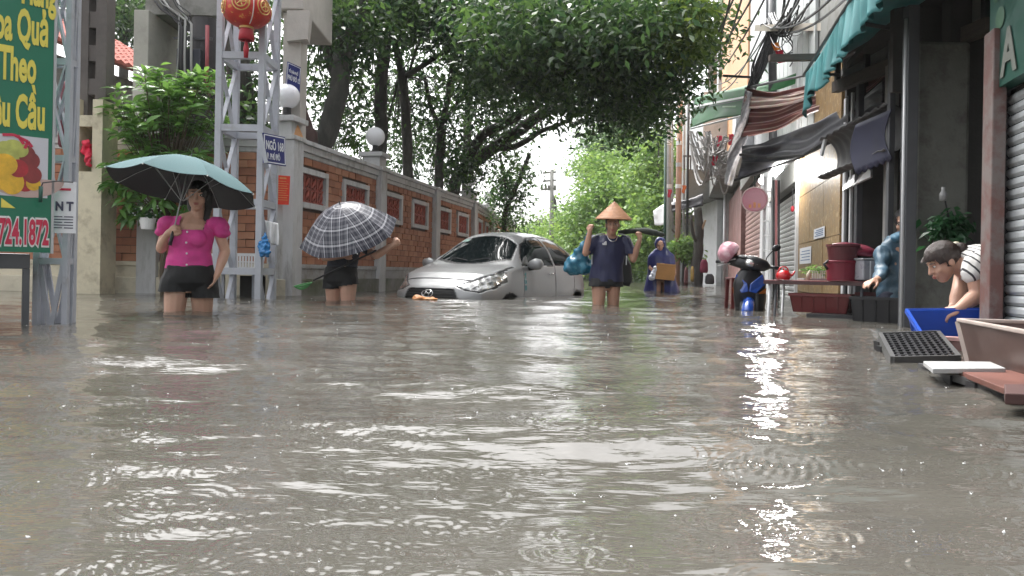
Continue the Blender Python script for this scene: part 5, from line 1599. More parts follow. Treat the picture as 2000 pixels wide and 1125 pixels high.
# ---- poles and cables
POLE_B = mat('rust_pole', (.40, .24, .17), r=.6, v=.25, s=3, stretch=(1, 1, .3))
POLE_G = mat('galvanised_pole', (.36, .37, .37), r=.45, v=.2, s=3)
for i, (xt, yt, xb, Y, r, m_, lab) in enumerate(((1305, 160, 1306, 27, .11, POLE_G, 'grey banded pole farthest left in the bundle of street poles'), (1329, 165, 1322, 26, .10, POLE_B, 'rusty reddish pole in the bundle of street poles'), (1313, 150, 1313, 28, .045, POLE_G, 'thin grey pole between the banded pole and the rusty pole'), (1337, 150, 1334, 28, .05, POLE_G, 'thin pale pole just right of the rusty pole'), (1345, 180, 1341, 27, .05, BLACKM, 'thin black pole closest to the green awning'))):
    t = thing('street_pole', lab, 'pole', P(xb, 560, Y), group='bundle of street poles')
    part('pole', MB().tube([P(xb, 562, Y), P((xb + xt) / 2, 360, Y), P(xt, yt, Y)], r, 10), m_, t, smooth=True)
    if r > .09:
        for k in range(5):
            y = 200 + 42 * k; q = P(xt + (xb - xt) * (y - yt) / 400, y, Y)
            part('band', MB().tube([q, q + Z * .14], r * 1.12, 10), LSTEEL if k % 2 else WHITE, t)
lp = thing('street_lamp', 'thin green street lamp with a long arm in front of the far trees', 'street lamp', P(1300, 560, 26))
part('column', MB().tube([P(1298, 560, 26), P(1300, 265, 26)], .05, 8), mat('dark_green_paint', (.03, .08, .06), r=.4), lp, smooth=True)
part('arm', MB().tube([P(1300, 266, 26), P(1282, 263, 26), P(1264, 259, 26)], .04, 8), MATS['dark_green_paint'], lp, smooth=True)
part('lamp_head', MB().ell(P(1258, 259, 26), (.14, .08, .04), n=12, m_=8), LSTEEL, lp, smooth=True)
a = P(1389, 560, 30.5)
cpole = thing('utility_pole', 'square concrete utility pole rising above the green awning', 'utility pole', (a.x, a.y, GZ))
part('shaft', MB().tube([Vector((a.x, a.y, GZ)), P(1392, 78, 30.5)], [.22, .18], 4), CONC, cpole)
part('cross_arm', MB().beam(P(1372, 122, 30.3), P(1412, 118, 30.3), .09), DSTEEL, cpole)
a = P(1507, 560, 12.6)
bpole = thing('utility_pole', 'cable laden utility pole in front of the pale cladding, strung with black bundles', 'utility pole', (a.x, a.y, GZ))
part('shaft', MB().tube([P(1510, 330, 12.4), P(1508, -60, 12.4)], .07, 10), DSTEEL, bpole, smooth=True)
part('cross_arm', MB().beam(P(1486, 50, 12.2), P(1530, 46, 12.2), .05), DSTEEL, bpole)
part('cable_trunk', MB().tube(smooth_path([P(1512, 60, 12.1), P(1500, 95, 12.1), P(1485, 130, 12.1), P(1468, 172, 12.1)], 4), [.10] * 6 + [.09] * 4 + [.075] * 3, 10, jit=.2), BLACKM, bpole, smooth=True)
part('lamp_arm', MB().beam(P(1412, 148, 12.6), P(1487, 152, 12.6), .035), BLACKM, bpole)
for k in range(8):
    p0, p1 = P(1505 + random.uniform(-10, 12), 62 + random.uniform(-8, 10), 12.0), P(1466 + random.uniform(-8, 8), 172, 12.0)
    part('loose_cable', MB().tube(smooth_path([p0, (p0 + p1) / 2 + Vector((random.uniform(-.12, .08), 0, -.05)), p1], 6), .012, 5), BLACKM, bpole, smooth=True)
def cable(name, p, q, sag, r, m_, lab, grp):
    pts = [p.lerp(q, i / 14) - Z * (sag * 4 * (i / 14) * (1 - i / 14)) for i in range(15)]
    o = part(name, MB().tube(pts, r, 5), m_, None)
    tag(o, lab, 'cable', grp)
    return o
cs_ = [((1345, 150, 24), (1440, -20, 9)), ((1362, 128, 22), (1478, -20, 9)), ((1376, 160, 20), (1500, -15, 9)), ((1384, 118, 18.5), (1430, -20, 9)), ((1395, 120, 18.5), (1455, -25, 9)), ((1396, 165, 18), (1505, 52, 12.2)), ((1405, 180, 17), (1490, 52, 12.2))]
ORD = ('leftmost', 'second from the left', 'third from the left', 'fourth from the left', 'fifth from the left', 'sixth from the left', 'rightmost')
for i, (p, q) in enumerate(sorted(cs_, key=lambda c: c[1][0])):
    cable('overhead_cable', P(*p), P(*q), .25, .014, BLACKM, ORD[i] + ' of the black cables running up past the peach house', 'overhead cables by the right hand houses')
cs2 = [((1505, 50, 12.2), (1640, -20, 7)), ((1505, 52, 12.2), (1600, -20, 8)), ((1508, 46, 12.2), (1570, -20, 9)), ((1500, 55, 12.2), (1550, -25, 9)), ((1515, 60, 12.2), (1660, -10, 7.5))]
for i, (p, q) in enumerate(sorted(cs2, key=lambda c: c[1][0])):
    cable('overhead_cable', P(*p), P(*q), .16, .016, BLACKM, ORD[i if i < 4 else 6] + ' of the cables fanning from the cable laden pole', 'cables fanning from the cable laden pole')
mb = MB()
for k in range(26):
    x0, y0 = random.uniform(1488, 1530), random.uniform(20, 62); x1, y1 = random.uniform(1530, 1600), random.uniform(-10, 45)
    p, q = P(x0, y0, 12.1), P(x1, y1, 10.6); sg = random.uniform(.05, .4)
    mb.tube([p.lerp(q, i / 8) - Z * (sg * 4 * (i / 8) * (1 - i / 8)) for i in range(9)], random.choice((.007, .01, .014)), 4)
for k in range(7):
    x = random.uniform(1505, 1535); p, q = P(x, 50, 12.05), P(x + random.uniform(-5, 25), random.uniform(90, 130), 12.0)
    mb.tube(smooth_path([p, (p + q) / 2 + Vector((random.uniform(-.2, .3), 0, -.1)), q], 6), .01, 4)
ct = part('cable_tangle', mb, BLACKM, None); tag(ct, 'tangle of black cables round the head of the cable laden pole', 'cables', kind='stuff')
mb = MB()
for k in range(60):
    a = P(random.uniform(1345, 1400), random.uniform(255, 300), 20 + random.uniform(-1, 1)); b_ = P(random.uniform(1380, 1440), random.uniform(260, 345), 19 + random.uniform(-1, 1))
    sg = random.uniform(.1, .8)
    mb.tube([a.lerp(b_, i / 7) - Z * (sg * 4 * (i / 7) * (1 - i / 7)) for i in range(8)], random.choice((.014, .02, .03)), 4)
ct = part('cable_tangle', mb, mat('weathered_cable', (.22, .21, .20), r=.6, v=.3), None); tag(ct, 'matted grey bundle of cables hanging below the green awning', 'cables', kind='stuff')
for (px, py, c) in ((1405, 265, (.5, .02, .06)), (1396, 302, (.55, .02, .06)), (1428, 262, (.45, .03, .05)), (1308, 370, (.5, .03, .06)), (1336, 362, (.6, .14, .03))):
    q = P(px, py, 19 if px > 1340 else 25.8)
    f_ = thing('small_flag', 'small red flag hanging %s' % {1405: 'in the cable bundle nearest the green awning', 1396: 'lowest in the grey cable bundle', 1428: 'at the right end of the grey cable bundle', 1308: 'on the grey banded street pole', 1336: 'beside the rusty street pole, orange red'}[px], 'flag', q, group='small flags among the cables')
    k = .14
    part('cloth', MB().grid(lambda u_, v_: q + Vector((k * (u_ - .5) * (1 - .3 * v_) + .02 * math.sin(v_ * 6), .03 * math.sin(u_ * 7), -.28 * v_)), 6, 8), mat('flag_%d' % px, c, r=.6), f_, smooth=True, solid=.006)
q = P(1510, 98, 12.0)
f_ = thing('hanging_flag', 'limp red and orange flag hanging from the cable laden pole', 'flag', q)
part('orange_band', MB().grid(lambda u_, v_: q + Vector((.10 * (u_ - .3) + .05 * v_, .03 * math.sin(u_ * 5), -.12 * v_ + .12)), 6, 6), mat('orange_flag', (.6, .18, .02), r=.6), f_, smooth=True, solid=.006)
part('red_band', MB().grid(lambda u_, v_: q + Vector((.11 * (u_ - .2) + .06 + .04 * v_, .03 * math.sin(u_ * 5), -.20 * v_)), 6, 6), mat('red_flag', (.45, .01, .04), r=.6), f_, smooth=True, solid=.006)
# ================================================================== PEOPLE
def skin_mat(name, c):
    m_ = mat(name, c, r=.5, v=.07, s=14, b=.08, bs=120)
    b = m_.node_tree.nodes['Principled BSDF']
    b.inputs['Subsurface Weight'].default_value = .12
    b.inputs['Subsurface Radius'].default_value = (.012, .005, .003)
    return m_
SKIN_A = skin_mat('light_skin', (.56, .33, .24))
SKIN_B = skin_mat('tan_skin', (.50, .29, .205))
SKIN_C = skin_mat('warm_skin', (.46, .26, .18))
HAIR = mat('black_hair', (.012, .010, .010), r=.38, v=.4, s=30, b=.5, bs=90, stretch=(6, 6, 1))
HAIRB = mat('dark_brown_hair', (.030, .017, .013), r=.4, v=.4, s=30, b=.5, bs=90, stretch=(6, 6, 1))
LIP = mat('lips', (.36, .11, .10), r=.4, v=.05)
EYEW = mat('eye_white', (.65, .63, .6), r=.2, v=.02)
EYEB = mat('iris', (.02, .012, .008), r=.15, v=.1)

def rot_m(yaw=0, pitch=0, roll=0):
    return Matrix.Rotation(yaw, 3, 'Z') @ Matrix.Rotation(pitch, 3, 'X') @ Matrix.Rotation(roll, 3, 'Y')

def head_shapes(mb, c, M, k=1.0):
    """Skull, jaw, nose, brow, cheeks, lips and ears; the face looks along -Y of M."""
    c = Vector(c)
    def at(x, y, z): return c + M @ (Vector((x, y, z)) * k)
    def el(p, r): mb.ell(at(*p), [q * k for q in r], M, 18, 12)
    el((0, .012, .030), (.073, .092, .090))
    el((0, -.026, -.030), (.062, .064, .080))
    el((0, -.045, -.088), (.036, .036, .030))
    el((0, -.080, .028), (.050, .012, .012))
    el((.036, -.062, -.028), (.024, .022, .022)); el((-.036, -.062, -.028), (.024, .022, .022))
    mb.chain([at(0, -.086, .016), at(0, -.100, -.012), at(0, -.106, -.026)], [.008 * k, .010 * k, .0135 * k], 10)
    el((.011, -.096, -.028), (.008, .009, .007)); el((-.011, -.096, -.028), (.008, .009, .007))
    el((0, -.088, -.056), (.023, .010, .007)); el((0, -.087, -.068), (.019, .011, .008))
    for s_ in (1, -1):
        el((.076 * s_, .008, -.005), (.010, .020, .032))
    return at

def face_bits(at, M, k, parent, lipm=LIP):
    eyes = []
    for s_ in (1, -1):
        e = part('eye', MB().ell(at(.030 * s_, -.079, .008), (.0125 * k, .008 * k, .0065 * k), M, 12, 8), EYEW, parent, smooth=True, local=True)
        part('iris', MB().ell(at(.030 * s_, -.0845, .008), (.006 * k, .004 * k, .006 * k), M, 10, 8), EYEB, e, smooth=True, local=True)
        part('brow', MB().chain([at(.014 * s_, -.090, .029), at(.032 * s_, -.089, .034), at(.048 * s_, -.074, .028)], [.003 * k, .0038 * k, .002 * k], 6), HAIR, parent, smooth=True, local=True)
    lp_ = MB().ell(at(0, -.0945, -.0575), (.021 * k, .0055 * k, .005 * k), M, 12, 8).ell(at(0, -.0945, -.0665), (.018 * k, .0065 * k, .0055 * k), M, 12, 8)
    part('lips', lp_, lipm, parent, smooth=True, local=True)

def hand(mb, wrist, d, n, curl=.3, k=1.0, thumb=1, spread=.12):
    """Palm and five fingers: d points from the wrist to the fingers, n is the palm's normal (fingers bend towards it)."""
    wrist, d, n = Vector(wrist), Vector(d).normalized(), Vector(n).normalized()
    n = (n - d * n.dot(d)).normalized(); s_ = d.cross(n) * thumb
    M = Matrix((s_, d, n)).transposed()
    mb.ell(wrist + d * .045 * k, (.040 * k, .052 * k, .016 * k), M, 14, 10)
    mb.capsule(wrist - d * .02, wrist + d * .03 * k, .025 * k, .026 * k)
    for i, (L, off) in enumerate(((.070, .030), (.080, .010), (.074, -.010), (.058, -.029))):
        b = wrist + d * (.085 - .006 * abs(i - 1.3)) * k + s_ * off * k
        dd = (d + s_ * (off / .03) * spread).normalized()
        pts = [b - dd * .02 * k, b]
        ang = 0
        seg = (L * .45, L * .32, L * .26)
        for q in range(3):
            ang += curl * (1.0, 1.15, .8)[q]
            u_ = dd * math.cos(ang) + n * math.sin(ang)
            b = b + u_ * seg[q] * k; pts.append(b)
        mb.chain(pts, [.0100 * k, .0100 * k, .0092 * k, .0086 * k, .0076 * k], 8)
    t0 = wrist + d * .022 * k + s_ * .026 * k
    t1 = t0 + (s_ * .62 + d * .6 + n * .35).normalized() * .040 * k
    t2 = t1 + (s_ * (.35 - curl * .5) + d * .8 + n * (.25 + curl * .5)).normalized() * .032 * k
    t3 = t2 + (s_ * (.1 - curl * .7) + d * .8 + n * (.3 + curl * .6)).normalized() * .026 * k
    mb.chain([t0, t1, t2, t3], [.014 * k, .0115 * k, .0105 * k, .0088 * k], 8)

def leg(mb, hip, knee, ankle, r=(.095, .062, .040)):
    h, k_, a = Vector(hip), Vector(knee), Vector(ankle)
    mb.capsule(h, h.lerp(k_, .5), r[0], (r[0] * .55 + r[1] * .45)); mb.capsule(h.lerp(k_, .5), k_, r[0] * .55 + r[1] * .45, r[1])
    mb.capsule(k_, k_.lerp(a, .35), r[1] * .95, r[1] * .95); mb.capsule(k_.lerp(a, .35), a, r[1] * .95, r[2])
    mb.capsule(a + Vector((0, .02, -.04)), a + Vector((0, -.15, -.055)), .038, .032)

def arm(mb, sh, el_, wr, r=(.046, .038, .026)):
    sh, el_, wr = Vector(sh), Vector(el_), Vector(wr)
    mb.capsule(sh, el_, r[0], r[1]); mb.capsule(el_, el_.lerp(wr, .35), r[1], r[1] * 1.02); mb.capsule(el_.lerp(wr, .35), wr, r[1] * 1.02, r[2])

# ---------------------------------------------------------------- woman in pink
pr_ = thing('person', 'woman in a pink puff sleeved blouse and black shorts wading under a teal umbrella', 'person', (PINK.x, PINK.y, GZ))
M0 = rot_m(.33, .05, .03)
HC = (.064, -.02, 1.480)
mb = MB()
at = head_shapes(mb, HC, M0)
mb.chain([(.055, .02, 1.25), (.060, .01, 1.42)], [.058, .052])
mb.loft([((0, .02, .70), .10, .08), ((0, .02, .76), .175, .12), ((0, .01, .84), .188, .128), ((0, 0, .95), .160, .112), ((.01, 0, 1.05), .150, .108), ((.02, -.01, 1.15), .160, .115), ((.025, .01, 1.24), .165, .09), ((.035, .02, 1.30), .13, .065), ((.05, .02, 1.33), .07, .055)], 22)
mb.ell((-.055, -.085, 1.135), (.075, .06, .07)).ell((.095, -.085, 1.135), (.075, .06, .07))
leg(mb, (-.088, -.02, .76), (-.090, -.07, .43), (-.09, .0, .08), (.097, .066, .042))
leg(mb, (.092, .03, .76), (.090, .07, .43), (.10, .16, .08), (.097, .066, .042))
arm(mb, (-.165, .0, 1.26), (-.225, -.01, 1.055), (-.105, -.145, 1.175), (.050, .042, .028))
hand(mb, (-.105, -.145, 1.175), (.75, -.15, .55), (.35, .75, -.2), 1.15, .95, thumb=-1)
arm(mb, (.215, .0, 1.26), (.275, .04, 1.04), (.245, -.03, .865), (.048, .040, .027))
hand(mb, (.245, -.03, .865), (-.30, -.12, -.95), (-.8, -.3, .1), .22, .95, thumb=1)
bd = skin_over('body', mb, SKIN_A, pr_, voxel=.0065, smooth=3)
face_bits(at, M0, 1, pr_)
hm = MB()
hm.ell((.064, -.004, 1.520), (.086, .108, .094), M0, 20, 14)
hm.chain([(.135, .03, 1.50), (.135, .035, 1.40), (.125, .0, 1.27), (.150, -.075, 1.20)], [.035, .03, .022, .010]).chain([(-.005, .04, 1.50), (-.005, .05, 1.40), (.03, .07, 1.30)], [.04, .04, .03]).chain([(.064, .08, 1.50), (.06, .09, 1.36), (.06, .09, 1.24)], [.06, .055, .03])
skin_over('hair', hm, HAIR, pr_, voxel=.007, smooth=2, cut=lambda x, y, z: y < -.06 and z < 1.532 and abs(x - .064) < .055, wrinkle=.004, wscale=60)
PINKM = mat('hot_pink_knit', (.62, .055, .27), r=.75, v=.12, s=10, b=.25, bs=90)
sh_ = MB()
sh_.loft([((.0, .01, .895), .190, .132), ((0, .0, .95), .182, .126), ((.01, 0, 1.05), .166, .122), ((.02, -.015, 1.15), .177, .128), ((.025, .005, 1.24), .185, .104), ((.03, .02, 1.30), .17, .078), ((.04, .02, 1.335), .10, .062)], 24)
sh_.ell((-.055, -.09, 1.135), (.080, .060, .074)).ell((.095, -.09, 1.135), (.080, .060, .074))
for s_, cx in ((-1, -.205), (1, .255)):
    sh_.ell((cx, .0, 1.232), (.060, .070, .080)); sh_.ell((cx + s_ * .012, .0, 1.185), (.062, .070, .045)); sh_.ell((cx - s_ * .035, .0, 1.262), (.075, .078, .062))
skin_over('blouse', sh_, PINKM, pr_, voxel=.0075, smooth=3, wrinkle=.010, wscale=9, wstretch=(1, 1, 1.8),
          cut=lambda x, y, z: (y < .0 and z > 1.205 and -.045 < x < .150) or z > 1.318 or z < .893)
bt = MB()
for (x, y, z) in ((.047, -.155, 1.185), (.045, -.165, 1.10), (.040, -.140, 1.015), (.042, -.142, .925)):
    part('button', MB().ell((x, y, z), (.009, .005, .009), n=10, m_=6), WHITE, pr_, smooth=True, local=True)
BLK = mat('black_shorts_cloth', (.012, .012, .013), r=.75, v=.3, s=8, b=.3, bs=70)
so_ = MB()
so_.loft([((0, .02, .72), .15, .11), ((0, .015, .79), .200, .146), ((0, .01, .86), .202, .146), ((0, .0, .935), .184, .130)], 24)
so_.capsule((-.103, -.02, .80), (-.112, -.035, .67), .110, .120); so_.capsule((.105, .03, .80), (.118, .05, .63), .110, .118)
skin_over('shorts', so_, BLK, pr_, voxel=.008, smooth=3, wrinkle=.008, wscale=14, cut=lambda x, y, z: z > .928 or (x < .0 and z < .706) or (x >= .0 and z < .660))

# teal umbrella (held: a thing of its own)
def umbrella(name, label, centre, axis, R, hgt, m_out, m_in, shaft_to, handle_m, nrib=8, phase=0.2, uvscale=None, back_lines=None):
    c = Vector(centre); ax = Vector(axis).normalized()
    a = Vector((1, 0, 0)); a = (a - ax * a.dot(ax)).normalized(); b = ax.cross(a)
    t = thing(name, label, 'umbrella', c)
    def pt(an, r):
        q = (an / (2 * PI / nrib)) % 1.0
        dip = 1 - .075 * r * (1 - (2 * q - 1) ** 2)         # cloth between ribs pulled in towards the axis
        rr = R * r * dip
        zz = hgt * (1 - r ** 1.75) - .025 * r * r * (1 - (2 * q - 1) ** 2)
        an += phase
        return c + (a * math.cos(an) + b * math.sin(an)) * rr + ax * zz
    for gi in range(nrib):
        g0 = 2 * PI * gi / nrib
        mb = MB()
        def fn(u_, v_): return pt(g0 + (u_ * .9998 + .0001) * 2 * PI / nrib, .012 + .988 * v_)
        mb.grid(fn, 8, 14)
        for k_ in list(mb.uv):
            u_, v_ = mb.uv[k_]
            mb.uv[k_] = (.5 + (u_ - .5) * v_ * .78, v_)
        part('panel', mb, m_out, t, smooth=True)
        if m_in is not None:
            mi = MB()
            mi.grid(lambda u_, v_: pt(g0 + (u_ * .9998 + .0001) * 2 * PI / nrib, .012 + .985 * v_) - ax * .006, 8, 14)
            part('lining', mi, m_in, t, smooth=True)
        an = g0
        rb_ = [pt(an, v_) - ax * .012 for v_ in (.02, .25, .5, .75, 1.0)]
        r_ = part('rib', MB().tube(rb_, .0028, 5), LSTEEL, t)
        part('strut', MB().tube([pt(an, .52) - ax * .014, c - ax * .12], .0025, 5), LSTEEL, r_)
        part('rib_tip', MB().ell(pt(an, 1.005) - ax * .006, (.006, .006, .006), n=8, m_=6), WHITE, t)
    part('ferrule', MB().tube([c + ax * (hgt - .01), c + ax * (hgt + .045)], [.008, .005], 8), BLACKM, t)
    part('shaft', MB().tube([c + ax * hgt, Vector(shaft_to)], .0055, 8), LSTEEL, t, smooth=True)
    d = (Vector(shaft_to) - c).normalized()
    part('runner', MB().tube([c - ax * .10, c - ax * .15], .011, 8), BLACKM, t)
    part('handle', MB().tube([Vector(shaft_to) - d * .05, Vector(shaft_to) + d * .08], [.013, .015], 10), handle_m, t, smooth=True)
    return t
def nylon(name, c1, c2=None):
    return mat(name, c1, r=.35, v=.08, s=3)
TEALU = mat('teal_umbrella_cloth', (.068, .126, .134), r=.85, v=.08, s=2, spec=.2)
BLKU = mat('black_umbrella_lining', (.005, .006, .010), r=.6, v=.15)
hand_pk = Vector((PINK.x - .065, PINK.y - .165, GZ + 1.215))
uc = P(361, 366, 5.92)
umbrella('umbrella', 'teal umbrella with a black lining held up by the woman in pink', uc, (.10, .19, 1.0), .575, .245, TEALU, BLKU, hand_pk - Vector((0, 0, .06)), BLACKM, phase=-PI / 2 - .1)

# ---------------------------------------------------------------- man in the conical hat
pm_ = thing('person', 'man in a conical hat and navy football shirt wading with both arms raised', 'person', (MAN.x, MAN.y, GZ))
M1 = rot_m(-.10, .03, -.03)
HC = (.066, -.03, 1.485)
mb = MB()
at = head_shapes(mb, HC, M1)
mb.chain([(.055, .02, 1.27), (.062, .0, 1.42)], [.058, .053])
mb.loft([((0.01, .02, .72), .09, .08), ((.01, .02, .80), .150, .105), ((.01, .01, .90), .152, .102), ((.02, 0, 1.02), .142, .095), ((.035, 0, 1.15), .165, .105), ((.045, .01, 1.26), .185, .10), ((.052, .02, 1.33), .135, .07), ((.058, .02, 1.37), .07, .055)], 22)
leg(mb, (-.075, .0, .80), (-.085, -.05, .44), (-.09, .0, .08), (.090, .060, .040))
leg(mb, (.095, .02, .80), (.100, .03, .44), (.11, .10, .08), (.086, .058, .040))
arm(mb, (-.130, .02, 1.305), (-.245, -.07, 1.150), (-.205, -.10, 1.395), (.050, .040, .027))
hand(mb, (-.205, -.10, 1.395), (.08, .05, 1), (.55, .65, 0), 1.35, .98, thumb=1)
arm(mb, (.240, .02, 1.305), (.315, -.03, 1.085), (.375, -.10, 1.315), (.050, .040, .027))
hand(mb, (.375, -.10, 1.315), (-.05, .05, 1), (-.55, .75, 0), 1.25, .98, thumb=-1)
skin_over('body', mb, SKIN_C, pm_, voxel=.0068, smooth=3)
face_bits(at, M1, 1, pm_)
skin_over('hair', MB().ell((.066, -.005, 1.525), (.083, .097, .088), M1, 18, 12).ell((.066, .05, 1.46), (.07, .05, .06)), HAIR, pm_, voxel=.008, smooth=2, cut=lambda x, y, z: y < -.06 and z < 1.54)
NAVYS = mat('navy_sport_shirt', (.016, .019, .062), r=.55, v=.18, s=6, b=.1, bs=60)
sm_ = MB()
sm_.loft([((.012, .02, .815), .205, .140), ((.012, .015, .90), .200, .136), ((.02, .0, 1.02), .188, .126), ((.035, 0, 1.15), .190, .126), ((.045, .01, 1.26), .200, .118), ((.052, .02, 1.335), .155, .085), ((.058, .015, 1.375), .085, .072)], 24)
sm_.capsule((-.120, .02, 1.30), (-.205, -.035, 1.195), .078, .075); sm_.capsule((.228, .02, 1.30), (.285, -.01, 1.175), .078, .075)
skin_over('shirt', sm_, NAVYS, pm_, voxel=.0078, smooth=3, wrinkle=.014, wscale=7, wstretch=(1.6, 1, .7),
          cut=lambda x, y, z: z < .822 or z > 1.366 or ((x - .06) ** 2 + (z - 1.392) ** 2 < .072 ** 2 and y < .02) or (x < -.195 and z < 1.205 - (x + .195) * .9 and z < 1.178) or (x > .25 and z < 1.150))
lg = MB()
for k, h in enumerate((.020, .032, .044)):
    x = -.055 + .016 * k
    lg.add([(x, -.135, 1.245), (x + .012, -.135, 1.245), (x + .012 - .004, -.135, 1.245 + h), (x - .004, -.135, 1.245 + h), (x, -.118, 1.245), (x + .012, -.118, 1.245), (x + .012 - .004, -.118, 1.245 + h), (x - .004, -.118, 1.245 + h)], [(0, 1, 2, 3), (7, 6, 5, 4), (0, 4, 5, 1), (1, 5, 6, 2), (2, 6, 7, 3), (3, 7, 4, 0)])
part('shirt_emblem', lg, WHITE, pm_, local=True, stuff=True)
for s_, pts in ((-1, [(-.02, .0, 1.372), (-.075, -.02, 1.368), (-.125, -.03, 1.350), (-.16, -.045, 1.325)]), (1, [(.135, .0, 1.374), (.18, -.02, 1.368), (.225, -.03, 1.354), (.262, -.045, 1.325)])):
    part('shoulder_stripe', MB().tube([Vector(p) + Vector((0, .0, .010)) for p in pts], .009, 6), mat('shirt_stripe', (.50, .52, .52), r=.6), pm_, local=True, smooth=True)
for x in (-.172, .232):
    part('side_piping', MB().tube([(x * 1.0, -.055, 1.13), (x * .99, -.062, 1.02)], .006, 6), MATS['shirt_stripe'], pm_, local=True)
nk = [(.06 + .062 * math.sin(a), -.035 - .075 * max(0, math.cos(a)) * 1.0, 1.392 - .105 * max(0, math.cos(a)) ** .8) for a in [(-1.5 + 3.0 * i / 24) for i in range(25)]]
part('necklace', MB().tube([(p[0], p[1] - .028, p[2]) for p in nk], .0048, 6), mat('silver', (.7, .7, .7), r=.25, metal=.8), pm_, local=True, smooth=True)
sp_ = MB()
sp_.loft([((.01, .02, .73), .12, .10), ((.01, .02, .80), .195, .135), ((.012, .015, .86), .196, .134)], 22)
sp_.capsule((-.082, .0, .83), (-.092, -.015, .755), .105, .112); sp_.capsule((.10, .02, .83), (.108, .02, .755), .102, .108)
skin_over('shorts', sp_, BLK, pm_, voxel=.008, smooth=3, wrinkle=.006, wscale=14, cut=lambda x, y, z: z > .858 or (z < .765 and abs(x - .01) > .03) or z < .745)
HATM = mat('woven_palm_hat', (.44, .225, .115), r=.6, v=.16, s=8, c2=(.30, .13, .07), c2s=5, c2a=.62, b=.2, bs=50)
hc_ = Vector((.078, -.03, 1.555)); hax = Vector((.02, -.05, 1))
prof = []
for i in range(13):
    k = i / 12; prof.append((.212 * k, .205 * (1 - k ** 1.06) - .0))
prof += [(.214, -.006), (.208, -.010)] + [(.205 * (1 - i / 11), -.008 + .195 * (1 - (1 - i / 11) ** 1.06)) for i in range(12)]
ht = part('conical_hat', MB().lathe(hc_, prof, 40, axis=hax), HATM, pm_, local=True, smooth=True)
rg = MB()
for k in range(1, 12):
    r = .212 * k / 12 + .006; z = .205 * (1 - (k / 12) ** 1.06)
    pts = []
    a_ = Vector((1, 0, 0)); axn = hax.normalized(); a_ = (a_ - axn * a_.dot(axn)).normalized(); b_ = axn.cross(a_)
    rg.tube([hc_ + axn * (z - .001) + (a_ * math.cos(q) + b_ * math.sin(q)) * (r - .004) for q in [2 * PI * i / 36 for i in range(37)]], .0022, 4, cap=False)
part('hoops', rg, HATM, ht, local=True, stuff=True)
part('chin_strap', MB().tube([(-.005, -.02, 1.54), (.0, -.05, 1.45), (.06, -.085, 1.375), (.125, -.05, 1.45), (.14, -.02, 1.54)], .004, 5), mat('strap_cloth', (.04, .035, .035), r=.7), pm_, local=True)
# what he carries
bgm = thing('carrier_bag', 'bulging blue plastic bag slung behind the man in the conical hat', 'bag', (MAN.x - .30, MAN.y + .17, GZ + 1.0))
mb = MB().ell((0, 0, .04), (.155, .11, .13)).ell((-.06, 0, -.015), (.13, .1, .095)).ell((.08, 0, -.02), (.13, .1, .09)).chain([(.02, -.0, .12), (.06, -.08, .28), (.10, -.24, .40)], [.10, .045, .015])
skin_over('bag', mb, mat('blue_carrier_plastic', (.02, .13, .21), r=.25, v=.3, s=6, c2=(.06, .25, .34), c2s=5, c2a=.6), bgm, voxel=.011, wrinkle=.028, wscale=13)
rl_ = thing('rolled_mat', 'dark rolled bundle carried across the left shoulder of the man in the conical hat', 'bundle', (MAN.x + .42, MAN.y + .02, GZ + 1.42))
part('roll', MB().tube(smooth_path([Vector((MAN.x + .17, MAN.y + .14, GZ + 1.405)), Vector((MAN.x + .40, MAN.y - .045, GZ + 1.425)), Vector((MAN.x + .56, MAN.y - .09, GZ + 1.395)), Vector((MAN.x + .66, MAN.y - .10, GZ + 1.372))], 5), [.030] * 6 + [.038] * 5 + [.030] * 3 + [.018] * 2, 12, jit=.1), mat('dark_green_roll', (.030, .038, .028), r=.7, v=.35, s=12), rl_, smooth=True)
bk_ = thing('backpack', 'dark bag hanging behind the right hip of the man in the conical hat', 'bag', (MAN.x + .24, MAN.y + .17, GZ + .95))
part('body', MB().loft([((MAN.x + .22, MAN.y + .19, GZ + .78), .09, .07), ((MAN.x + .23, MAN.y + .19, GZ + .84), .115, .09), ((MAN.x + .22, MAN.y + .19, GZ + 1.0), .11, .085), ((MAN.x + .2, MAN.y + .18, GZ + 1.14), .07, .06)], 14, power=2.6), mat('black_bag_cloth', (.018, .02, .022), r=.6, v=.3), bk_, smooth=True)

# ---------------------------------------------------------------- person under the plaid umbrella (seen from behind)
pp2 = thing('person', 'person in black shorts bending under a plaid umbrella, one bare arm stretched out', 'person', (PLAID.x, PLAID.y, GZ))
mb = MB()
M2 = rot_m(2.6, .1, 0)
at = head_shapes(mb, (.10, .10, 1.44), M2)
mb.chain([(.06, .06, 1.22), (.09, .09, 1.38)], [.06, .052])
mb.loft([((0, 0, .70), .10, .08), ((0, .0, .78), .175, .125), ((0, .0, .86), .182, .128), ((.01, .01, .96), .155, .108), ((.03, .03, 1.08), .155, .104), ((.05, .05, 1.2), .17, .095), ((.06, .06, 1.28), .10, .06)], 22)
leg(mb, (-.092, .02, .76), (-.090, .04, .43), (-.09, .05, .08), (.102, .066, .042))
leg(mb, (.092, -.02, .76), (.098, -.05, .43), (.10, .0, .08), (.104, .066, .042))
arm(mb, (.205, .06, 1.215), (.435, -.16, 1.075), (.625, -.20, 1.195), (.052, .046, .030))
hand(mb, (.625, -.20, 1.195), (.85, .0, .45), (-.2, .8, .3), 1.4, 1.0, thumb=1)
arm(mb, (-.10, .10, 1.21), (-.16, -.12, 1.04), (.06, -.18, 1.06), (.050, .042, .028))
hand(mb, (.06, -.18, 1.06), (.8, -.1, .3), (0, .6, -.4), 1.25, 1.0, thumb=-1)
skin_over('body', mb, SKIN_A, pp2, voxel=.0072, smooth=3)
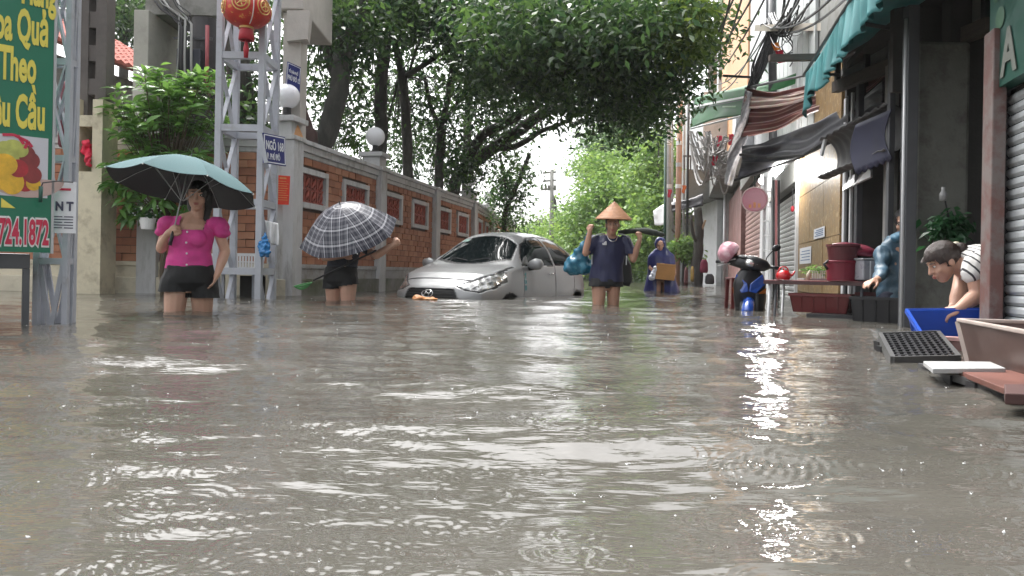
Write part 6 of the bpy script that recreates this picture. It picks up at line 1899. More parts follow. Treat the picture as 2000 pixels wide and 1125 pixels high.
skin_over('hair', MB().ell((.10, .085, 1.475), (.086, .098, .092), M2, 16, 12).ell((.07, .03, 1.42), (.06, .05, .07)), HAIR, pp2, voxel=.009, smooth=2)
ss = MB()
ss.loft([((.01, .0, .925), .185, .134), ((.01, .01, .98), .172, .122), ((.03, .03, 1.08), .170, .116), ((.05, .05, 1.2), .185, .108), ((.06, .06, 1.30), .12, .07)], 22)
ss.capsule((.20, .06, 1.215), (.335, -.07, 1.135), .075, .066); ss.capsule((-.10, .10, 1.21), (-.15, -.02, 1.11), .072, .066)
skin_over('shirt', ss, mat('dark_denim', (.030, .034, .048), r=.8, v=.3, s=25, b=.3, bs=60), pp2, voxel=.009, smooth=2, wrinkle=.012, wscale=9, cut=lambda x, y, z: z < .93 or z > 1.29 or x > .325)
so2 = MB()
so2.loft([((0, 0, .70), .13, .10), ((0, .0, .77), .192, .140), ((0, .0, .86), .196, .142), ((.005, .0, .95), .176, .124)], 22)
so2.capsule((-.095, .02, .80), (-.098, .02, .68), .115, .118); so2.capsule((.095, -.02, .80), (.10, -.03, .70), .115, .118)
skin_over('shorts', so2, BLK, pp2, voxel=.0085, smooth=3, wrinkle=.005, wscale=12, cut=lambda x, y, z: z > .942 or (x < .0 and z < .688) or (x >= .0 and z < .715 + .15 * x))

def plaid_mat():
    mt, n, l = nodes_of('plaid_umbrella_cloth')
    b = n['Principled BSDF']
    uv = n.new('ShaderNodeUVMap'); sx = n.new('ShaderNodeSeparateXYZ'); l.new(uv.outputs[0], sx.inputs[0])
    def bands(axis, scale, phase):
        mu = n.new('ShaderNodeMath'); mu.operation = 'MULTIPLY_ADD'; mu.inputs[1].default_value = scale; mu.inputs[2].default_value = phase
        l.new(sx.outputs[axis], mu.inputs[0])
        fr = n.new('ShaderNodeMath'); fr.operation = 'FRACT'; l.new(mu.outputs[0], fr.inputs[0])
        rp = n.new('ShaderNodeValToRGB'); rp.color_ramp.interpolation = 'CONSTANT'
        e = rp.color_ramp.elements
        for _ in range(4): e.new(.5)
        for k, (p, c) in enumerate(((0, .0), (.30, .07), (.48, .0), (.56, .30), (.68, .0), (.84, .06))):
            e[k].position = p; e[k].color = (c, c, c * 1.04, 1)
        l.new(fr.outputs[0], rp.inputs[0]); return rp.outputs[0]
    ad = n.new('ShaderNodeMix'); ad.data_type = 'RGBA'; ad.blend_type = 'ADD'; ad.inputs[0].default_value = 1
    l.new(bands(0, 6.2, .24), ad.inputs[6]); l.new(bands(1, 4.2, .1), ad.inputs[7])
    a2 = n.new('ShaderNodeMix'); a2.data_type = 'RGBA'; a2.blend_type = 'ADD'; a2.inputs[0].default_value = 1
    l.new(ad.outputs[2], a2.inputs[6]); a2.inputs[7].default_value = (.022, .023, .040, 1)
    l.new(a2.outputs[2], b.inputs['Base Color'])
    b.inputs['Roughness'].default_value = .38
    tr = n.new('ShaderNodeBsdfTranslucent'); l.new(a2.outputs[2], tr.inputs['Color'])
    ms = n.new('ShaderNodeMixShader'); ms.inputs[0].default_value = .15
    l.new(b.outputs[0], ms.inputs[1]); l.new(tr.outputs[0], ms.inputs[2]); l.new(ms.outputs[0], n['Material Output'].inputs['Surface'])
    return mt
PLAIDM = plaid_mat()
uc2 = P(681, 455, 8.45)
umbrella('umbrella', 'black and white plaid umbrella tilted over the person in black shorts', uc2, (-.17, -.50, .85), .565, .36, PLAIDM, None, Vector((PLAID.x + .11, PLAID.y - .14, GZ + 1.06)), BLACKM, phase=-PI / 2 - .42)
nt2 = thing('scoop_net', 'long handled green scoop net held low behind the person with the plaid umbrella', 'net', P(660, 520, 8.4))
part('pole', MB().tube([P(612, 548, 8.55), P(735, 489, 8.25)], .011, 8), BLACKM, nt2, smooth=True)
nh = P(592, 556, 8.6)
ringp = [nh + Vector((.10 * math.cos(a), .05 * math.sin(a) * 1.6, .022 * math.cos(a) + .012 * math.sin(a))) for a in [2 * PI * i / 24 for i in range(25)]]
hoop = part('hoop', MB().tube(ringp, .007, 6, cap=False), mat('green_net_plastic', (.03, .20, .04), r=.5, v=.3), nt2, smooth=True)
nm = MB()
for i in range(24):
    for (k0, k1) in ((1, .75), (.75, .4), (.4, .1)):
        def q(p, k): return nh + (p - nh) * k - Z * .055 * (1 - k * k)
        nm.tube([q(ringp[i], k0), q(ringp[i], k1)], .003, 4, cap=False); nm.tube([q(ringp[i], k1), q(ringp[i + 1], k1)], .003, 4, cap=False)
part('mesh', nm, MATS['green_net_plastic'], hoop, stuff=True)

# ---------------------------------------------------------------- raincoat walker
pr2 = thing('person', 'person in a hooded navy rain cape wading far down the street with a box', 'person', (RAIN.x, RAIN.y, GZ))
RAINC = mat('navy_rain_cape', (.016, .022, .115), r=.32, v=.3, s=5)
mb = MB(); M3 = rot_m(-.1, .15, 0)
at = head_shapes(mb, (-.055, -.03, 1.52), M3)
mb.chain([(-.03, .02, 1.25), (-.05, .0, 1.45)], [.06, .055])
mb.loft([((0, 0, .75), .15, .11), ((0, 0, 1.0), .15, .11), ((-.01, 0, 1.3), .17, .1), ((-.02, 0, 1.38), .1, .07)], 18)
leg(mb, (-.09, -.02, .8), (-.10, -.08, .44), (-.1, .0, .08)); leg(mb, (.09, .03, .8), (.10, .05, .44), (.1, .1, .08))
arm(mb, (-.19, 0, 1.28), (-.25, -.06, 1.05), (-.12, -.22, .93)); hand(mb, (-.12, -.22, .93), (.8, -.4, -.1), (0, .2, 1), .9, 1, thumb=1)
arm(mb, (.16, 0, 1.28), (.24, -.06, 1.05), (.22, -.24, .92)); hand(mb, (.22, -.24, .92), (-.2, -.7, -.1), (-.5, .2, .8), .9, 1, thumb=-1)
skin_over('body', mb, SKIN_C, pr2, voxel=.009, smooth=2)
face_bits(at, M3, 1, pr2)
cpm = MB()
cpm.ell((-.05, .02, 1.57), (.118, .125, .135), None, 20, 14)
cpm.loft([((.03, .05, .42), .39, .25), ((.02, .04, .62), .355, .235), ((.0, .02, .9), .30, .21), ((-.01, .0, 1.15), .285, .19), ((-.02, .01, 1.30), .26, .155), ((-.035, .01, 1.40), .17, .125), ((-.05, .01, 1.46), .11, .11)], 26)
skin_over('rain_cape', cpm, RAINC, pr2, voxel=.011, smooth=3, wrinkle=.045, wscale=5.5, wstretch=(1.4, 1, .35),
          cut=lambda x, y, z: (y < -.04 and (x + .055) ** 2 / .006 + (z - 1.52) ** 2 / .011 < 1) or (y < -.1 and z < .82 and -.13 < x < .02 and z < .80))
bx_ = thing('cardboard_box', 'brown cardboard box hugged by the person in the navy cape', 'box', (RAIN.x + .02, RAIN.y - .36, GZ + .99))
B0 = Vector((RAIN.x + .015, RAIN.y - .30, GZ + .975))
rx_ = Vector((.98, -.16, -.08)).normalized(); ry_ = Vector((.18, .98, 0)).normalized(); rz_ = rx_.cross(ry_)
part('carton', MB().frame(B0, rx_, ry_, rz_, (-.19, -.12, -.165), (.19, .12, .165)), mat('kraft_board', (.42, .215, .075), r=.75, v=.1, s=5), bx_, bevel=.005)
part('flap_seam', MB().frame(B0, rx_, ry_, rz_, (-.19, -.123, .120), (.19, -.1205, .126)), mat('tape', (.3, .15, .06), r=.4), bx_)
pb = thing('plastic_bag', 'clear grey plastic bag pressed against the cardboard box of the caped person', 'bag', (RAIN.x - .24, RAIN.y - .34, GZ + .93))
skin_over('bag', MB().ell((0, 0, 0), (.05, .09, .13), rot_m(0, 0, .35)).ell((-.03, 0, -.08), (.06, .08, .06)).ell((.035, 0, .11), (.04, .07, .05)), mat('milky_plastic', (.45, .47, .55), r=.25, v=.15), pb, voxel=.01, wrinkle=.02, wscale=18)

# ---------------------------------------------------------------- stall keeper in blue raincoat
KX = on_water(1757, 6.45)
pk = thing('person', 'stall keeper in a wet pale blue raincoat standing beside the black post', 'person', (KX.x, KX.y, GZ))
mb = MB(); M4 = rot_m(-.7, .35, 0)
at = head_shapes(mb, (.03, -.02, 1.40), M4, .95)
mb.chain([(.02, .02, 1.15), (.03, .0, 1.33)], [.055, .05])
mb.loft([((0, 0, .68), .14, .11), ((0, 0, .9), .15, .11), ((0, 0, 1.15), .165, .1), ((.01, .01, 1.24), .11, .07)], 18)
leg(mb, (-.08, 0, .74), (-.09, -.03, .42), (-.09, .0, .08)); leg(mb, (.08, .02, .74), (.09, .0, .42), (.09, .05, .08))
arm(mb, (-.17, -.02, 1.14), (-.215, -.14, .95), (-.33, -.28, .90)); hand(mb, (-.33, -.28, .90), (-.8, -.3, -.2), (0, .1, -1), .3, 1, thumb=1)
arm(mb, (.17, 0, 1.14), (.23, -.02, .92), (.2, -.2, .85)); hand(mb, (.2, -.2, .85), (0, -1, -.2), (-1, 0, 0), .4, 1, thumb=-1)
skin_over('body', mb, SKIN_C, pk, voxel=.008, smooth=2)
face_bits(at, M4, .95, pk)
skin_over('hair', MB().ell((.033, -.008, 1.44), (.084, .100, .090), M4, 16, 12), HAIR, pk, voxel=.009, smooth=2, cut=lambda x, y, z: y < -.045 and x < .03 and z < 1.455)
bl_ = MB().loft([((0, .01, .66), .185, .14), ((0, .0, .85), .168, .125), ((0, 0, 1.05), .172, .12), ((.0, .01, 1.17), .165, .105), ((.01, .02, 1.25), .12, .09)], 22)
bl_.capsule((-.16, -.02, 1.13), (-.225, -.15, .96), .066, .056).capsule((-.225, -.15, .96), (-.29, -.235, .915), .055, .05).capsule((.17, 0, 1.13), (.23, -.02, .93), .066, .058)
bl_.ell((.0, .03, 1.26), (.12, .10, .06))
skin_over('raincoat', bl_, mat('wet_blue_raincoat', (.05, .105, .155), r=.5, v=.35, s=9, c2=(.13, .19, .23), c2s=12, c2a=.62), pk, voxel=.009, smooth=2, wrinkle=.025, wscale=12, cut=lambda x, y, z: z < .665 or z > 1.285)
skin_over('trousers', MB().loft([((0, 0, .62), .13, .1), ((0, 0, .8), .17, .13)], 18).capsule((-.085, 0, .74), (-.095, -.03, .3), .1, .085).capsule((.085, .02, .74), (.095, .0, .3), .1, .085), mat('navy_trousers', (.015, .018, .04), r=.7), pk, voxel=.012, smooth=2)
skin_over('neck_scarf', MB().ell((.0, -.05, 1.275), (.10, .075, .045), rot_m(-.4)).ell((-.05, -.07, 1.26), (.06, .05, .04)), mat('blue_scarf', (.06, .16, .24), r=.6, v=.2), pk, voxel=.008, wrinkle=.012, wscale=20)

# ---------------------------------------------------------------- stooping woman in the striped top (faces the street, -X)
SW = P(1905, 560, 4.55)
pw = thing('person', 'woman in a black and white striped top stooping to wash things behind the blue crate', 'person', (SW.x, SW.y, GZ))
# local: x to the right of the picture, she looks to -x; z from the road
def sl(px, py, dy=0.0):
    px = px - 14 if px > 1876 else px
    p = P(px, py, 4.55 + dy); return Vector((p.x - SW.x, dy, p.z - GZ))
mb = MB()
M5 = Matrix.Rotation(-PI / 2, 3, 'Z') @ Matrix.Rotation(.50, 3, 'X')
hcn = sl(1842, 512)
at = head_shapes(mb, hcn, M5, .97)
neck0 = sl(1888, 520); sh0 = sl(1912, 520)
hips = sl(2010, 560, .05)
mb.chain([neck0, hcn + Vector((.05, 0, -.01))], [.056, .052])
mb.loft([(sl(1880, 522), .06, .06), (sl(1900, 516), .155, .085), (sl(1930, 514), .17, .10), (sl(1965, 520), .155, .10), (sl(2000, 545), .17, .115), (sl(2030, 570), .17, .12)], 20, side=(0, 1, 0))
shn = sl(1915, 518, -.17); shf = sl(1898, 524, .15)
eln = sl(1925, 575, -.20); hdn = sl(1885, 604, -.22)
elf = sl(1873, 570, .02); hdf = sl(1868, 612, -.06)
arm(mb, shn, eln, hdn + Vector((.012, .01, .004)), (.054, .045, .030)); hand(mb, hdn + Vector((.012, .01, .004)), (-.9, .2, -.45), (.1, .5, -.8), .7, 1, thumb=-1)
arm(mb, shf, elf, hdf + Vector((0, .02, .02)), (.052, .044, .030)); hand(mb, hdf + Vector((0, .02, .02)), (.35, -.45, -.8), (.5, .7, 0), .7, 1, thumb=1)
hpx = sl(2025, 575)
leg(mb, (hpx.x, -.10, hpx.z), (hpx.x - .12, -.11, .42), (hpx.x, -.1, .08)); leg(mb, (hpx.x, .10, hpx.z), (hpx.x - .12, .11, .42), (hpx.x, .1, .08))
skin_over('body', mb, SKIN_B, pw, voxel=.0062, smooth=3)
face_bits(at, M5, .97, pw)
def hat_(x, y, z): return hcn + M5 @ Vector((x, y, z))
hr = MB().ell(hat_(0, .012, .040), (.085, .106, .092), M5, 20, 14)
hr.ell(hat_(0, .125, .02), (.045, .05, .045), M5).chain([hat_(-.05, -.06, .06), hat_(-.045, -.092, .045), hat_(-.04, -.105, .02)], [.016, .012, .006])
hr.chain([hat_(.0, .09, -.02), hat_(0, .10, -.07)], [.05, .035])
inv5 = M5.transposed()
def hcut(x, y, z):
    q = inv5 @ (Vector((x, y, z)) - hcn)
    return (q.y < -.052 and q.z < .046 and abs(q.x) < .058) or (q.y < -.02 and q.z < .012)
skin_over('hair', hr, HAIRB, pw, voxel=.0065, smooth=2, cut=hcut, wrinkle=.003, wscale=50)
part('earring', MB().ell(hat_(-.088, .004, -.04), (.007, .007, .007), n=10, m_=8), mat('pearl', (.75, .72, .7), r=.2), pw, smooth=True, local=True)
part('hair_clip', MB().ell(hat_(-.02, .135, .06), (.02, .02, .012), n=10, m_=6), mat('cream_clip', (.6, .55, .4), r=.4), pw, smooth=True, local=True)
STRP = None
def striped_top():
    mt, n, l = nodes_of('striped_knit')
    b = n['Principled BSDF']
    tc = n.new('ShaderNodeTexCoord'); mp = n.new('ShaderNodeMapping'); mp.inputs['Rotation'].default_value = (0, .55, 0)
    l.new(tc.outputs['Object'], mp.inputs[0])
    nz = n.new('ShaderNodeTexNoise'); nz.inputs['Scale'].default_value = 5
    l.new(tc.outputs['Object'], nz.inputs['Vector'])
    sx = n.new('ShaderNodeSeparateXYZ'); l.new(mp.outputs[0], sx.inputs[0])
    ad = n.new('ShaderNodeMath'); ad.operation = 'MULTIPLY_ADD'; ad.inputs[1].default_value = .03; l.new(nz.outputs['Fac'], ad.inputs[0]); l.new(sx.outputs[0], ad.inputs[2])
    mu = n.new('ShaderNodeMath'); mu.operation = 'MULTIPLY'; mu.inputs[1].default_value = 27; l.new(ad.outputs[0], mu.inputs[0])
    fr = n.new('ShaderNodeMath'); fr.operation = 'FRACT'; l.new(mu.outputs[0], fr.inputs[0])
    rp = n.new('ShaderNodeValToRGB'); rp.color_ramp.interpolation = 'CONSTANT'
    rp.color_ramp.elements[0].color = (.68, .67, .64, 1); rp.color_ramp.elements[1].color = (.04, .04, .045, 1); rp.color_ramp.elements[1].position = .74
    l.new(fr.outputs[0], rp.inputs[0]); l.new(rp.outputs[0], b.inputs['Base Color']); b.inputs['Roughness'].default_value = .85
    return mt
st2 = MB()
st2.loft([(sl(1886, 520), .10, .085), (sl(1900, 516), .175, .104), (sl(1930, 513), .19, .12), (sl(1965, 520), .178, .122), (sl(2002, 545), .19, .135)], 22, side=(0, 1, 0))
st2.capsule(shn + Vector((.02, 0, 0)), shn.lerp(eln, .22), .078, .074); st2.capsule(shf, shf.lerp(elf, .25), .074, .07)
skin_over('top', st2, striped_top(), pw, voxel=.0075, smooth=3, wrinkle=.010, wscale=10, cut=lambda x, y, z: x - .62 * y < sl(1891, 500).x)
skin_over('trousers', MB().loft([(sl(1995, 545), .185, .13), (sl(2035, 575), .19, .14)], 18, side=(0, 1, 0)).capsule((hpx.x, -.1, hpx.z), (hpx.x - .12, -.11, .42), .11, .08).capsule((hpx.x, .1, hpx.z), (hpx.x - .12, .11, .42), .11, .08), BLK, pw, voxel=.012, smooth=2)
# ================================================================== CAR
def lerp_tab(tab, x):
    xs = [t[0] for t in tab]; ys = [t[1] for t in tab]
    return float(np.interp(x, xs, ys))
def sm_tab(tab, n=400):
    """A tabulated profile, smoothed so that panels curve."""
    xs = np.linspace(tab[0][0], tab[-1][0], n); ys = np.interp(xs, [t[0] for t in tab], [t[1] for t in tab])
    k = 15; ker = np.hanning(k + 2)[1:-1]; ker /= ker.sum()
    yp = np.concatenate([2 * ys[0] - ys[k // 2:0:-1], ys, 2 * ys[-1] - ys[-2:-k // 2 - 1:-1]])
    ys2 = np.convolve(yp, ker, 'valid')[:n]
    return lambda x: float(np.interp(x, xs, ys2))
ZT = sm_tab([(0, .715), (.05, .785), (.22, .845), (.6, .925), (.97, .985), (1.02, 1.01), (1.66, 1.445), (1.8, 1.485), (2.1, 1.512), (2.5, 1.515), (2.85, 1.49), (3.1, 1.43), (3.62, 1.12), (3.72, 1.09), (3.92, 1.06), (3.995, .96)])
ZB = sm_tab([(0, .66), (.3, .79), (.7, .875), (1.0, .925), (1.4, .955), (2.5, .985), (3.3, 1.01), (3.7, 1.02), (3.995, .90)])
WB_ = sm_tab([(0, .60), (.15, .69), (.4, .765), (.8, .80), (1.5, .805), (2.5, .80), (3.3, .77), (3.7, .71), (3.995, .62)])
WM = sm_tab([(0, .69), (.15, .77), (.4, .82), (.8, .832), (2.5, .832), (3.4, .825), (3.8, .77), (3.995, .69)])
CX0, CY0, CTH, CD = -1.103, 9.942, .4785, .515
def car_w(x, y, z):
    """car frame (back from the nose, towards the picture's right, up from the road) -> world"""
    return Vector((CX0 + x * math.sin(CTH) + y * math.cos(CTH), CY0 + x * math.cos(CTH) - y * math.sin(CTH), z - CD))
def nose(x, y, z):
    f = max(0, 1 - x / .95)
    x2 = x + f * .30 * (abs(y) / .80) ** 2.3
    if x < .3: x2 += (1 - x / .3) * .10 * max(0, (z - .52) / .25) ** 1.6
    if x < .3 and z < .52: x2 += (1 - x / .3) * .05 * ((.52 - z) / .3) ** 2
    g = max(0, (x - 3.3) / .695)
    x2 -= g * .20 * (abs(y) / .70) ** 2.4
    return (x2, y, z)
NV = 84
def half_ring(x):
    zb, zt, wb, wm = ZB(x), ZT(x), WB_(x), WM(x)
    pts = []
    for k in range(60):
        q = k / 59; z = .20 + (zb - .20) * q
        zz_ = (z - .56)
        if z < .56: y = wm - .06 * (zz_ / .36) ** 2
        else: y = wm - (wm - wb) * ((z - .56) / max(.01, zb - .56)) ** 2.2
        pts.append((y, z))
    H = zt - zb; g = min(1, H / .45)
    n_ = 2.5 + .9 * g; tk = .27 * g
    for k in range(1, 160):
        a = PI / 2 * k / 159
        yf, zf = math.cos(a) ** (2 / n_), math.sin(a) ** (2 / n_)
        pts.append((wb * yf * (1 - tk * zf), zb + H * zf))
    pts = np.array(pts)
    d = np.concatenate([[0], np.cumsum(np.hypot(*np.diff(pts, axis=0).T))])
    s_ = np.linspace(0, d[-1], NV)
    return np.stack([np.interp(s_, d, pts[:, 0]), np.interp(s_, d, pts[:, 1])], 1)
def inpoly(px, py, poly):
    c = False; n_ = len(poly)
    for i in range(n_):
        x1, y1 = poly[i]; x2, y2 = poly[(i + 1) % n_]
        if (y1 > py) != (y2 > py) and px < (x2 - x1) * (py - y1) / (y2 - y1) + x1: c = not c
    return c
def grow(poly, k):
    cx = sum(p[0] for p in poly) / len(poly); cy = sum(p[1] for p in poly) / len(poly)
    o = []
    for (x, y) in poly:
        d = math.hypot(x - cx, y - cy); o.append((x + (x - cx) / d * k, y + (y - cy) / d * k))
    return o
FWIN = [(1.20, .975), (1.33, 1.10), (1.60, 1.29), (1.82, 1.385), (2.21, 1.425), (2.25, .99)]
RWIN = [(2.33, .995), (2.30, 1.425), (2.72, 1.41), (2.96, 1.345), (3.20, 1.10), (3.22, 1.035), (3.16, 1.02)]
LAMP = [(.40, .680), (.52, .635), (.66, .618), (.755, .67), (.795, .76), (.795, .862), (.745, .868), (.60, .775), (.49, .72)]
def classify(x, y, z, xo):
    ay = abs(y)
    if z < .62 and ay > .45 and xo > .3:
        for cx in (.78, 3.2):
            r = math.hypot(x - cx, z - .262)
            if r < .315: return 'void'
            if r < .333: return 'trim'
    if ay > .45 and z > .95:
        if inpoly(x, z, FWIN): return 'glass_f'
        if inpoly(x, z, RWIN): return 'glass_r'
        if inpoly(x, z, grow(FWIN, .022)) or inpoly(x, z, grow(RWIN, .022)): return 'trim'
    if .93 < x < 1.75 and ay < .66 and z > ZT(xo) - .16:
        top = 1.635 - .10 * (ay / .5) ** 2; bot = 1.0 + .20 * (ay / .64) ** 2
        w = .655 - .17 * (x - 1.0) / .66
        if bot < x < top and ay < w: return 'glass_w'
        if bot - .05 < x < top + .012 and ay < w + .014: return 'trim'
    if 3.12 < x < 3.58 and ay < .56 and z > ZT(xo) - .16: return 'glass_b'
    if xo < .75:
        if z < .9 and inpoly(ay, z, LAMP) and x < .72: return 'lamp'
        if z < .9 and inpoly(ay, z, grow(LAMP, .026)) and x < .72: return 'trim'
    if xo < .12 and .38 < z < .645 and ay < .355 + (.645 - z) * .55: return 'grille'
    if xo < .12 and .30 < z < .40 and .5 < ay < .66: return 'grille'
    if .046 < xo < .070 and ay < .55 and z > .7: return 'seam'
    if .066 <= xo < .98 and z > ZB(xo) + .35 * (ZT(xo) - ZB(xo)) and z < ZB(xo) + .35 * (ZT(xo) - ZB(xo)) + .013 and xo > .40: return 'seam'
    if ay > .6 and z < ZB(xo) + .01:
        for xd, x2 in ((1.16, .0), (2.29, 0), (3.06, .0)):
            xx = xd + (.03 * math.sin((z - .3) * 3) if xd < 2 else (.16 * max(0, .75 - z) ** 1 * -1 if xd > 3 else 0))
            if abs(x - xx) < .0075: return 'seam'
        if .30 < z < .318 and 1.2 < x < 3.0: return 'seam'
    if x > 3.72 and .72 < z < .98 and ay > .44: return 'tail'
    return 'body'
car = thing('parked_car', 'silver sedan standing half drowned in the flood beside the brick wall', 'car', car_w(1.9, 0, CD + GZ))
xs_ = sorted(set(list(np.linspace(0, .14, 24)) + list(np.linspace(.14, 3.9, 250)) + list(np.linspace(3.9, 3.995, 14))))
RG = [half_ring(x) for x in xs_]
pts = []; cls = {}
def addp(x, y, z): pts.append(nose(x, y, z)); return len(pts) - 1
rows = []
for x, r in zip(xs_, RG):
    row = [addp(x, y, z) for (y, z) in r] + [addp(x, -y, z) for (y, z) in r[-2::-1]]
    rows.append(row)
quads = []
for i in range(len(rows) - 1):
    for k in range(len(rows[0]) - 1):
        quads.append(((rows[i][k], rows[i + 1][k], rows[i + 1][k + 1], rows[i][k + 1]), (xs_[i] + xs_[i + 1]) / 2))
for (row, x, NR, bul) in ((rows[0], 0, 34, -.05), (rows[-1], 3.995, 16, .03)):
    prev = row; c = (0, .50)
    src = [(pts[j][1], pts[j][2]) for j in row]
    for q in range(1, NR + 1):
        r = 1 - q / NR * .985
        cur = [addp(x + bul * (1 - r ** 5), y * r, c[1] + (z - c[1]) * r) for (y, z) in src]
        for k in range(len(row) - 1):
            quads.append(((prev[k], prev[k + 1], cur[k + 1], cur[k]) if x < 1 else (prev[k], cur[k], cur[k + 1], prev[k + 1]), x))
        prev = cur
    quads.append((tuple(prev), x))
WP = [car_w(*p) for p in pts]
buckets = {}
for (q, xo) in quads:
    cx = sum(pts[j][0] for j in q) / len(q); cy = sum(pts[j][1] for j in q) / len(q); cz = sum(pts[j][2] for j in q) / len(q)
    c = classify(cx, cy, cz, xo)
    if c in ('lamp', 'tail', 'glass_f', 'glass_r'): c += '_right' if cy > 0 else '_left'
    buckets.setdefault(c, []).append(q)
CARP = mat('silver_car_paint', (.33, .335, .34), r=.38, v=.03, s=3, metal=.35, coat=.6, rv=.04, c2=(.26, .26, .255), c2s=4, c2a=.70)
GLASS = mat('tinted_car_glass', (.008, .012, .013), r=.04, v=.02, rv=.02, spec=.14)
CTRIM = mat('black_car_trim', (.012, .012, .013), r=.4, v=.1)
CHROME = mat('chrome', (.70, .70, .70), r=.10, v=.03, metal=1.0, rv=.03)
def lamp_material():
    mt, n, l = nodes_of('headlamp_lens')
    b = n['Principled BSDF']
    tc = n.new('ShaderNodeTexCoord'); nz = n.new('ShaderNodeTexVoronoi'); nz.inputs['Scale'].default_value = 13
    l.new(tc.outputs['Object'], nz.inputs['Vector'])
    rp = n.new('ShaderNodeValToRGB'); rp.color_ramp.elements[0].color = (.10, .10, .10, 1); rp.color_ramp.elements[1].color = (.85, .85, .83, 1)
    l.new(nz.outputs['Distance'], rp.inputs[0]); l.new(rp.outputs[0], b.inputs['Base Color'])
    b.inputs['Metallic'].default_value = .75; b.inputs['Roughness'].default_value = .22; b.inputs['Coat Weight'].default_value = 1.0; b.inputs['Coat Roughness'].default_value = .02
    bp = n.new('ShaderNodeBump'); bp.inputs['Strength'].default_value = .8; bp.inputs['Distance'].default_value = .02
    l.new(nz.outputs['Distance'], bp.inputs['Height']); l.new(bp.outputs[0], b.inputs['Normal'])
    return mt
LAMPM = lamp_material()
def patch(name, key, m_, parent, push=0.0):
    qs = buckets.get(key, [])
    if not qs: return None
    ids = sorted({j for q in qs for j in q}); mp_ = {j: i for i, j in enumerate(ids)}
    off = root_of(parent).location
    me = bpy.data.meshes.new(name)
    me.from_pydata([tuple(WP[j] - off) for j in ids], [], [tuple(mp_[j] for j in q) for q in qs])
    bm = bmesh.new(); bm.from_mesh(me)
    bmesh.ops.remove_doubles(bm, verts=bm.verts, dist=.0004)
    bm.normal_update()
    if push:
        for v in bm.verts: v.co += v.normal * push
    bm.to_mesh(me); bm.free()
    me.polygons.foreach_set('use_smooth', [True] * len(me.polygons))
    return link(name, me, m_, parent)
# outward normals: check once on the body and flip everything if needed
_t = buckets['body'][len(buckets['body']) // 2]
_n = (WP[_t[1]] - WP[_t[0]]).cross(WP[_t[2]] - WP[_t[0]]); _c = WP[_t[0]] - car_w(2, 0, .6)
if _n.dot(_c) < 0:
    for k in buckets: buckets[k] = [tuple(reversed(q)) for q in buckets[k]]
body_o = patch('body', 'body', CARP, car)
for o_ in (body_o,):
    md = o_.modifiers.new('sheet', 'SOLIDIFY'); md.thickness = .012; md.offset = -1
patch('shut_lines', 'seam', CTRIM, car, -.006)['kind'] = 'stuff'
patch('window_seals', 'trim', CTRIM, car, -.004)
wsn = patch('windscreen', 'glass_w', GLASS, car, -.004)
patch('rear_window', 'glass_b', GLASS, car, -.004)
for k in ('glass_f_right', 'glass_f_left', 'glass_r_right', 'glass_r_left'): patch('side_window', k, GLASS, car, -.005)
for k in ('lamp_right', 'lamp_left'): patch('headlight', k, LAMPM, car, -.002)
for k in ('tail_right', 'tail_left'): patch('tail_light', k, mat('red_lens', (.35, .01, .012), r=.15, coat=1), car, -.001)
gr_ = patch('grille', 'grille', CTRIM, car, -.02)
gb = MB()
for z in (.46, .50, .54, .58, .615):
    gb.tube([car_w(*nose(-.052, y, z)) for y in np.linspace(-.37, .37, 15)], .004, 5)
part('grille_bars', gb, mat('grille_black', (.02, .02, .02), r=.35), gr_)
bm2 = MB()
o_ = lambda y, z: car_w(*nose(-.062, y, z))
bm2.tube([o_(.085 * math.cos(a), .575 + .048 * math.sin(a)) for a in [2 * PI * i / 28 for i in range(29)]], .0075, 7, cap=False)
bm2.tube([o_(-.055, .543), o_(-.035, .575), o_(-.018, .608)], .009, 6); bm2.tube([o_(.018, .543), o_(.035, .575), o_(.055, .607)], .009, 6); bm2.tube([o_(-.036, .573), o_(.0, .582), o_(.036, .577)], .008, 6)
part('badge', bm2, CHROME, car, smooth=True)
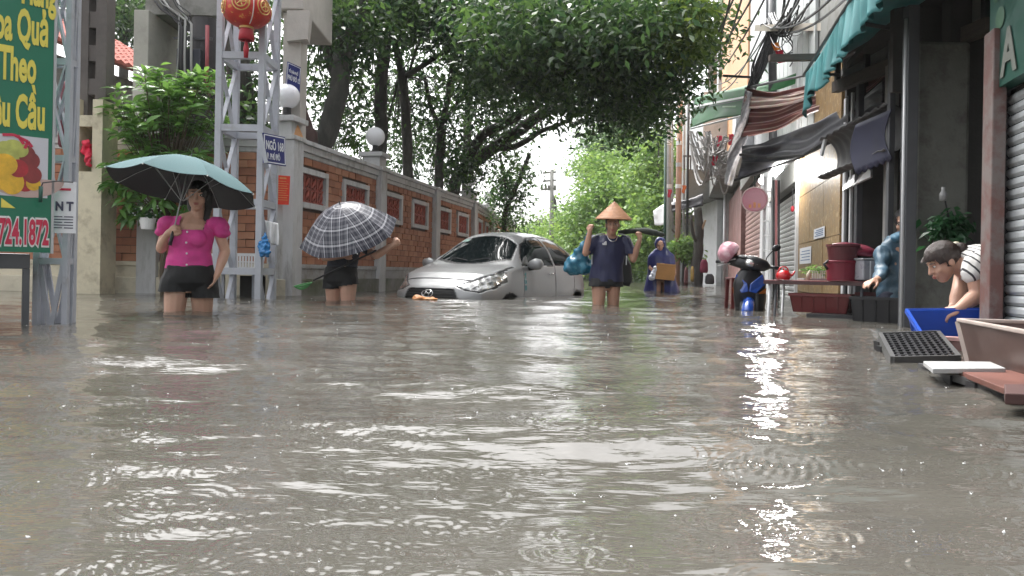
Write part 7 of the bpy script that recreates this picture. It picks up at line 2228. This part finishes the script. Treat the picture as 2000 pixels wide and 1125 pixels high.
# projector lamps, fog pockets, mirrors, handles, wipers, wheels
for s_ in (1, -1):
    for (y, z, r) in ((.60, .70, .042), (.70, .76, .036)):
        p = car_w(*nose(.03 if y < .65 else .16, s_ * y, z)); 
    mpv = car_w(1.36, s_ * .93, 1.0)
    mr = part('wing_mirror', MB().loft([(car_w(1.40, s_ * .80, .985), .03, .03), (car_w(1.38, s_ * .84, .99), .06, .055), (car_w(1.36, s_ * .92, 1.0), .085, .075), (car_w(1.37, s_ * 1.0, .995), .07, .06), (car_w(1.39, s_ * 1.03, .99), .02, .02)], 16, side=(0, 0, 1), power=2.5), CARP, car, smooth=True)
    part('mirror_base', MB().loft([(car_w(1.40, s_ * .79, .935), .035, .05), (car_w(1.39, s_ * .88, .945), .03, .045), (car_w(1.38, s_ * .98, .95), .02, .04)], 12, side=(0, 0, 1)), CTRIM, mr, smooth=True)
    part('corner_panel', MB().slab([car_w(1.22, s_ * .775, .985), car_w(1.42, s_ * .785, .99), car_w(1.40, s_ * .742, 1.12), car_w(1.36, s_ * .742, 1.11)][::s_], .02), CTRIM, car)
    for xh in (2.13, 2.95):
        part('door_handle', MB().tube([car_w(xh - .09, s_ * .828, .86), car_w(xh - .06, s_ * .848, .865), car_w(xh + .06, s_ * .848, .87), car_w(xh + .09, s_ * .822, .87)], [.010, .014, .014, .010], 10), CHROME, car, smooth=True)
    for xw in (.78, 3.2):
        wp = part('wheel', MB().lathe(car_w(xw, s_ * .56, .29), [(.0, .02), (.19, .02), (.2, .06), (.2, .15), (.18, .155), (.17, .12), (0, .11)], 28, axis=car_w(0, s_, 0) - car_w(0, 0, 0)), LSTEEL, car, smooth=False)
        part('tyre', MB().lathe(car_w(xw, s_ * .56, .29), [(.2, 0), (.27, .0), (.288, .02), (.288, .14), (.27, .165), (.2, .165)], 32, axis=car_w(0, s_, 0) - car_w(0, 0, 0)), mat('tyre_rubber', (.02, .02, .02), r=.8), wp, smooth=True)
part('wheel_wells', MB().frame(car_w(.45, 0, .2), car_w(1, 0, 0) - car_w(0, 0, 0), car_w(0, 1, 0) - car_w(0, 0, 0), Z, (0, -.62, 0), (3.1, .62, .55)), DARK, car)
for (y0, y1) in ((-.48, -.05), (.02, .46)):
    part('wiper', MB().tube([car_w(1.03 + .2 * (y0 / .64) ** 2, y0, ZT(1.05) + .004), car_w(1.10, (y0 + y1) / 2, ZT(1.10) + .012), car_w(1.06 + .22 * (y1 / .64) ** 2, y1, ZT(1.07) + .0)], .008, 6), CTRIM, car)
stk = MB()
stk.slab([car_w(1.50 - .0, -.40, ZT(1.50) - .004), car_w(1.50, -.30, ZT(1.50) + .004), car_w(1.56, -.29, ZT(1.56) + .004), car_w(1.56, -.385, ZT(1.56) - .004)], .003)
part('windscreen_sticker', stk, mat('green_sticker', (.25, .4, .35), r=.5, v=.4, s=40), wsn)
part('antenna', MB().tube([car_w(2.85, 0, 1.48), car_w(3.02, 0, 1.66)], [.006, .003], 6), CTRIM, car)
dec = MB()
for (a, b_) in (((1.20, .84), (1.24, .87)), ((1.24, .87), (1.235, .80)), ((1.20, .80), (1.26, .80)), ((1.205, .77), (1.205, .72)), ((1.205, .72), (1.255, .72)), ((1.255, .72), (1.255, .77)), ((1.255, .77), (1.205, .77)), ((1.21, .69), (1.21, .62)), ((1.25, .69), (1.25, .62))):
    dec.tube([car_w(a[0], .8345 if a[1] < .75 else .824, a[1]), car_w(b_[0], .8345 if b_[1] < .75 else .824, b_[1])], .0055, 5)
part('door_decal', dec, mat('teal_decal', (.10, .35, .38), r=.5), car, stuff=True)
# floating debris in front of the car
q = on_water(832, 9.35)
fd = thing('floating_debris', 'crumpled orange plastic floating in front of the silver car grille', 'debris', q)
skin_over('plastic', MB().ell((-.06, 0, .01), (.10, .07, .028)).ell((.06, .01, .008), (.10, .06, .02)).ell((-.1, 0, .025), (.05, .04, .03)), mat('orange_plastic', (.58, .25, .09), r=.5, v=.2), fd, voxel=.009, wrinkle=.02, wscale=22)

# ================================================================== SCOOTER
SX = on_water(1466, 7.95)
sc = thing('scooter', 'blue and black scooter standing nose on in the flood under a pink helmet', 'scooter', (SX.x, SX.y, GZ))
SA = .36
def sv(x, y, z): return Vector((SX.x + x * math.cos(SA) + y * math.sin(SA), SX.y - x * math.sin(SA) + y * math.cos(SA), z))
BLUEP = mat('blue_scooter_paint', (.012, .065, .34), r=.25, v=.05, coat=1.0, rv=.05)
BLKP = mat('black_scooter_plastic', (.012, .012, .014), r=.35, v=.1, coat=.3)
def lofted(name, rings, m_, parent, n=18, power=2.4, side=(1, 0, 0)):
    return part(name, MB().loft([(sv(*c), rx, ry) for (c, rx, ry) in rings], n, side=side, power=power), m_, parent, smooth=True)
hb_ = lofted('handlebar_cover', [((-.25, .02, .525), .02, .02), ((-.19, .0, .53), .055, .05), ((-.08, -.05, .515), .075, .085), ((.04, -.07, .50), .082, .10), ((.15, -.02, .475), .06, .065), ((.20, .0, .46), .02, .02)], BLKP, sc, side=(0, 0, 1))
part('headlight', MB().ell(sv(.03, -.125, .495), (.085, .045, .045), rot_m(0, 0, .18), 18, 12), LAMPM, sc, smooth=True)
part('visor', MB().ell(sv(-.02, -.08, .555), (.12, .06, .025), rot_m(0, .3, .2), 16, 10), BLKP, sc, smooth=True)
part('grip', MB().tube([sv(-.22, .02, .52), sv(-.36, .06, .515)], .017, 10), BLKP, sc, smooth=True); part('grip', MB().tube([sv(.19, .02, .465), sv(.31, .06, .455)], .017, 10), BLKP, sc, smooth=True)
part('brake_lever', MB().tube([sv(.17, -.03, .46), sv(.30, -.02, .435)], .006, 6), BLKP, sc); part('brake_lever', MB().tube([sv(-.2, -.04, .50), sv(-.33, -.05, .47)], .007, 6), WSTEEL, sc)
for (p0, p1, p2, c) in ((sv(.16, .0, .50), sv(.17, .0, .57), sv(.245, -.0, .655), sv(.262, -.01, .665)), (sv(-.17, .0, .55), sv(-.19, .02, .60), sv(-.21, .02, .63), sv(-.215, .02, .64))):
    ms = part('mirror_stalk', MB().tube(smooth_path([p0, p1, p2], 4), .006, 6), BLKP, sc, smooth=True)
    part('mirror', MB().ell(c, (.05, .018, .035), rot_m(0, 0, -.35), 14, 8), BLKP, ms, smooth=True)
lofted('front_apron', [((0, -.02, .46), .07, .05), ((.0, -.05, .38), .14, .07), ((0, -.06, .28), .172, .078), ((0, -.04, .16), .168, .07), ((0, .0, .02), .155, .06), ((0, .08, -.2), .14, .05)], BLKP, sc, power=2.8)
for s_ in (-1, 1):
    part('side_panel', MB().slab([sv(s_ * .008, -.175, .20), sv(s_ * .02, -.172, .285), sv(s_ * .135, -.130, .385), sv(s_ * .158, -.108, .28), sv(s_ * .075, -.163, .185)][::-s_], .018), BLUEP, sc, bevel=.006)
    part('indicator', MB().slab([sv(s_ * .10, -.142, .18), sv(s_ * .172, -.085, .24), sv(s_ * .165, -.08, .18)][::-s_], .01), mat('amber_lens', (.4, .12, .02), r=.15), sc)
    part('fork', MB().tube([sv(s_ * .075, -.06, .22), sv(s_ * .075, -.16, -.125)], .02, 10), DSTEEL, sc, smooth=True)
fen = MB()
def fend(u_, v_):
    a = .5 + 1.7 * u_; w = (v_ - .5) * 2
    r = .275 - .05 * w * w
    return sv(.062 * w, -.16 - r * math.cos(a), -.125 + r * math.sin(a))
part('front_fender', MB().grid(fend, 22, 10), BLUEP, sc, smooth=True, solid=.005)
wh = part('front_wheel', MB().lathe(sv(-.02, -.16, -.125), [(.0, 0), (.16, 0), (.17, .04), (0, .04)], 24, axis=sv(1, 0, 0) - sv(0, 0, 0)), DSTEEL, sc)
part('tyre', MB().lathe(sv(-.045, -.16, -.125), [(.165, 0), (.22, .0), (.245, .03), (.245, .06), (.22, .09), (.165, .09)], 28, axis=sv(1, 0, 0) - sv(0, 0, 0)), MATS['tyre_rubber'], wh, smooth=True)
lofted('rear_body', [((0, .35, -.15), .12, .12), ((0, .6, .1), .15, .16), ((0, .95, .15), .14, .15), ((0, 1.25, .2), .09, .1), ((0, 1.35, .22), .03, .04)], BLKP, sc)
lofted('seat', [((0, .45, .25), .11, .03), ((0, .6, .30), .135, .05), ((0, .9, .30), .125, .05), ((0, 1.15, .30), .08, .03)], mat('seat_vinyl', (.02, .02, .02), r=.5), sc)
rw = part('rear_wheel', MB().lathe(sv(-.02, 1.05, -.27), [(.0, 0), (.16, 0), (.17, .04), (0, .04)], 24, axis=sv(1, 0, 0) - sv(0, 0, 0)), DSTEEL, sc)
part('tyre', MB().lathe(sv(-.045, 1.05, -.27), [(.165, 0), (.22, .0), (.245, .03), (.245, .06), (.22, .09), (.165, .09)], 28, axis=sv(1, 0, 0) - sv(0, 0, 0)), MATS['tyre_rubber'], rw, smooth=True)
part('floorboard', MB().box(sv(0, .25, -.22), (.24, .4, .05)), BLKP, sc)
hl = sv(-.205, -.02, .615)
he = thing('pink_helmet', 'pale pink helmet hung upside down on the scooter mirror', 'helmet', hl)
skin_over('shell', MB().ell((0, 0, 0), (.118, .120, .100), rot_m(0, 0, .7)).ell((-.03, -.02, -.02), (.10, .10, .09)), mat('pink_shell', (.48, .22, .27), r=.35, v=.15, s=8, c2=(.68, .55, .58), c2s=8, c2a=.56), he, voxel=.009, smooth=3, cut=lambda x, y, z: x * .78 - z * .62 > .022, thick=.014)
part('lining', MB().ell(hl + Vector((.02, .01, -.01)), (.05, .085, .07), rot_m(0, 0, .7), 16, 10), mat('red_lining', (.20, .04, .04), r=.8), he, smooth=True)
part('peak', MB().slab([hl + Vector((-.10, -.06, -.10)), hl + Vector((.03, -.10, -.065)), hl + Vector((.04, .03, -.06)), hl + Vector((-.09, .05, -.10))], .01), mat('white_peak', (.65, .6, .62), r=.35), he, bevel=.004)
# red stool behind the scooter
q = on_water(1437, 8.6)
so3 = thing('red_stool', 'tall red plastic stool standing in the water left of the scooter', 'stool', (q.x, q.y, GZ))
RPL = mat('red_plastic', (.115, .016, .016), r=.4, v=.15, s=5)
part('seat', MB().box((q.x, q.y, .335), (.16, .28, .025)), RPL, so3, bevel=.01)
for (dx, dy) in ((-.06, -.12), (.06, -.12), (-.06, .12), (.06, .12)):
    part('leg', MB().beam((q.x + dx * .9, q.y + dy * .9, .33), (q.x + dx * 1.35, q.y + dy * 1.3, GZ), .035), RPL, so3)
part('stretcher', MB().box((q.x, q.y - .125, .14), (.13, .015, .025)), RPL, so3)

# ================================================================== THE STALL
DRED = mat('dark_red_lacquer', (.13, .022, .026), r=.35, v=.2, s=4)
tA, tB = P(1492, 549, 7.05), P(1700, 552, 6.55)
tz = .305
tb2 = thing('stall_table', 'long dark red topped folding table standing in the water beside the scooter', 'table', Vector(((tA.x + tB.x) / 2, 6.9, GZ)))
td = (Vector((tB.x, tB.y, 0)) - Vector((tA.x, tA.y, 0))); tL = td.length; td.normalize(); tn = Vector((-td.y, td.x, 0))
t0_ = Vector((tA.x, tA.y, 0))
part('top', MB().frame(t0_, td, tn, Z, (0, 0, tz), (tL, .62, tz + .028)), DRED, tb2, bevel=.006)
part('edge_trim', MB().frame(t0_, td, tn, Z, (-.004, -.006, tz - .012), (tL + .004, -.0005, tz + .02)), mat('dark_edge', (.07, .03, .03), r=.4), tb2)
for (a, b_) in ((.02, .03), (.07, .06), (.02, .58), (tL - .1, .03), (tL - .1, .58)):
    part('leg', MB().tube([t0_ + td * (a + .03) + tn * b_ + Z * tz, t0_ + td * a + tn * b_ + Z * GZ], .013, 8), WSTEEL if a < .05 else DSTEEL, tb2, smooth=True)
def crate(name, label, o, ex_, ey_, L, D, H, m_, taper=.03, Z=Vector((0, 0, 1))):
    t = thing(name, label, 'crate', o)
    o = Vector(o)
    th = .012
    part('base', MB().frame(o, ex_, ey_, Z, (taper, taper, 0), (L - taper, D - taper, th)), m_, t)
    def wall_(p, q, inn):
        b0, b1 = p + inn * taper, q + inn * taper
        d = (q - p).normalized()
        b0 += d * taper; b1 -= d * taper
        return MB().add([b0, b1, q + Z * H, p + Z * H, b0 + inn * th, b1 + inn * th, q + Z * H + inn * th, p + Z * H + inn * th], [(0, 1, 2, 3), (5, 4, 7, 6), (3, 2, 6, 7), (0, 4, 5, 1), (1, 5, 6, 2), (0, 3, 7, 4)])
    c = [o, o + ex_ * L, o + ex_ * L + ey_ * D, o + ey_ * D]
    for i in range(4):
        p, q = c[i], c[(i + 1) % 4]
        inn = Z.cross((q - p).normalized())
        part('side', wall_(p, q, inn), m_, t)
        rm = MB().beam(p + Z * (H - .008), q + Z * (H - .008), .016, .024)
        n_ = max(2, int((q - p).length / .09))
        for k in range(1, n_):
            a = p.lerp(q, k / n_); rm.beam(a + Z * .02 + inn * taper * .9, a + Z * (H - .02), .010, .012)
        part('rim_ribs', rm, m_, t, stuff=True)
    return t
q = P(1541, 590, 6.9)
crate('red_crate', 'red plastic crate pushed under the near end of the stall table', (q.x, q.y, .04), td, tn, .52, .34, .17, RPL)
crate('red_crate', 'second red crate under the stall table, set farther in beside the trolley', (q.x + .56, q.y - .12, .06), td, tn, .46, .34, .17, mat('darker_red_plastic', (.12, .016, .018), r=.45, v=.15))
crate('black_crate', 'black plastic crate added to darken under the far end of the stall table', (P(1660, 590, 6.4).x, P(1660, 590, 6.4).y, -.06), td, tn, .5, .36, .26, BLACKM)  # added filler, darkens the space below the table
q = P(1575, 612, 6.7)
tr_ = thing('hand_trolley', 'black wheeled hand trolley half sunk under the stall table', 'trolley', (q.x, q.y, GZ))
part('deck', MB().frame(Vector((q.x, q.y, 0)), td, tn, Z, (.0, .0, .0), (.85, .5, .035)), BLACKM, tr_)
for (a, b_) in ((.05, .05), (.28, .03), (.75, .05), (.05, .45), (.75, .45)):
    part('strut', MB().beam(Vector((q.x, q.y, .0)) + td * a + tn * b_, Vector((q.x, q.y, GZ)) + td * (a + .08) + tn * b_, .04), BLACKM, tr_)
# drum, basin, foam box, kettle and small things on the table
q = P(1645, 549, 6.75); q.z = tz + .03
drm = thing('red_drum', 'big red lidded plastic drum standing on the stall table', 'drum', q)
RDR = mat('crimson_plastic', (.16, .010, .025), r=.4, v=.12, s=3)
part('lower_tub', MB().lathe(q, [(0, 0), (.13, 0), (.138, .16), (.146, .165), (.146, .18), (.138, .185)], 30), RDR, drm, smooth=False)
part('upper_tub', MB().lathe(q + Z * .186, [(.12, 0), (.134, .12), (.145, .125), (.145, .145), (.0, .145)], 30), mat('dull_red_plastic', (.095, .015, .020), r=.45, v=.15), drm, smooth=False)
part('handle', MB().tube([q + Vector((-.14, -.02, .18)), q + Vector((-.19, -.05, .15)), q + Vector((-.16, -.06, .10))], .012, 8), BLACKM, drm, smooth=True)
q2 = P(1668, 489, 6.85)
bs_ = thing('red_basin', 'shallow dark red basin balanced upside down above the red drum', 'basin', q2)
part('bowl', MB().lathe(q2, [(.20, -.02), (.21, -.015), (.19, .03), (.12, .055), (0, .058), (0, .05), (.11, .045), (.18, .02), (.20, -.02)], 30, axis=(.1, -.2, 1)), mat('maroon_plastic', (.14, .012, .03), r=.4), bs_, smooth=True)
part('under_pot', MB().lathe(q2 - Z * .085, [(0, 0), (.14, 0), (.16, .055), (0, .06)], 24), BLACKM, bs_)
q3 = P(1694, 545, 6.62); q3.z = tz + .03
fo_ = thing('clear_storage_box', 'pale translucent storage box on the stall table right of the red drum', 'box', q3)
part('box', MB().box((q3.x, q3.y, q3.z + .1), (.21, .22, .18), .1), mat('milky_box_plastic', (.28, .28, .31), r=.3, v=.15), fo_, bevel=.012)
part('lid', MB().box((q3.x, q3.y, q3.z + .197), (.225, .235, .014), .1), mat('grey_lid', (.32, .32, .34), r=.35), fo_, bevel=.004)
part('strap', MB().box((q3.x - .03, q3.y - .112, q3.z + .09), (.012, .006, .18), .1), WHITEP, fo_)
q4 = P(1530, 549, 6.98); q4.z = tz + .03
kt = thing('red_kettle', 'small red enamel kettle at the near end of the stall table', 'kettle', q4)
part('pot', MB().lathe(q4, [(0, 0), (.055, 0), (.068, .03), (.062, .065), (.035, .085), (.03, .09), (0, .092)], 24), mat('red_enamel', (.52, .015, .02), r=.2, coat=.6), kt, smooth=True)
part('spout', MB().tube([q4 + Vector((.055, -.01, .03)), q4 + Vector((.09, -.015, .06)), q4 + Vector((.098, -.016, .085))], [.016, .010, .008], 8), MATS['red_enamel'], kt, smooth=True)
part('knob', MB().ell(q4 + Z * .10, (.010, .010, .010), n=10, m_=8), MATS['red_enamel'], kt, smooth=True)
part('handle', MB().tube(smooth_path([q4 + Vector((-.055, 0, .06)), q4 + Vector((-.03, 0, .115)), q4 + Vector((.03, 0, .115)), q4 + Vector((.05, 0, .065))], 4), .006, 6), MATS['red_enamel'], kt, smooth=True)
q5 = P(1597, 546, 7.1); q5.z = tz + .03
ws = thing('white_dish_rack', 'small white dish rack with a plant behind the red drum', 'rack', q5)
rkm = MB()
for k in range(8):
    rkm.beam((q5.x - .05 + .016 * k, q5.y, q5.z), (q5.x - .05 + .016 * k, q5.y, q5.z + .09), .005)
rkm.beam((q5.x - .06, q5.y, q5.z + .09), (q5.x + .075, q5.y, q5.z + .09), .008); rkm.beam((q5.x - .06, q5.y, q5.z + .004), (q5.x + .075, q5.y, q5.z + .004), .008)
part('wires', rkm, WHITE, ws)
part('tray', MB().box((q5.x, q5.y + .03, q5.z + .012), (.3, .18, .012)), LSTEEL, ws)
lv = leaf_cloud('greens', [tuple(q5 + Vector((dx, .05, .10))) for dx in (-.05, -.02, .02, .05)], .03, 14, .07, .03, FARL, ws, -.2)
q6 = P(1577, 549, 6.95); q6.z = tz + .03
jg = thing('cream_scoop', 'cream plastic scoop standing on the stall table between the kettle and the drum', 'scoop', q6)
part('bowl', MB().loft([(q6, .02, .015), (q6 + Vector((.01, 0, .05)), .022, .012), (q6 + Vector((.022, 0, .095)), .006, .005)], 10), mat('cream_plastic', (.55, .50, .38), r=.4), jg, smooth=True)

# ================================================================== RIGHT FOREGROUND
def on_plane(px, py, z):
    Y = (CAM_H - z) * FOC / (py - HY - SR * (px - 1000))
    p = P(px, py, Y); p.z = z
    return p
BLUEC = mat('blue_crate_plastic', (.018, .075, .42), r=.35, v=.1, s=4)
o = on_plane(1763, 655, .0); e1_ = Vector((.985, -.17, 0)).normalized(); e2_ = Vector((.17, .985, 0)).normalized()
o = Vector((2.30, 4.15, -.16))
up_ = (Vector((-.12, -.45, .9))).normalized(); e2_ = (Vector((.15, .88, .42))).normalized(); e1_ = e2_.cross(up_).normalized(); e2_ = up_.cross(e1_)
crate('blue_crate', 'bright blue plastic crate where the stooping woman is washing', o, e1_, e2_, .46, .36, .20, BLUEC, taper=.05, Z=up_)
# tray of black grating
ga_, gb_, gc_, gd_ = on_plane(1744, 703, .015), on_plane(1872, 700, .02), on_plane(1832, 651, .075), on_plane(1719, 655, .075)
BPL = mat('black_crate_plastic', (.018, .018, .020), r=.4, v=.15)
gt = thing('black_tray', 'black plastic grid tray floating tilted in front of the blue crate', 'tray', (ga_ + gc_) / 2)
fr_ = MB()
for (p, q) in ((ga_, gb_), (gb_, gc_), (gc_, gd_), (gd_, ga_)): fr_.beam(p - Z * .01, q - Z * .01, .02, .05)
part('frame', fr_, mat('grey_black_plastic', (.06, .06, .06), r=.45, v=.2), gt)
for k in range(1, 9):
    part('bar', MB().beam(ga_.lerp(gb_, k / 9), gd_.lerp(gc_, k / 9), .012, .022), BPL, gt)
for k in range(1, 11):
    part('cross_bar', MB().beam(ga_.lerp(gd_, k / 11), gb_.lerp(gc_, k / 11), .016, .024), BPL, gt)
for (p) in (gd_.lerp(ga_, .3), gd_.lerp(ga_, .1)): part('foot', MB().beam(p - Z * .02, p - Z * .10, .05), BPL, gt)
# brown tub
BRT = mat('brown_tub_plastic', (.085, .050, .042), r=.38, v=.22, s=3, c2=(.14, .10, .09), c2s=3, c2a=.62)
a = on_plane(1873, 625, .19); b_ = on_plane(1990, 646, .19); u1 = (b_ - a).normalized(); u2 = Vector((-u1.y, u1.x, 0)); 
if u2.x < 0: u2 = -u2
bt_ = thing('brown_tub', 'large brown plastic tub with a pale worn rim in the right foreground', 'tub', (a + u1 * .4 + u2 * .3))
L_, D_ = 1.0, .62
top_ = [a, a + u1 * L_, a + u1 * L_ + u2 * D_, a + u2 * D_]
bot_ = [p + ((a + u1 * L_ / 2 + u2 * D_ / 2) - p) * .16 - Z * .30 for p in top_]
tb_m = MB(); tb_m.add(top_ + bot_, [(0, 1, 5, 4), (1, 2, 6, 5), (2, 3, 7, 6), (3, 0, 4, 7), (4, 5, 6, 7)])
part('shell', tb_m, BRT, bt_, solid=.012)
rim_ = MB()
for i in range(4): rim_.beam(top_[i], top_[(i + 1) % 4], .022, .016)
part('rim', rim_, mat('worn_pale_rim', (.36, .30, .27), r=.4, v=.2, s=9), bt_, bevel=.004)
part('corner_rib', MB().beam(top_[0] - Z * .005, bot_[0], .022), MATS['worn_pale_rim'], bt_)
part('contents', MB().slab([top_[i] + ((a + u1 * L_ / 2 + u2 * D_ / 2) - top_[i]) * .05 - Z * .055 for i in range(4)][::(1 if True else -1)], .01), mat('brown_contents', (.10, .058, .046), r=.5, v=.3, s=4), bt_)
# boards and pallet
WBRD = mat('white_board', (.40, .41, .41), r=.4, v=.15, c2=(.25, .24, .22), c2s=6, c2a=.6)
p_ = [on_plane(1803, 705, .055), on_plane(1822, 720, .05), on_plane(1965, 719, .055), on_plane(1935, 706, .06)]
wb = thing('white_board', 'narrow white board lying across the floating pallet in the right foreground', 'board', p_[0])
part('board', MB().slab(p_, .018), WBRD, wb, bevel=.003)
p_ = [on_plane(1872, 723, .04), on_plane(1962, 758, .045), on_plane(2120, 765, .045), on_plane(2060, 722, .04)]
rb_ = thing('red_board', 'reddish brown board lying on the floating pallet below the brown tub', 'board', p_[0])
part('board', MB().slab(p_, .02), mat('red_brown_board', (.13, .05, .037), r=.45, v=.3, s=4), rb_, bevel=.003)
p_ = [on_plane(1961, 750, .062), on_plane(1963, 768, .062), on_plane(2130, 775, .062), on_plane(2120, 750, .062)]
db_ = thing('dark_board', 'dark maroon board lying nearest the camera on the floating pallet', 'board', p_[0])
part('board', MB().slab(p_, .03), mat('maroon_board', (.06, .025, .022), r=.5, v=.2), db_, bevel=.003)
pe0, pe1 = on_plane(1799, 712, .02), on_plane(2060, 792, .02)
pl_ = thing('floating_pallet', 'grey black plastic pallet floating under the boards at the right edge', 'pallet', pe0)
pd = (pe1 - pe0).normalized(); pn = Vector((-pd.y, pd.x, 0)); pn = pn if pn.x > 0 else -pn
part('edge', MB().frame(pe0, pd, pn, Z, (0, -.012, -.022), ((pe1 - pe0).length, .03, .006)), MATS['grey_black_plastic'], pl_)
for k in range(9):
    part('slat', MB().frame(pe0, pd, pn, Z, (.02 + .15 * k, .03, -.015), (.10 + .15 * k, .75, .002)), MATS['grey_black_plastic'], pl_)
for k in range(7):
    part('lug', MB().frame(pe0, pd, pn, Z, (.06 + .19 * k, -.02, -.04), (.13 + .19 * k, -.0125, -.002)), BPL, pl_)
# pink container and clutter between crate and tub
q = on_plane(1890, 675, .03)
pc = thing('pink_tub', 'dusty pink round tub between the blue crate and the brown tub', 'tub', (q.x, q.y + .1, -.12))
part('tub', MB().lathe((q.x, q.y + .12, -.12), [(0, 0), (.14, 0), (.17, .17), (.18, .175), (.165, .17), (.15, .05), (0, .04)], 26), mat('dusty_pink_plastic', (.34, .20, .19), r=.45, v=.15), pc, smooth=False)
q = on_plane(1935, 694, .02)
for (dx, w, c, nm, lb) in ((0, .10, (.36, .14, .12), 'pink_soap_tray', 'small pinkish tray in the shadow under the brown tub'), (.13, .06, (.4, .4, .4), 'grey_cup', 'small grey cup under the brown tub')):
    t = thing(nm, lb, nm.split('_')[-1], (q.x + dx, q.y, .02))
    part('body', MB().lathe((q.x + dx, q.y, -.02), [(0, 0), (w * .7, 0), (w * .8, .05), (w * .72, .05), (w * .6, .01), (0, .01)], 18), mat(nm + '_plastic', c, r=.4), t)
# hanging greens and bag on the pier
q = P(1850, 415, 5.5)
hg2 = thing('hanging_plant', 'drooping dark green plant and bottle hung on the grey pier above the stooping woman', 'plant', q)
leaf_cloud('foliage', [tuple(P(1858 + 16 * RNG.normal(), 440 + 22 * RNG.normal(), 5.5)) for _ in range(26)], .035, 12, .09, .035, leaf_mat('dark_green_leaf', (.02, .08, .03), (.05, .14, .06)), hg2, .7)  # deep green leaf colour
part('bottle', MB().lathe(P(1842, 392, 5.48), [(0, 0), (.025, 0), (.026, .05), (.012, .075), (.012, .1), (0, .1)], 14), mat('milky_bottle', (.3, .3, .3), r=.3), hg2, smooth=True)
part('cord', MB().tube([P(1842, 370, 5.5), P(1850, 410, 5.5), P(1862, 470, 5.5)], .006, 5), BLACKM, hg2)

# ================================================================== RAIN SPLASHES
SPL = mat('splash_water', (.75, .76, .77), r=.12, v=.03)
mb = MB()
for i in range(300):
    y = .75 + 9 * random.random() ** 1.6; x = y * random.uniform(-.68, .68)
    k = (.32 + .07 * y) * random.uniform(.5, 1.1)
    mb.ell((x, y, .004), (.006 * k, .006 * k, .004 * k), n=6, m_=4)
    if random.random() < .12:
        mb.tube([(x, y, 0), (x + random.uniform(-.002, .002), y, .018 * k)], [.0026 * k, .0012 * k], 5)
    for q in range(random.choice((0, 0, 2, 4))):
        a = random.uniform(0, 6.28); d = .012 * k * random.uniform(.6, 1.6)
        mb.ell((x + d * math.cos(a), y + d * math.sin(a), .004 + .010 * k * random.random()), (.0022 * k,) * 3, n=5, m_=4)
tag(part('rain_splashes', mb, SPL, None, smooth=True), 'tiny crowns and droplets thrown up by the rain on the flood water', 'rain splashes', kind='stuff')

# ================================================================== RAIN HAZE
hz_ = MB().add([(-60, -6, -1.6), (60, -6, -1.6), (60, 90, -1.6), (-60, 90, -1.6), (-60, -6, 24), (60, -6, 24), (60, 90, 24), (-60, 90, 24)], [(3, 2, 1, 0), (4, 5, 6, 7), (0, 1, 5, 4), (1, 2, 6, 5), (2, 3, 7, 6), (3, 0, 4, 7)])
HM, hn_, hl_ = nodes_of('rain_haze')
hn_.remove(hn_['Principled BSDF'])
pvn = hn_.new('ShaderNodeVolumePrincipled')
pvn.inputs['Color'].default_value = (.92, .94, .95, 1); pvn.inputs['Density'].default_value = .0007
hl_.new(pvn.outputs[0], hn_['Material Output'].inputs['Volume'])
tag(part('haze', hz_, HM, None), kind='stuff')
